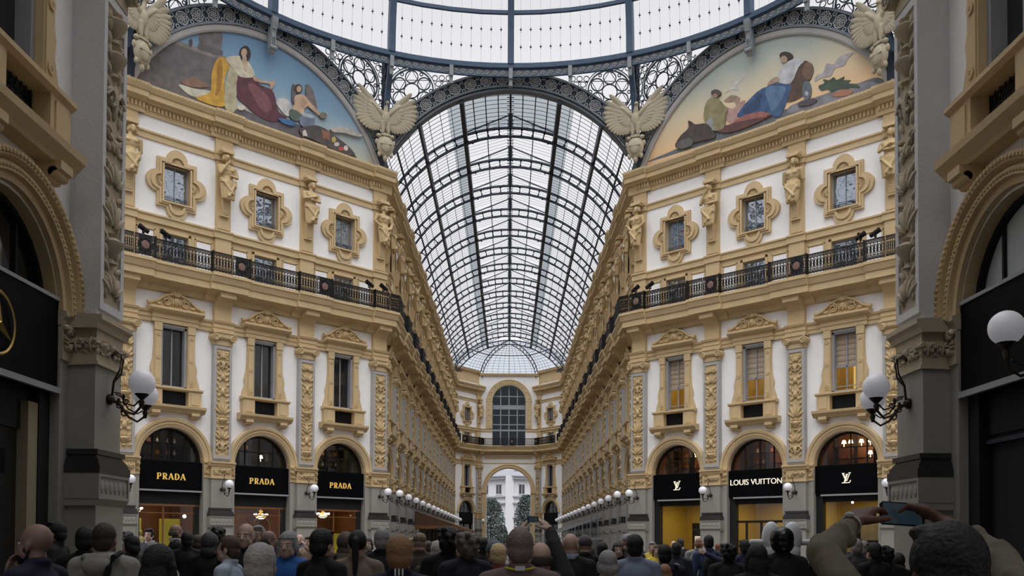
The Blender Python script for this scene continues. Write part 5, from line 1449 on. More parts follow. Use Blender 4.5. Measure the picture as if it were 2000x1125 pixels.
for side in ('left', 'right'):
    o, th = ORIG[side], TH[side]; sg = 1 if side == 'left' else -1
    for i, xp in enumerate([sg*7.28, sg*2.43, -sg*2.43, -sg*7.28]):
        make('wall_lamp', LP1, wpt(o, th, xp, -.28), th, label='white globe lamp on the %s facade pilaster %s' % (side, ['at the nave corner', 'second from the nave corner', 'third from the nave corner', 'beside the big pier'][i]), cat='lamp', group='globe lamps of the octagon')
for side, sgn in (('left', -1), ('right', 1)):
    th = TH['nl'] if sgn < 0 else TH['nr']
    for k in range(NB+1):
        make('wall_lamp', LP1, wpt((sgn*7.4, 0), th, PY[k]*(1 if sgn < 0 else -1), -.28), th, label='white globe lamp, %s along the %s nave wall from the octagon' % (ORD[k], side), cat='lamp', group='globe lamps along the nave')
    make('wall_lamp', LPD[sgn], wpt((sgn*7.6, 0), th, 16.33*(1 if sgn < 0 else -1), -.52), th, label='large two-globe lamp on a scrolled arm, near %s pier' % side, cat='lamp')
make('wall_lamp', LP1, wpt((7.6, 0), TH['nr'], -11.47, -.62), TH['nr'], label='white globe lamp cut by the right edge of the picture', cat='lamp')
make('wall_lamp', LP1, wpt((-4.0, 127.5), 0, .55, -.1), 0, label='small globe lamp left of the exit arch', cat='lamp')

# floodlights on the balconies
def flood():
    b = MB(); b.lathe([(.01,-.25),(.09,-.25),(.1,-.2),(.12,.2),(.13,.26),(.11,.26),(.1,.2),(.01,.18)], (0,0,.0), 12, 0, 'x'); b.v = [tuple(Matrix.Rotation(R_(-25), 3, 'Y') @ Vector(p)) for p in b.v]
    s = MB(); s.box(-.03, .03, -.14, .14, -.18, -.14); s.box(-.02, .02, -.15, -.12, -.18, .02); s.box(-.02, .02, .12, .15, -.18, .02); s.box(-.02, .02, -.02, .02, -.3, -.16)
    return [('housing', fixn(b.mesh('housing', [BLKM], 40))), ('bracket', s.mesh('bracket', [BLKM]))]
FL = flood()
for n_, (side, px, py, sx) in enumerate([('left', 272, 470, 1), ('left', 316, 482, 1), ('left', 718, 577, 1), ('left', 746, 582, 1), ('right', 1240, 587, -1), ('right', 1268, 582, -1), ('right', 1683, 493, -1), ('right', 1712, 487, -1)]):
    o, th = ORIG[side], TH[side]; x, z = onwall(side, px, py)
    x += .6*sx*-1*0
    # place on the rail, 1 m in front of the wall
    nx, ny = math.sin(th), -math.cos(th); oo = (o[0]+nx*.95, o[1]+ny*.95); dx = (px-VX)/FPX
    t = (oo[0]*nx+oo[1]*ny)/(dx*nx+ny); X, Y = dx*t, t
    r = make('floodlight', FL, (X, Y, 15.98), th+(0 if sx < 0 else PI), label='black floodlight on the %s balcony rail, %s' % (side, ['near end, left of its pair', 'near end, right of its pair', 'by the corner, left of its pair', 'by the corner, right of its pair', 'by the corner, left of its pair', 'by the corner, right of its pair', 'near end, left of its pair', 'near end, right of its pair'][n_]), cat='floodlight', group='floodlights on the balconies')

# ------------------------------------------------------------------ awnings deep in the nave
def awning(sgn):
    c, v, f = MB(), MB(), MB(); Ya, Yb = 72.5, 112.0; xw, xo = sgn*7.3, sgn*4.0; zw, zo = 4.0, 2.85
    n = 40
    for i in range(n):
        y0, y1 = Ya+(Yb-Ya)*i/n, Ya+(Yb-Ya)*(i+1)/n
        c.add([(xw,y0,zw),(xw,y1,zw),(xo,y1,zo),(xo,y0,zo),(xw,y0,zw-.04),(xw,y1,zw-.04),(xo,y1,zo-.04),(xo,y0,zo-.04)], [(0,1,2,3),(4,7,6,5),(0,3,7,4),(1,5,6,2)])
        ym = (y0+y1)/2
        v.add([(xo,y0,zo),(xo,y1,zo),(xo,y1,zo-.2),(xo,ym,zo-.32),(xo,y0,zo-.2),(xo+sgn*.02,y0,zo),(xo+sgn*.02,y1,zo),(xo+sgn*.02,y1,zo-.2),(xo+sgn*.02,ym,zo-.32),(xo+sgn*.02,y0,zo-.2)], [(0,1,2,3,4),(9,8,7,6,5)])
    for i in range(12):                       # scalloped front
        x0, x1 = xw+(xo-xw)*i/12, xw+(xo-xw)*(i+1)/12; a0, a1 = zo, zo
        v.add([(x0,Ya,a0),(x1,Ya,a1),(x1,Ya,a1-.18),((x0+x1)/2,Ya,a0-.3),(x0,Ya,a0-.18)], [(0,1,2,3,4)])
    c.add([(xw,Ya,zw),(xo,Ya,zo),(xw,Ya,zo)], [(0,1,2)])
    for y in (Ya+.1, Ya+10, Ya+20, Ya+30): f.tube([(xo+sgn*.1, y, 0), (xo+sgn*.1, y, zo-.05)], .035, 6); f.tube([(xo+sgn*.1, y, zo-.1), (xw, y, zo-.1)], .025, 4)
    return c, v, f
c, v, f = awning(-1)
make('awning', [('canvas', fixn(c.mesh('canvas', [AWN]))), ('valance', fixn(v.mesh('valance', [AWN2])), 'scalloped orange-brown valance'), ('frame', f.mesh('frame', [BLKM]))], label='long brown awning with a scalloped valance along the left nave wall', cat='awning')
c, v, f = MB(), MB(), MB(); Ya, Yb = 72.5, 112.0
for y in [Ya+3.3*i for i in range(13)]:
    f.tube([(7.3, y, 3.6), (4.0, y, 2.4)], .045, 4); f.tube([(4.0, y, 0), (4.0, y, 2.4)], .03, 4)
for x, z in ((7.3, 3.6), (6.2, 3.2), (5.1, 2.8), (4.0, 2.4)): f.tube([(x, Ya, z), (x, Yb, z)], .04, 4)
for x in (4.6, 5.2, 5.8, 6.4, 7.0): f.tube([(x, Ya, 2.4+(x-4)/3.3*1.2), (x, Ya, 1.9)], .035, 4)
f.tube([(4.0, Ya, 1.9), (7.3, Ya, 1.9)], .12, 4)
c.add([(7.3,Ya,3.6),(4.0,Ya,2.4),(4.0,Yb,2.4),(7.3,Yb,3.6)], [(0,1,2,3)])
make('glass_canopy', [('frame', f.mesh('frame', [FRM])), ('glass_roof', c.mesh('glass_roof', [GLZD]))], label='glazed cafe canopy with pale bars along the right nave wall', cat='canopy')

# ------------------------------------------------------------------ square beyond the exit arch: a pale building and trees
b = MB(); wn = MB(); cn = MB()
BY = 185.0; FARW = []
PALEB = mat('pale_building_stone', lin(200, 200, 204), .8, noise=.06, nscale=.5)
def facade(p0, p1, n, z1, col):
    d = Vector((p1[0]-p0[0], p1[1]-p0[1])); L = d.length; u = d/L; nrm = Vector((u[1], -u[0]))
    M = Matrix(((u[0], -nrm[0], 0, p0[0]), (u[1], -nrm[1], 0, p0[1]), (0, 0, 1, 0), (0, 0, 0, 1)))
    t = MB(); t.box(0, L, 0, .4, 0, z1); b.merge(t, M)
    t = MB()
    for z, h_, q in ((13.9, .5, .7), (10.3, .25, .4), (9.0, .25, .5), (6.0, .3, .4)): t.box(-.3, L+.3, -q, 0, z, z+h_)
    t.box(-.4, L+.4, -.9, 0, 14.4, 14.6); cn.merge(t, M)
    t = MB()
    for i in range(n):
        x = (i+.5)*L/n
        for z0, h_ in ((1.0, 3.4), (6.6, 2.2), (11.0, 1.9)):
            t = MB(); t.box(x-.6, x+.6, -.06, 0, z0, z0+h_, 0); t.box(x-.75, x+.75, -.12, -.0, z0+h_, z0+h_+.18, 1); t.box(x-.7, x+.7, -.15, 0, z0-.15, z0, 1); t.box(x-.04, x+.04, -.09, -.05, z0, z0+h_, 1)
            w_ = MB(); w_.merge(t, M); FARW.append(('window', fixn(w_.mesh('window', [PANE, PALEB]))))
facade((-14, BY+9), (-.6, BY), 5, 14, 0); facade((-.6, BY), (1.2, BY), 0, 15.2, 0) if False else None
facade((1.0, BY-.5), (14, BY+6), 4, 14, 0)
t = MB(); t.box(-.6, 1.0, BY-.8, BY+.5, 0, 14.6); b.merge(t)
for z in (14.6,): b.box(-14, 14, BY+4, BY+14, 14, 15.4)
rf = MB(); rf.add([(-15,BY+9,14.6),(-.6,BY-.6,14.6),(1.2,BY-1,14.6),(15,BY+6,14.6),(12,BY+14,16.3),(-12,BY+14,16.3),(0,BY+6,16.3)], [(0,1,6,5),(1,2,6),(2,3,4,6),(6,4,5)])
for x in (-3, 1.5, 4): rf.box(x-.3, x+.3, BY+5, BY+5.6, 15.5, 17.2)
make('building', FARW+[('wall', fixn(b.mesh('wall', [PALEB]))), ('cornice', fixn(cn.mesh('cornice', [mat('grey_cornice', lin(150, 150, 156), .8)]))), ('roof', rf.mesh('roof', [mat('grey_roof', lin(118, 120, 126), .8)]))], label='pale stone corner building seen beyond the exit arch', cat='building')
def tree(x, y, h, w_, seed, label):
    r = random.Random(seed); tr = MB(); tr.tube([(x, y, 0), (x+.1, y, h*.4), (x, y, h*.85)], .16, 6, rs=[.2, .14, .05])
    lv = MB()
    for i in range(26):
        z = h*(.18+.8*r.random()); rad = w_*(1-((z/h-.35)/.7)**2*.8)*r.uniform(.3, 1); a = r.uniform(0, 2*PI); tip = (x+rad*math.cos(a), y+rad*math.sin(a), z+r.uniform(-.2, .5))
        tr.tube([(x, y, z-.6), ((x+tip[0])/2, (y+tip[1])/2, z-.2), tip], .04, 4)
    for i in range(6500):
        z = h*(.12+.88*r.random()**.9); q = max(.12, math.sqrt(max(0, 1-((z/h-.42)/.6)**2))); rad = w_*q*math.sqrt(r.random()); a = r.uniform(0, 2*PI)
        cx, cy = x+rad*math.cos(a), y+rad*math.sin(a)
        if r.random() < .25+.35*math.sin(a*5+z*3): continue
        d = Vector((r.gauss(0, 1), r.gauss(0, 1), r.gauss(0, .6))).normalized()*.2; e_ = d.cross(Vector((r.gauss(0, 1), r.gauss(0, 1), r.gauss(0, 1)))).normalized()*.1
        p = Vector((cx, cy, z)); lv.add([p-d, p+e_, p+d, p-e_], [(0,1,2,3)])
    make('tree', [('trunk', tr.mesh('trunk', [mat('bark', lin(60, 54, 48), .9)])), ('foliage', lv.mesh('foliage', [LEAF]))], label=label, cat='tree')
LEAF = mat('dull_grey_green_leaf', lin(78, 90, 84), .7, noise=.4, nscale=.6)
tree(-3.1, 160, 9.0, 2.6, 1, 'grey-green tree beyond the exit arch, on its left'); tree(3.2, 165, 9.8, 2.3, 2, 'grey-green tree beyond the exit arch, on its right')
tree(-1.2, 172, 4.6, 1.2, 3, 'low bush-like tree between the two taller trees beyond the arch')
# ------------------------------------------------------------------ people (local frame: standing on the origin, facing +Y, 1.753 m tall)
SKIN = {'fair': mat('skin_fair', lin(198, 166, 150), .55), 'tan': mat('skin_tan', lin(148, 120, 108), .55), 'dark': mat('skin_dark', lin(96, 62, 48), .55)}
_cm = {}
def cloth(r, g, b, rough=.85):
    k = (r, g, b)
    if k not in _cm: _cm[k] = mat('cloth_%d_%d_%d' % k, lin(r, g, b), rough, noise=.12, nscale=9, bump=.25, bscale=16)
    return _cm[k]
_hm = {}
def hairm(r, g, b):
    k = (r, g, b)
    if k not in _hm: _hm[k] = mat('hair_%d_%d_%d' % k, lin(r, g, b), .6, noise=.35, nscale=40, bump=.5, bscale=70)
    return _hm[k]
def hand(b, w, d, n, side, curl=.5, s=1.0, thumb=.6, spread=.05):
    """w wrist, d direction of the fingers, n palm normal; side +1 right hand, -1 left"""
    w = Vector(w); d = Vector(d).normalized(); n = Vector(n); n = (n-d*n.dot(d)).normalized(); l = d.cross(n)*side   # l points to the thumb side
    lens = [(.040,.024,.020), (.045,.028,.022), (.042,.026,.021), (.033,.020,.018)]
    for i in range(4):
        off = (.030-.020*i)*s; k = w+d*(.088-.004*abs(i-1.2))*s+l*off
        b.cap(w+l*off*.6, .0155*s, k, .0125*s, 8)
        p = k; ang = curl*.55*(1+.1*i); sp = l*(spread*(1.5-i))
        for q, L in enumerate(lens[i]):
            dd = (d*math.cos(ang)+n*math.sin(ang)+sp*.6).normalized(); e = p+dd*L*s
            b.cap(p, (.0105-.001*q)*s, e, (.0095-.001*q)*s, 8); p = e; ang += curl*(.9 if q == 0 else .6)
    t0 = w+l*.022*s+d*.022*s; t1 = t0+(l*.7+d*.55+n*.35*thumb).normalized()*.042*s; t2 = t1+(l*.35+d*.8+n*.6*thumb).normalized()*.032*s; t3 = t2+(l*.1+d*.9+n*.7*thumb).normalized()*.026*s
    b.cap(t0, .017*s, t1, .0135*s, 8); b.cap(t1, .0125*s, t2, .0115*s, 8); b.cap(t2, .0115*s, t3, .0095*s, 8)
POSES = {
 'stand': dict(el=(-.25,-.03,1.14), wl=(-.245,.09,.90), er=(.25,-.03,1.14), wr=(.245,.09,.90), hl=((0,.15,-1),(1,0,0)), hr=((0,.15,-1),(-1,0,0))),
 'phone': dict(el=(-.29,.17,1.30), wl=(-.13,.33,1.52), er=(.29,.17,1.30), wr=(.13,.33,1.52), hl=((.25,.1,1),(1,.3,0)), hr=((-.25,.1,1),(-1,.3,0))),
 'phone_high': dict(el=(-.24,.25,1.50), wl=(-.10,.33,1.74), er=(.24,.25,1.50), wr=(.10,.33,1.74), hl=((.2,.2,1),(1,.2,-.1)), hr=((-.2,.2,1),(-1,.2,-.1))),
 'chin': dict(el=(-.2,.16,1.22), wl=(-.04,.15,1.42), er=(.25,-.03,1.14), wr=(.2,.15,.95), hl=((.1,-.05,1),(0.2,-1,0)), hr=((0,.3,-1),(-1,0,0))),
 'hips': dict(el=(-.34,-.08,1.17), wl=(-.21,.06,1.0), er=(.34,-.08,1.17), wr=(.21,.06,1.0), hl=((.5,.5,-.3),(1,0,0)), hr=((-.5,.5,-.3),(-1,0,0))),
 'cross': dict(el=(-.27,.06,1.15), wl=(.03,.2,1.14), er=(.27,.06,1.15), wr=(-.03,.22,1.2), hl=((1,-.1,.1),(0,-1,0)), hr=((-1,-.1,.1),(0,-1,0))),
 'point': dict(el=(-.34,.16,1.42), wl=(-.5,.36,1.54), er=(.25,-.03,1.14), wr=(.245,.09,.90), hl=((-.5,.6,.35),(1,0,-.5)), hr=((0,.15,-1),(-1,0,0))),
}
def head_geo(b, f=1.0):
    b.ball((0,-.012,1.662), (.077,.096,.091), 16, 0, 12); b.ball((0,.034,1.60), (.061,.066,.088), 14, 0, 10); b.ball((0,.056,1.547), (.040,.042,.034), 10, 0, 8)
    b.cap((0,.094,1.632), .009, (0,.116,1.602), .014, 8); b.ball((0,.112,1.598), (.019,.012,.009), 8, 0, 6)
    b.ball((0,.094,1.568), (.024,.012,.010), 8, 0, 6); b.ball((0,.090,1.553), (.020,.012,.008), 8, 0, 6); b.ball((0,.078,1.655), (.05,.014,.010), 10, 0, 6)
    for s in (-1, 1):
        b.ball((s*.079,-.002,1.615), (.012,.021,.033), 8, 0, 8); b.ball((s*.042,.068,1.597), (.02,.02,.018), 8, 0, 6); b.ball((s*.055,.03,1.565), (.02,.04,.03), 8, 0, 6)
    b.cap((0,-.012,1.56), .056, (0,-.022,1.43), .064, 12)
_cache = {}
def body_mesh(pose, female, vox=.0105):
    k = ('body', pose, female)
    if k in _cache: return _cache[k]
    p = POSES[pose]; b = MB(); head_geo(b); sw = .17 if female else .19
    b.cap((-.06,-.01,1.47), .05, (-sw,-.01,1.43), .05, 10); b.cap((.06,-.01,1.47), .05, (sw,-.01,1.43), .05, 10)
    b.ball((0,-.005,1.32), (.165,.11,.17), 14, 0, 10); b.ball((0,0,1.12), (.14,.10,.17), 14, 0, 10); b.ball((0,-.01,.97), (.165,.12,.14), 14, 0, 10)
    for s, e, w, h in ((-1, p['el'], p['wl'], p['hl']), (1, p['er'], p['wr'], p['hr'])):
        b.cap((s*sw,-.01,1.42), .05, e, .038, 10); b.cap(e, .038, w, .026, 10)
        hand(b, w, h[0], h[1], s, .55)
        b.cap((s*.09,0,.93), .085, (s*.1,.01,.5), .055, 12); b.cap((s*.1,.01,.5), .052, (s*.11,-.02,.1), .036, 10); b.cap((s*.11,-.02,.05), .035, (s*.12,.13,.04), .03, 10)
    _cache[k] = remesh(b, vox, 1, 'body', SKIN['fair']); return _cache[k]
def top_mesh(pose, female, style):
    k = ('top', pose, female, style)
    if k in _cache: return _cache[k]
    p = POSES[pose]; b = MB(); sw = .175 if female else .2; g = .022 if style in ('coat', 'hood') else .012
    b.cap((-.05,-.012,1.475), .048+g*.6, (-sw,-.015,1.425), .058+g, 12); b.cap((.05,-.012,1.475), .048+g*.6, (sw,-.015,1.425), .058+g, 12)
    b.ball((0,-.01,1.32), (.18+g,.122+g,.19), 16, 0, 10); b.cap((0,-.005,1.25), .13+g, (0,-.005,1.0), .13+g, 16); b.ball((0,-.005,1.08), (.165+g,.125+g,.2), 16, 0, 10)
    hem = .86 if style != 'coat' else .7
    b.ball((0,-.01,.97), (.185+g,.14+g,.16), 16, 0, 10)
    if style == 'coat': b.cap((0,-.01,.95), .17, (0,-.01,.72), .16, 16)
    b.lathe([(.075,1.50),(.082,1.535),(.07,1.54),(.06,1.5)], (0,-.02,0), 16)
    b.cap((0,-.02,1.44), .08, (0,-.02,1.50), .072, 14)
    for s, e, w in ((-1, p['el'], p['wl']), (1, p['er'], p['wr'])):
        S = Vector((s*sw,-.01,1.42)); E = Vector(e); W = Vector(w); W = E+(W-E)*.93
        b.cap(S, .062+g, E, .05+g*.7, 12); b.cap(E, .05+g*.7, W, .036+g*.6, 12)
        for q in range(3):       # cloth folds at the elbow
            m = E+(W-E)*(.08+.12*q); b.ball(m, (.054+g*.6-.004*q,)*3, 8, 0, 6)
    if style == 'hood':
        for i in range(11):
            a = PI*(.0+1.0*i/10)+PI; b.ball((.12*math.cos(a), -.035+.1*math.sin(a), 1.495), (.042,.04,.036), 8, 0, 6)
        b.ball((0,-.15,1.43), (.125,.05,.075), 14, 0, 8)
    m = remesh(b, .013, 5, 'top', cloth(40, 40, 44)); _cache[k] = m; return m
def legs_mesh(female):
    k = ('legs', female)
    if k in _cache: return _cache[k]
    b = MB(); b.ball((0,-.01,.95), (.17,.13,.12), 14, 0, 8)
    for s in (-1, 1): b.cap((s*.09,0,.92), .1, (s*.1,.01,.5), .072, 12); b.cap((s*.1,.01,.5), .07, (s*.11,-.02,.09), .055, 12)
    m = remesh(b, .02, 1, 'trousers', cloth(30, 32, 40)); _cache[k] = m; return m
def shoes_mesh():
    if 'shoes' in _cache: return _cache['shoes']
    b = MB()
    for s in (-1, 1): b.cap((s*.11,-.04,.05), .045, (s*.12,.15,.045), .04, 10); b.box(s*.115-.045, s*.115+.045, -.09, .19, 0, .025)
    m = remesh(b, .014, 1, 'shoes', cloth(24, 22, 22)); _cache['shoes'] = m; return m
def hair_mesh(st):
    k = ('hair', st)
    if k in _cache: return _cache[k]
    b = MB(); e = lambda c, r, n=14: b.ball(c, r, n, 0, 10)
    line = 1.672; fy = .05
    if st in ('short', 'crop'):
        g = .008 if st == 'crop' else .014
        e((0,-.016,1.668), (.079+g,.098+g,.093+g)); e((0,-.05,1.61), (.072+g,.06+g,.07+g)); 
        if st == 'short': e((.015,.045,1.735), (.055,.05,.025)); e((-.03,.03,1.74), (.05,.05,.025))
    elif st == 'bushy':
        e((0,-.02,1.67), (.105,.125,.115)); e((0,-.07,1.61), (.095,.08,.1))
        for i in range(26):
            a = i*2.4; z = 1.62+.14*((i*7)%10)/10; rr = .09; e((rr*math.cos(a), -.03+rr*1.15*math.sin(a)-.01, z), (.03,.03,.03), 8)
    elif st == 'fringe':      # bald crown with hair round the sides
        for i in range(13):
            a = PI+PI*(i/12)*1.0; e((.078*math.cos(a), -.015+.088*math.sin(a), 1.615), (.018,.018,.042), 8)
    elif st == 'long':
        e((0,-.018,1.67), (.09,.11,.104)); e((0,-.07,1.56), (.092,.06,.14)); e((0,-.075,1.45), (.1,.05,.12)); 
        for s in (-1, 1): b.cap((s*.083,-.01,1.64), .026, (s*.09,.0,1.47), .026)
    elif st == 'bob':
        e((0,-.02,1.67), (.09,.11,.102)); e((0,-.065,1.59), (.092,.065,.075))
        for s in (-1, 1): e((s*.08,-.015,1.61), (.024,.045,.06))
        line = 1.665
    elif st == 'pony':
        e((0,-.018,1.668), (.087,.107,.101)); e((0,-.115,1.67), (.035,.03,.035)); b.cap((0,-.13,1.67), .028, (0,-.125,1.55), .034); b.cap((0,-.125,1.55), .034, (.0,-.13,1.33), .018)
    elif st == 'beanie':
        e((0,-.01,1.685), (.094,.113,.098)); b.lathe([(.088,1.645),(.1,1.65),(.1,1.685),(.09,1.69)], (0,-.006,0), 18); line = 1.64
    elif st == 'cap':
        e((0,-.008,1.69), (.092,.11,.085)); b.ball((0,.11,1.69), (.065,.06,.012), 12, 0, 6); line = 1.64
    elif st == 'hoodup':
        e((0,-.03,1.655), (.112,.13,.125)); e((0,-.05,1.54), (.11,.1,.09)); line = 1.72
    elif st == 'helmet':
        e((0,-.01,1.68), (.125,.15,.125), 20); e((0,-.02,1.62), (.12,.135,.11), 20); line = 1.6; fy = .09
    m = remesh(b, .009 if st != 'helmet' else .012, 1 if st not in ('bushy',) else 0, 'hair', hairm(30, 24, 20))
    if st not in ('cap', 'fringe'):
        for v in m.vertices:            # open the face: tuck the front of the shell inside the head
            c = v.co
            if c[1] > fy-.02*max(0, (c[2]-1.66)*20) and c[2] < line+.03: v.co = Vector((c[0]*.72, .01+(c[1]-.01)*.55, c[2]*.97+1.62*.03))
        m.update()
    _cache[k] = m; return m
def small(name, fn, m):
    if name not in _cache:
        b = MB(); fn(b); _cache[name] = fixn(b.mesh(name, m if isinstance(m, list) else [m], 60))
    return _cache[name]
EYEM = mat('eye_white', lin(225, 222, 216), .3); IRIS = mat('eye_iris', lin(52, 40, 34), .3)
def eyes_f(b):
    for s in (-1, 1): b.ball((s*.030,.083,1.632), (.0135,.012,.009), 10, 0, 8); b.ball((s*.030,.0925,1.632), (.0058,.004,.0058), 8, 1, 6)
def brow_f(b):
    for s in (-1, 1): b.tube([(s*.012,.1,1.651), (s*.03,.098,1.657), (s*.05,.082,1.652)], .005, 5)
def glasses_f(b):
    for s in (-1, 1): b.arch(s*.032, 1.632, [(.022,.107),(.026,.107),(.026,.111),(.022,.111)], 0, 360, 16); b.tube([(s*.058,.107,1.635), (s*.084,.0,1.635)], .0025, 4)
    b.tube([(-.008,.11,1.635), (.008,.11,1.635)], .0025, 4)
def override(o, m):
    o.material_slots[0].link = 'OBJECT'; o.material_slots[0].material = m; return o
STAND = [(1.16, 2.45), (.22, 6.85)]
def person(px, top, hw, yaw, hair, hcol, tcol, label, pose='stand', style='shirt', female=False, skin='fair', extra=(), legs=(34, 36, 44), profile=False, Y=None, group=None):
    Y = Y or (.205 if profile else .17)*FPX/hw
    for _ in range(6):                   # nobody stands inside a neighbour
        x_ = (px-VX)*Y/FPX
        if all(math.hypot(x_-a, Y-c) > .52 for a, c in STAND): break
        Y *= 1.035
    STAND.append(((px-VX)*Y/FPX, Y))
    Z = EYE+(VY-top)*Y/FPX; hadd = {'helmet': .052, 'bushy': .03, 'beanie': .03, 'bob': .025, 'long': .022, 'short': .012, 'crop': .008, 'pony': .015, 'hoodup': .03, 'cap': .02}.get(hair, 0)
    s = Z/(1.753+hadd); X = (px-VX)*Y/FPX
    r = link('person', None, None, (X, Y, 0), R_(yaw), label=label, cat='person', group=group or 'people in the crowd'); r.scale = (s, s, s)
    override(link('body', body_mesh(pose, female), r), SKIN[skin])
    override(link('top', top_mesh(pose, female, style), r), cloth(*tcol))
    override(link('trousers', legs_mesh(female), r), cloth(*legs)); link('shoes', shoes_mesh(), r)
    if hair != 'bald': override(link('hair' if hair not in ('beanie', 'cap', 'hoodup', 'helmet') else {'beanie': 'knit_hat', 'cap': 'cap', 'hoodup': 'hood', 'helmet': 'helmet'}[hair], hair_mesh(hair), r), hairm(*hcol) if hair != 'helmet' else HELM)
    if not (yaw < 60 and yaw > -60):
        link('eyes', small('eyes', eyes_f, [EYEM, IRIS]), r); override(link('eyebrows', small('eyebrows', brow_f, hairm(40, 32, 28)), r), hairm(*(hcol if hair != 'bald' else (60, 50, 44))))
    for e in extra: EXTRAS[e](r)
    return r
HELM = mat('black_helmet_shell', lin(14, 14, 16), .25)
def ex(name, fn, m, smooth=60, lab=None):
    def f(r):
        if name not in _cache:
            b = MB(); fn(b); _cache[name] = fixn(b.mesh(name, m if isinstance(m, list) else [m], smooth))
        c = link(name.split('#')[0], _cache[name], r)
        if lab: c['label'] = lab
    return f
def exr(name, fn, m, vox=.01):
    def f(r):
        if name not in _cache:
            b = MB(); fn(b); _cache[name] = remesh(b, vox, 1, name, m)
        link(name.split('#')[0], _cache[name], r)
    return f
def strap_f(b): b.tube([(.13,-.02,1.53), (.125,-.13,1.50), (.11,-.185,1.42), (.09,-.185,1.3), (.05,-.19,1.12), (.0,-.2,.98)], .024, 6)
def lany_f(b): b.tube([(.085*math.cos(R_(a)), -.025+.085*math.sin(R_(a)), 1.515+.012*math.sin(R_(a))) for a in range(180, 361, 18)], .008, 6)
def badge_f(b): b.box(-.03, .03, -.118, -.112, 1.497, 1.525)
def collar_f(b): b.lathe([(.078,1.49),(.09,1.53),(.082,1.545),(.07,1.5)], (0,-.02,0), 18)
def stripes_f(b):
    for i in range(3): b.box(-.03+.024*i, -.018+.024*i, -.112, -.098, 1.50, 1.545)
def pack_f(b): b.cap((0,-.21,1.33), .1, (0,-.2,1.08), .1, 12); b.ball((0,-.2,1.2), (.15,.1,.22), 14, 0, 10); 
def packs_f(b):
    for s in (-1, 1): b.tube([(s*.11,-.14,1.44), (s*.12,-.02,1.50), (s*.12,.1,1.42), (s*.13,.13,1.2), (s*.14,-.05,1.05)], .018, 6)
def beard_f(b): b.ball((0,.05,1.548), (.058,.055,.05), 12, 0, 8); b.ball((0,.07,1.53), (.045,.045,.045), 10, 0, 8); [b.ball((s*.058,.02,1.575), (.015,.03,.045), 8, 0, 6) for s in (-1, 1)]; b.cap((-.025,.098,1.577), .008, (.025,.098,1.577), .008)
def phone_f(b): b.box(-.073, .073, .37, .379, 1.86, 1.935, 0); b.box(-.066, .066, .3685, .37, 1.864, 1.931, 1)
def phone_lo(b): b.box(-.073, .073, .37, .379, 1.62, 1.695, 0); b.box(-.066, .066, .3685, .37, 1.624, 1.691, 1)
def bagl_f(b): b.ball((0,-.27,1.15), (.05,.02,.05), 14, 0, 8); b.lathe([(.07,0),(.085,-.01),(.085,.01),(.07,0)], (0,-.27,1.15), 16, 0, 'y', cap=False)
SCRN = mat('phone_screen', lin(34, 44, 50), .15, emit=lin(70, 95, 110), estr=.12)
EXTRAS = {
 'strap': ex('shoulder_strap', strap_f, BLKM), 'lanyard': ex('lanyard', lany_f, mat('yellow_ribbon', lin(200, 180, 40), .7)), 'badge': ex('collar_tag', badge_f, mat('white_tag', lin(210, 210, 214), .7)),
 'white_collar': ex('white_collar', collar_f, cloth(205, 205, 206)), 'pattern_collar': ex('patterned_collar', collar_f, mat('blue_white_check', lin(160, 176, 196), .8, noise=.6, nscale=30)),
 'stripes': ex('three_white_stripes', stripes_f, cloth(220, 220, 222)), 'backpack': exr('backpack', pack_f, cloth(14, 14, 16)), 'pack_straps': ex('backpack_straps', packs_f, cloth(14, 14, 16)),
 'beard': exr('beard', beard_f, hairm(22, 18, 16), .008), 'glasses': ex('glasses', glasses_f, BLKM),
 'light': ex('round_light', bagl_f, mat('round_badge_light', lin(210, 210, 215), .3, emit=(1,1,1,1), estr=.6)),
}
K = (16, 15, 15); BR = (60, 44, 34); GR = (142, 140, 138); WH = (200, 198, 194); BL = (150, 116, 78)
BK = (18, 18, 20); NV = (22, 24, 40)
P_ = person
# front row, left to right
P_(70, 1028, 62, 82, 'bald', K, (24, 26, 52), 'bald bearded person in navy top, hand at the mouth, at far left', pose='chin', profile=True, skin='tan', extra=('beard',))
P_(109, 1023, 32, 95, 'short', K, BK, 'dark-haired person in black behind the bald bearded one', profile=True, skin='tan')
P_(169, 1033, 33, 5, 'short', K, BK, 'person with black hair in black, left of the white hooded jacket')
P_(206, 1026, 40, 0, 'crop', (52, 40, 36), (150, 149, 143), 'cropped-haired person in white hooded jacket with black shoulder strap', style='hood', extra=('strap',), skin='tan')
P_(256, 1048, 30, 75, 'bob', K, BK, 'dark-haired person in profile right of the white hooded jacket', profile=True, female=True)
P_(251, 1041, 13, 0, 'bushy', K, (50, 40, 44), 'small distant person with dark bushy hair near the left pier', Y=21)
P_(292, 1036, 16, 170, 'short', K, (60, 60, 66), 'person facing the crowd from the first lit shop doorway', extra=('white_collar',))
P_(300, 1063, 32, 10, 'short', (150, 150, 152), (186, 176, 158), 'grey-haired person in cream jacket half behind a black head')
P_(314, 1064, 62, -10, 'long', K, BK, 'person with a large head of long black hair seen from behind', female=True, Y=5.2)
P_(345, 1028, 19, -60, 'fringe', (90, 84, 80), BK, 'bald person in dark suit and white collar before the first shop', extra=('white_collar',), skin='tan')
P_(366, 1042, 21, 20, 'short', K, BK, 'dark-haired person in black right of the bald suited one')
P_(388, 1046, 20, -30, 'bob', BR, (40, 34, 40), 'brown-haired person before the yellow panel of the first shop', female=True)
P_(410, 1041, 26, 15, 'hoodup', (66, 66, 70), BK, 'person in a dark grey hood left of the first pilaster')
P_(428, 1031, 19, 0, 'bushy', K, BK, 'tall person with round black hair against the pilaster plinth')
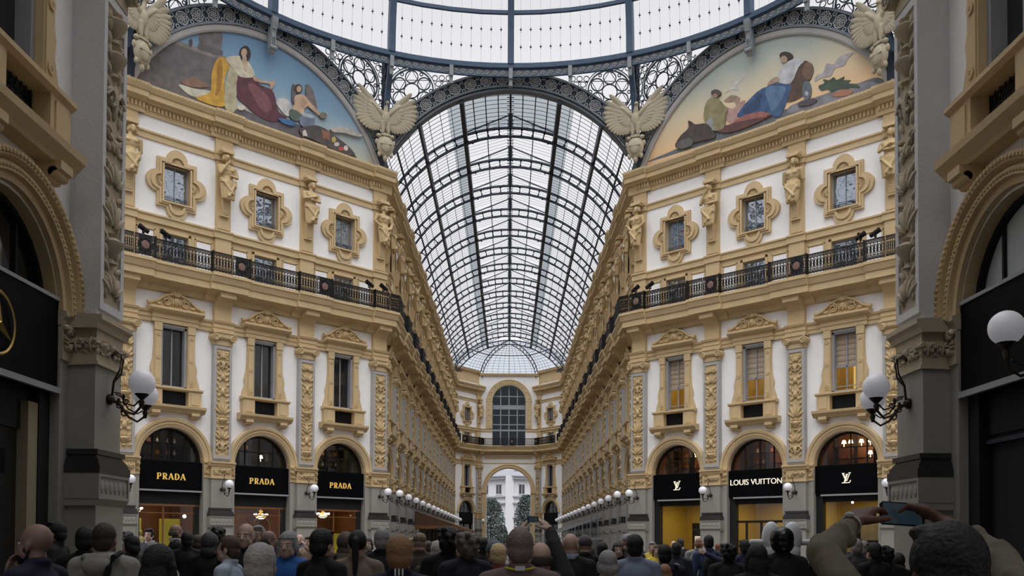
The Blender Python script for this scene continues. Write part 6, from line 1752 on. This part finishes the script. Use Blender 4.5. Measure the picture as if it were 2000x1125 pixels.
P_(446, 1049, 42, 88, 'crop', (84, 62, 50), (176, 190, 204), 'shaven-headed person in profile wearing a pale blue shirt', profile=True, extra=('glasses',))
P_(480, 1025, 31, 178, 'fringe', (120, 116, 112), BK, 'older bald person in dark jacket facing the camera', Y=9.6)
P_(504, 1029, 22, 170, 'short', GR, (70, 66, 70), 'grey-haired person with glasses facing the camera', extra=('glasses',))
P_(527, 1039, 25, -80, 'fringe', (70, 58, 50), (26, 28, 44), 'balding person in dark suit turned to the right', skin='tan')
P_(510, 1064, 60, 3, 'short', (176, 174, 170), BK, 'white-haired person in black seen from behind, very near', extra=())
P_(562, 1037, 35, 176, 'bob', (150, 150, 152), (38, 96, 168), 'grey-haired person in a blue raincoat facing the camera', female=True, style='hood')
P_(586, 1046, 13, 180, 'fringe', GR, (90, 90, 96), 'small distant grey-haired person right of the blue raincoat')
P_(631, 1035, 38, -35, 'short', K, BK, 'black-haired person in black T-shirt glancing to the right')
P_(603, 1050, 14, 160, 'short', BR, (150, 130, 110), 'distant person raising both hands left of the second pilaster', pose='phone')
P_(676, 1039, 27, 10, 'hoodup', (84, 72, 62), (92, 82, 72), 'person in a brown hooded coat before the third shop', style='hood')
P_(699, 1036, 36, 0, 'pony', K, (128, 114, 98), 'person with long black ponytail and taupe top with pale sleeves', female=True)
P_(720, 1052, 15, 175, 'long', K, (180, 180, 190), 'small distant dark-haired person by the corner pilaster', female=True)
P_(747, 1033, 30, 0, 'crop', (150, 148, 146), BK, 'person with cropped grey hair and dark coat at the corner pilaster')
P_(781, 1047, 49, 5, 'short', (146, 112, 76), (34, 26, 54), 'person with short ginger-blond hair and dark purple striped-collar jacket', extra=('stripes',))
P_(809, 1050, 23, 60, 'bushy', (206, 186, 140), (110, 50, 74), 'blond curly-haired person in a magenta patterned top', female=True)
P_(820, 1041, 24, 0, 'cap', (120, 104, 84), (70, 60, 54), 'person in a flat brown cap behind the blond curly hair')
P_(857, 1057, 30, 0, 'short', (180, 178, 170), (60, 66, 66), 'grey-haired person with pale collar left of the dark bushy hair', extra=('white_collar',))
P_(877, 1028, 32, 0, 'bushy', K, BK, 'person with a huge dark round head of hair under the awning')
P_(909, 1038, 34, 30, 'bushy', (104, 92, 84), NV, 'brown-grey curly-haired person in a wide dark coat', style='coat')
P_(944, 1050, 19, 0, 'short', K, BK, 'person holding a phone up low before the left tree', pose='phone')
P_(966, 1054, 30, 5, 'beanie', (96, 108, 124), (50, 52, 60), 'person in a blue-grey knit hat left of the bald central head')
P_(974, 1062, 34, -5, 'short', (214, 190, 144), (150, 76, 84), 'person with pale blond hair in a pink patterned top', female=True)
P_(1016, 1031, 51, 0, 'crop', (124, 108, 104), (112, 100, 94), 'bald person with yellow lanyard and taupe jacket, front centre', extra=('lanyard', 'badge'))
P_(1115, 1041, 31, -18, 'bald', K, (20, 22, 26), 'bald person with glasses and checked blue collar', extra=('glasses', 'pattern_collar'))
P_(1143, 1043, 24, 0, 'beanie', (84, 78, 88), BK, 'person in a mauve-grey knit hat right of the bald person with glasses')
P_(1176, 1058, 22, 0, 'short', K, (24, 30, 60), 'dark-haired person in navy behind the cream jacket')
P_(1187, 1071, 38, 0, 'bob', (158, 158, 156), (186, 178, 156), 'grey-haired person in a cream jacket with upright collar', female=True, extra=())
P_(1207, 1057, 22, 185, 'long', (40, 30, 28), BK, 'dark long-haired person facing the camera beside the blue-grey shirt', female=True)
P_(1226, 1041, 21, 0, 'cap', (160, 158, 160), (60, 60, 64), 'person in a pale grey cap by the right corner pilaster')
P_(1240, 1043, 31, -5, 'short', K, (130, 142, 164), 'black-haired person in a blue-grey shirt seen from behind', extra=())
P_(1274, 1057, 13, 165, 'short', GR, (214, 190, 80), 'distant grey-haired person beside a yellow jacket', Y=21)
P_(1284, 1062, 14, 160, 'long', BR, (224, 196, 66), 'distant person in a bright yellow jacket', female=True, Y=19)
P_(1298, 1062, 27, 0, 'short', K, NV, 'dark-haired person in a navy hooded top, right of the blue-grey shirt', style='hood')
P_(1298, 1099, 31, 0, 'long', (160, 118, 84), (70, 50, 50), 'short person with brown-blond hair at the bottom edge', female=True)
P_(1320, 1097, 25, 0, 'bob', (140, 124, 122), (44, 46, 50), 'short person with grey-mauve hair at the bottom edge', female=True)
P_(1329, 1050, 11, 0, 'short', K, BK, 'dark person with a white scarf before the first right shop', extra=('white_collar',), Y=24)
P_(1316, 1055, 10, 180, 'bald', K, (60, 56, 60), 'small distant bald person facing the camera in the shop light', Y=27)
P_(1365, 1048, 16, -20, 'fringe', (150, 100, 70), (150, 150, 150), 'balding person in a grey shirt left of the backpack', skin='tan')
P_(1384, 1043, 19, 0, 'crop', K, (60, 78, 110), 'person in a denim-blue jacket with black backpack', extra=('backpack', 'pack_straps'))
P_(1404, 1059, 13, -30, 'short', (112, 66, 44), (206, 206, 208), 'red-haired person in white behind the backpack', female=True)
P_(1454, 1052, 18, 15, 'short', K, (28, 32, 60), 'person in navy pointing up to the left before the middle right shop', pose='point', Y=15)
P_(1478, 1058, 38, 0, 'long', K, BK, 'person with long black hair in black left of the helmet', female=True)
P_(1527, 1025, 32, 0, 'helmet', K, BK, 'person in a black helmet and black jacket with a round light on the back', extra=('light',), Y=13.0*.8)
P_(1600, 1062, 20, 10, 'short', K, BK, 'dark-haired person behind the raised sleeve', Y=14)
P_(1672, 1049, 17, 0, 'short', (150, 146, 144), (60, 58, 62), 'grey-haired person left of two at the lit right shop', Y=15)
P_(1687, 1051, 15, -8, 'bob', (140, 132, 128), (34, 32, 36), 'grey-haired person right of two at the lit right shop', Y=15.6, female=True)
P_(1706, 1056, 25, 20, 'short', K, BK, 'black-haired person behind the turned face')
P_(1729, 1061, 24, -10, 'bushy', K, BK, 'curly black-haired person near the right pier')
P_(1752, 1074, 26, 0, 'hoodup', (26, 26, 30), BK, 'person in a black hood at the right pier')
P_(1712, 1086, 30, 100, 'pony', K, (40, 36, 40), 'dark-haired person turned left under the raised elbow', female=True, profile=True)
# fill of the deeper crowd: people seen only as dark heads between the others
rc = random.Random(21)
for i in range(34):
    Y = rc.uniform(11, 34); px = rc.uniform(250, 1690)
    X = (px-VX)*Y/FPX
    if abs(X) > 5.6 and Y < 17.5: continue
    if any(math.hypot(X-a, Y-c) < .6 for a, c in STAND): continue
    h = rc.uniform(1.56, 1.78); top = VY-(h-EYE)*FPX/Y
    st = rc.choice(['short', 'short', 'crop', 'bob', 'long', 'bushy', 'pony', 'beanie'])
    hc = rc.choice([K, K, BR, GR, BL]); tc = rc.choice([BK, NV, (54, 50, 48), (40, 46, 60), (84, 76, 70), (30, 30, 34)])
    where = 'left of the exit arch' if px < 940 else 'right of the exit arch' if px > 1050 else 'before the exit arch'
    cn = {K: 'black', BR: 'brown', GR: 'grey', BL: 'blond'}[hc]
    P_(px, top, 20, rc.choice([0, 0, 10, -15, 25, 160]), st, hc, tc, 'one of the distant people in the crowd, mostly hidden by those in front', female=st in ('bob', 'long', 'pony'), Y=Y, group='distant people mostly hidden in the crowd')
for i, (px, Y) in enumerate([(905, 48), (930, 55), (952, 62), (975, 70), (1002, 52), (1024, 60), (1046, 75), (1068, 50), (1092, 58), (1120, 45), (870, 44), (845, 40), (1150, 42), (1175, 38), (985, 95), (1010, 100)]):
    P_(px, VY-(1.68-EYE)*FPX/Y, 8, 0 if i % 3 else 180, ['short', 'bob', 'crop'][i % 3], K, [BK, NV, (90, 84, 80)][i % 3], 'one of the distant people in the nave, mostly hidden by the front crowd', Y=Y, group='distant people in the nave')
# ------------------------------------------------------------------ hand-posed people: the phone raised close to the camera, and the one in the middle
def posed(name_label, origin, yaw, s, sh, el, wr, hands_, gaze_hair, hcol, tcol, vox=.007, sleeve=.95, skin='tan', female=False, neckdx=0, fat=1.0):
    """sh/el/wr: world-space joints for (left, right); body built straight in world units round origin"""
    b = MB(); T = Matrix.Translation(origin) @ Matrix.Rotation(yaw, 4, 'Z') @ Matrix.Scale(s, 4)
    h = MB(); head_geo(h)
    h.ball((0,-.005,1.32), (.165,.11,.17), 14, 0, 10); h.ball((0,0,1.12), (.14,.10,.17), 14, 0, 10); h.ball((0,-.01,.97), (.165,.12,.14), 14, 0, 10)
    for q in (-1, 1): h.cap((q*.09,0,.93), .085, (q*.1,.01,.5), .055, 12); h.cap((q*.1,.01,.5), .052, (q*.11,-.02,.1), .036, 10); h.cap((q*.11,-.02,.05), .035, (q*.12,.13,.04), .03, 10)
    b.merge(h, T); nk = T @ Vector((0,-.01,1.46))
    for i, q in enumerate((-1, 1)):
        b.cap(nk, .05, sh[i], .05, 10); b.cap(sh[i], .052, el[i], .040, 12); b.cap(el[i], .041, wr[i], .027, 12)
        d, n, cu = hands_[i]; hand(b, wr[i], d, n, q, cu, 1.0)
    body = remesh(b, vox, 1, 'body', SKIN[skin])
    t = MB(); tt = MB(); g = .018
    tt.ball((0,-.01,1.30), (.19,.13,.19), 16, 0, 10); tt.cap((0,-.005,1.25), .15, (0,-.005,1.0), .15, 16); tt.ball((0,-.01,.97), (.2,.15,.16), 16, 0, 10); tt.cap((0,-.02,1.44), .08, (0,-.02,1.50), .07, 14)
    t.merge(tt, T)
    for i in range(2):
        S, E, W = Vector(sh[i]), Vector(el[i]), Vector(wr[i]); W = E+(W-E)*sleeve
        t.cap(nk, .07, S, .066, 12); t.cap(S, .074*fat, E, .062*fat, 14); t.cap(E, .062*fat, W, .044*fat, 14)
        ax = (W-E).normalized(); bx = (S-E).normalized(); rr = random.Random(i+5)
        for k in range(7):          # creases fanning out of the elbow and along the sleeve
            m = E+ax*(.02+.028*k); off = Vector((rr.gauss(0,1), rr.gauss(0,1), rr.gauss(0,1))).cross(ax).normalized()
            t.ball(m+off*.028, (.03,)*3, 8, 0, 6)
            m = E+bx*(.02+.04*k); off = Vector((rr.gauss(0,1), rr.gauss(0,1), rr.gauss(0,1))).cross(bx).normalized(); t.ball(m+off*.03, (.036,)*3, 8, 0, 6)
    top = remesh(t, .011, 3, 'top', cloth(*tcol))
    r = link('person', None, None, (origin[0], origin[1], 0), label=name_label, cat='person', group='people raising phones')
    inv = Matrix.Translation((-origin[0], -origin[1], 0))
    for me in (body, top): me.transform(inv)
    link('body', body, r); link('top', top, r)
    for nm, me, m in (('trousers', legs_mesh(female), cloth(26, 28, 34)), ('shoes', shoes_mesh(), None)):
        c = link(nm, me, r); c.scale = (s, s, s); c.rotation_euler = (0, 0, yaw)
        if m: override(c, m)
    if gaze_hair: 
        c = link('hair', hair_mesh(gaze_hair), r); c.scale = (s, s, s); c.rotation_euler = (0, 0, yaw); override(c, hairm(*hcol))
    return r
def phone(loc, ux, uz, label, w=.146, h=.073):
    """ux: long edge direction, uz: short edge direction; screen faces the viewer"""
    ux = Vector(ux).normalized(); uz = Vector(uz); uz = (uz-ux*uz.dot(ux)).normalized(); uy = uz.cross(ux)    # away from the viewer
    M = Matrix((( ux[0], uy[0], uz[0], loc[0]), (ux[1], uy[1], uz[1], loc[1]), (ux[2], uy[2], uz[2], loc[2]), (0,0,0,1)))
    b = MB(); q = MB(); q.prism([(-w/2+.008,-h/2),(w/2-.008,-h/2),(w/2,-h/2+.008),(w/2,h/2-.008),(w/2-.008,h/2),(-w/2+.008,h/2),(-w/2,h/2-.008),(-w/2,-h/2+.008)], -.004, .004)
    q.box(-w/2+.02, -w/2+.032, .004, .0055, h/2-.02, h/2-.008)
    b.merge(q); sc_ = MB(); sc_.box(-w/2+.008, w/2-.008, -.0046, -.004, -h/2+.004, h/2-.004)
    ic = MB()
    for k in range(3): ic.ring(w/2-.018, -.022+.022*k, .0, .005, -.0052, -.0046, 12)
    r = link('smartphone', None, None, label=label, cat='phone'); r.matrix_world = M
    c = link('case', fixn(b.mesh('case', [BLKM])), r); c = link('screen', sc_.mesh('screen', [SCRN]), r); c['label'] = 'dim lit screen'; link('camera_buttons', fixn(ic.mesh('camera_buttons', [CIRON])), r)
def W3(px, py, Y): return Vector(at(px, py, Y))
# right foreground: beige sleeves, phone held up and slightly tilted
o = (1.155, 2.45, 0)
shL, shR = Vector((.99, 2.47, 1.50)), Vector((1.39, 2.43, 1.50))
elL, elR = W3(1606, 1076, 2.72), W3(1958, 1088, 2.74)
wrL, wrR = W3(1664, 1019, 2.98), W3(1846, 1018, 3.0)
pc = W3(1762, 1000, 3.10)
person_near = posed('person with black hair and beige sleeves raising a phone at the lower right corner', o, R_(4), 1.02, (shL, shR), (elL, elR), (wrL, wrR),
    (((W3(1718, 966, 3.08)-wrL), (.45, .4, -.45), .5), ((W3(1800, 988, 3.09)-wrR), (-.6, .25, -.45), .75)), 'short', (14, 12, 12), (108, 101, 86), vox=.006, sleeve=.82, skin='dark', fat=.78)
phone(pc, (1, .04, -.06), (.08, .15, 1), 'black smartphone held level with a dim screen at the lower right', .15, .078)
b = MB(); d = (wrL-elL).normalized(); u = d.cross(Vector((0,0,1))).normalized(); v = d.cross(u)
c0 = wrL-d*.018
b.tube([c0+u*.031*math.cos(2*PI*i/20)+v*.031*math.sin(2*PI*i/20) for i in range(20)], .004, 6, closed=True); b.ball(c0-v*.034+Vector((0,0,0)), (.016,.016,.01), 10, 0, 6)
link('bracelet', b.mesh('bracelet', [CIRON], 60), label='silver bracelet on the raised left wrist at the lower right', cat='bracelet')
# middle: arms in black sleeves framing a phone over the central bald head
Yc = 6.85; o = (W3(1056, 1050, Yc)[0], Yc, 0)
sx = o[0]
shL, shR = Vector((sx-.17, Yc, 1.46)), Vector((sx+.19, Yc, 1.46))
elL, elR = Vector((sx-.15, Yc+.22, 1.60)), W3(1083, 1066, Yc+.2)
wrL, wrR = W3(1014, 1045, Yc+.36), W3(1076, 1036, Yc+.36)
posed('person in black sleeves raising a phone with both hands above the central bald head', o, 0, .99, (shL, shR), (elL, elR), (wrL, wrR),
    (((W3(1026, 1014, Yc+.42)-wrL), (.8, .4, -.1), .45), ((W3(1052, 1008, Yc+.42)-wrR), (-.6, .5, -.3), .35)), 'fringe', (60, 50, 46), BK, vox=.007, sleeve=.92, skin='fair')
phone(W3(1041, 1014, Yc+.33), (1, 0, .0), (0, .05, 1), 'dark smartphone held up between two hands above the central bald head', .085, .048)
WHITEP = mat('white_plastic', lin(210, 212, 216), .4)
# the white machine behind the helmeted person
b = MB(); X, Y_, _ = at(1527, 1050, 14.2)
for s in (-1, 1):
    b.ball((s*.16, 0, 1.80), (.15, .12, .26), 18, 0, 14); b.cap((s*.16, 0, 1.6), .13, (s*.12, 0, 1.2), .1, 14)
body = remesh(b, .015, 1, 'shell', mat('white_plastic_shell', lin(216, 220, 224), .35))
h = MB(); h.cap((.25,0,1.74), .045, (.46,0,1.74), .045, 12); h2 = MB(); h2.cap((-.25,0,1.74), .045, (-.46,0,1.74), .045, 12)
p = MB(); p.lathe([(.3,0),(.3,.06),(.06,.1),(.06,1.35),(.12,1.4),(.01,1.4)], n=16)
make('standing_machine', [('shell', body), ('handle', h.mesh('handle', [WHITEP], 60)), ('handle', h2.mesh('handle', [WHITEP], 60)), ('post', fixn(p.mesh('post', [IRON])))], (X, Y_, 0), 0, label='white two-lobed machine with side handles behind the black helmet', cat='machine')
# ------------------------------------------------------------------ light, sky, camera
w = bpy.data.worlds.new('overcast_sky'); bpy.context.scene.world = w; w.use_nodes = True
nt = w.node_tree; n = nt.nodes; l = nt.links; bg = n['Background']
tc = n.new('ShaderNodeTexCoord'); dp = n.new('ShaderNodeVectorMath'); dp.operation = 'DOT_PRODUCT'
bd_ = Vector((0, -.25, 1)).normalized(); dp.inputs[1].default_value = tuple(bd_)      # brightest cloud high up, a little behind the viewer
rp = n.new('ShaderNodeValToRGB'); e = rp.color_ramp.elements
e[0].position = 0; e[1].position = 1
for p_, v_ in SKY:
    q = e.new(p_); q.color = (v_/8, v_/8, v_/8, 1)
e[0].color = e[1].color; e.remove(e[0]); e.remove(e[len(e)-1]); 
mu = n.new('ShaderNodeMath'); mu.operation = 'MULTIPLY'; mu.inputs[1].default_value = 8
l.new(tc.outputs['Generated'], dp.inputs[0]); l.new(dp.outputs['Value'], rp.inputs[0]); l.new(rp.outputs[0], mu.inputs[0]); l.new(mu.outputs[0], bg.inputs['Strength'])
bg.inputs['Color'].default_value = (.97, .97, 1.0, 1)
cam = bpy.data.cameras.new('camera'); co_ = link('camera', cam, None, (0, 0, EYE)); co_.rotation_euler = (Matrix.Rotation(R_(90+TILT), 3, 'X') @ Matrix.Rotation(R_(ROLL), 3, 'Z')).to_euler()
cam.sensor_width = 36; cam.lens = 36*FPX/2000; cam.shift_x = (1000-VX)/2000; cam.shift_y = (VY-562.5-FPX*math.tan(R_(TILT)))/2000
cam.clip_end = 600; cam.clip_start = .05
sc = bpy.context.scene; sc.camera = co_
sc.view_settings.view_transform = 'Standard'; sc.view_settings.look = 'None'; sc.view_settings.exposure = EXPO; sc.view_settings.gamma = 1
sc.cycles.max_bounces = 7; sc.cycles.diffuse_bounces = 4; sc.cycles.transparent_max_bounces = 16; sc.cycles.glossy_bounces = 3
sc.cycles.sample_clamp_indirect = 4
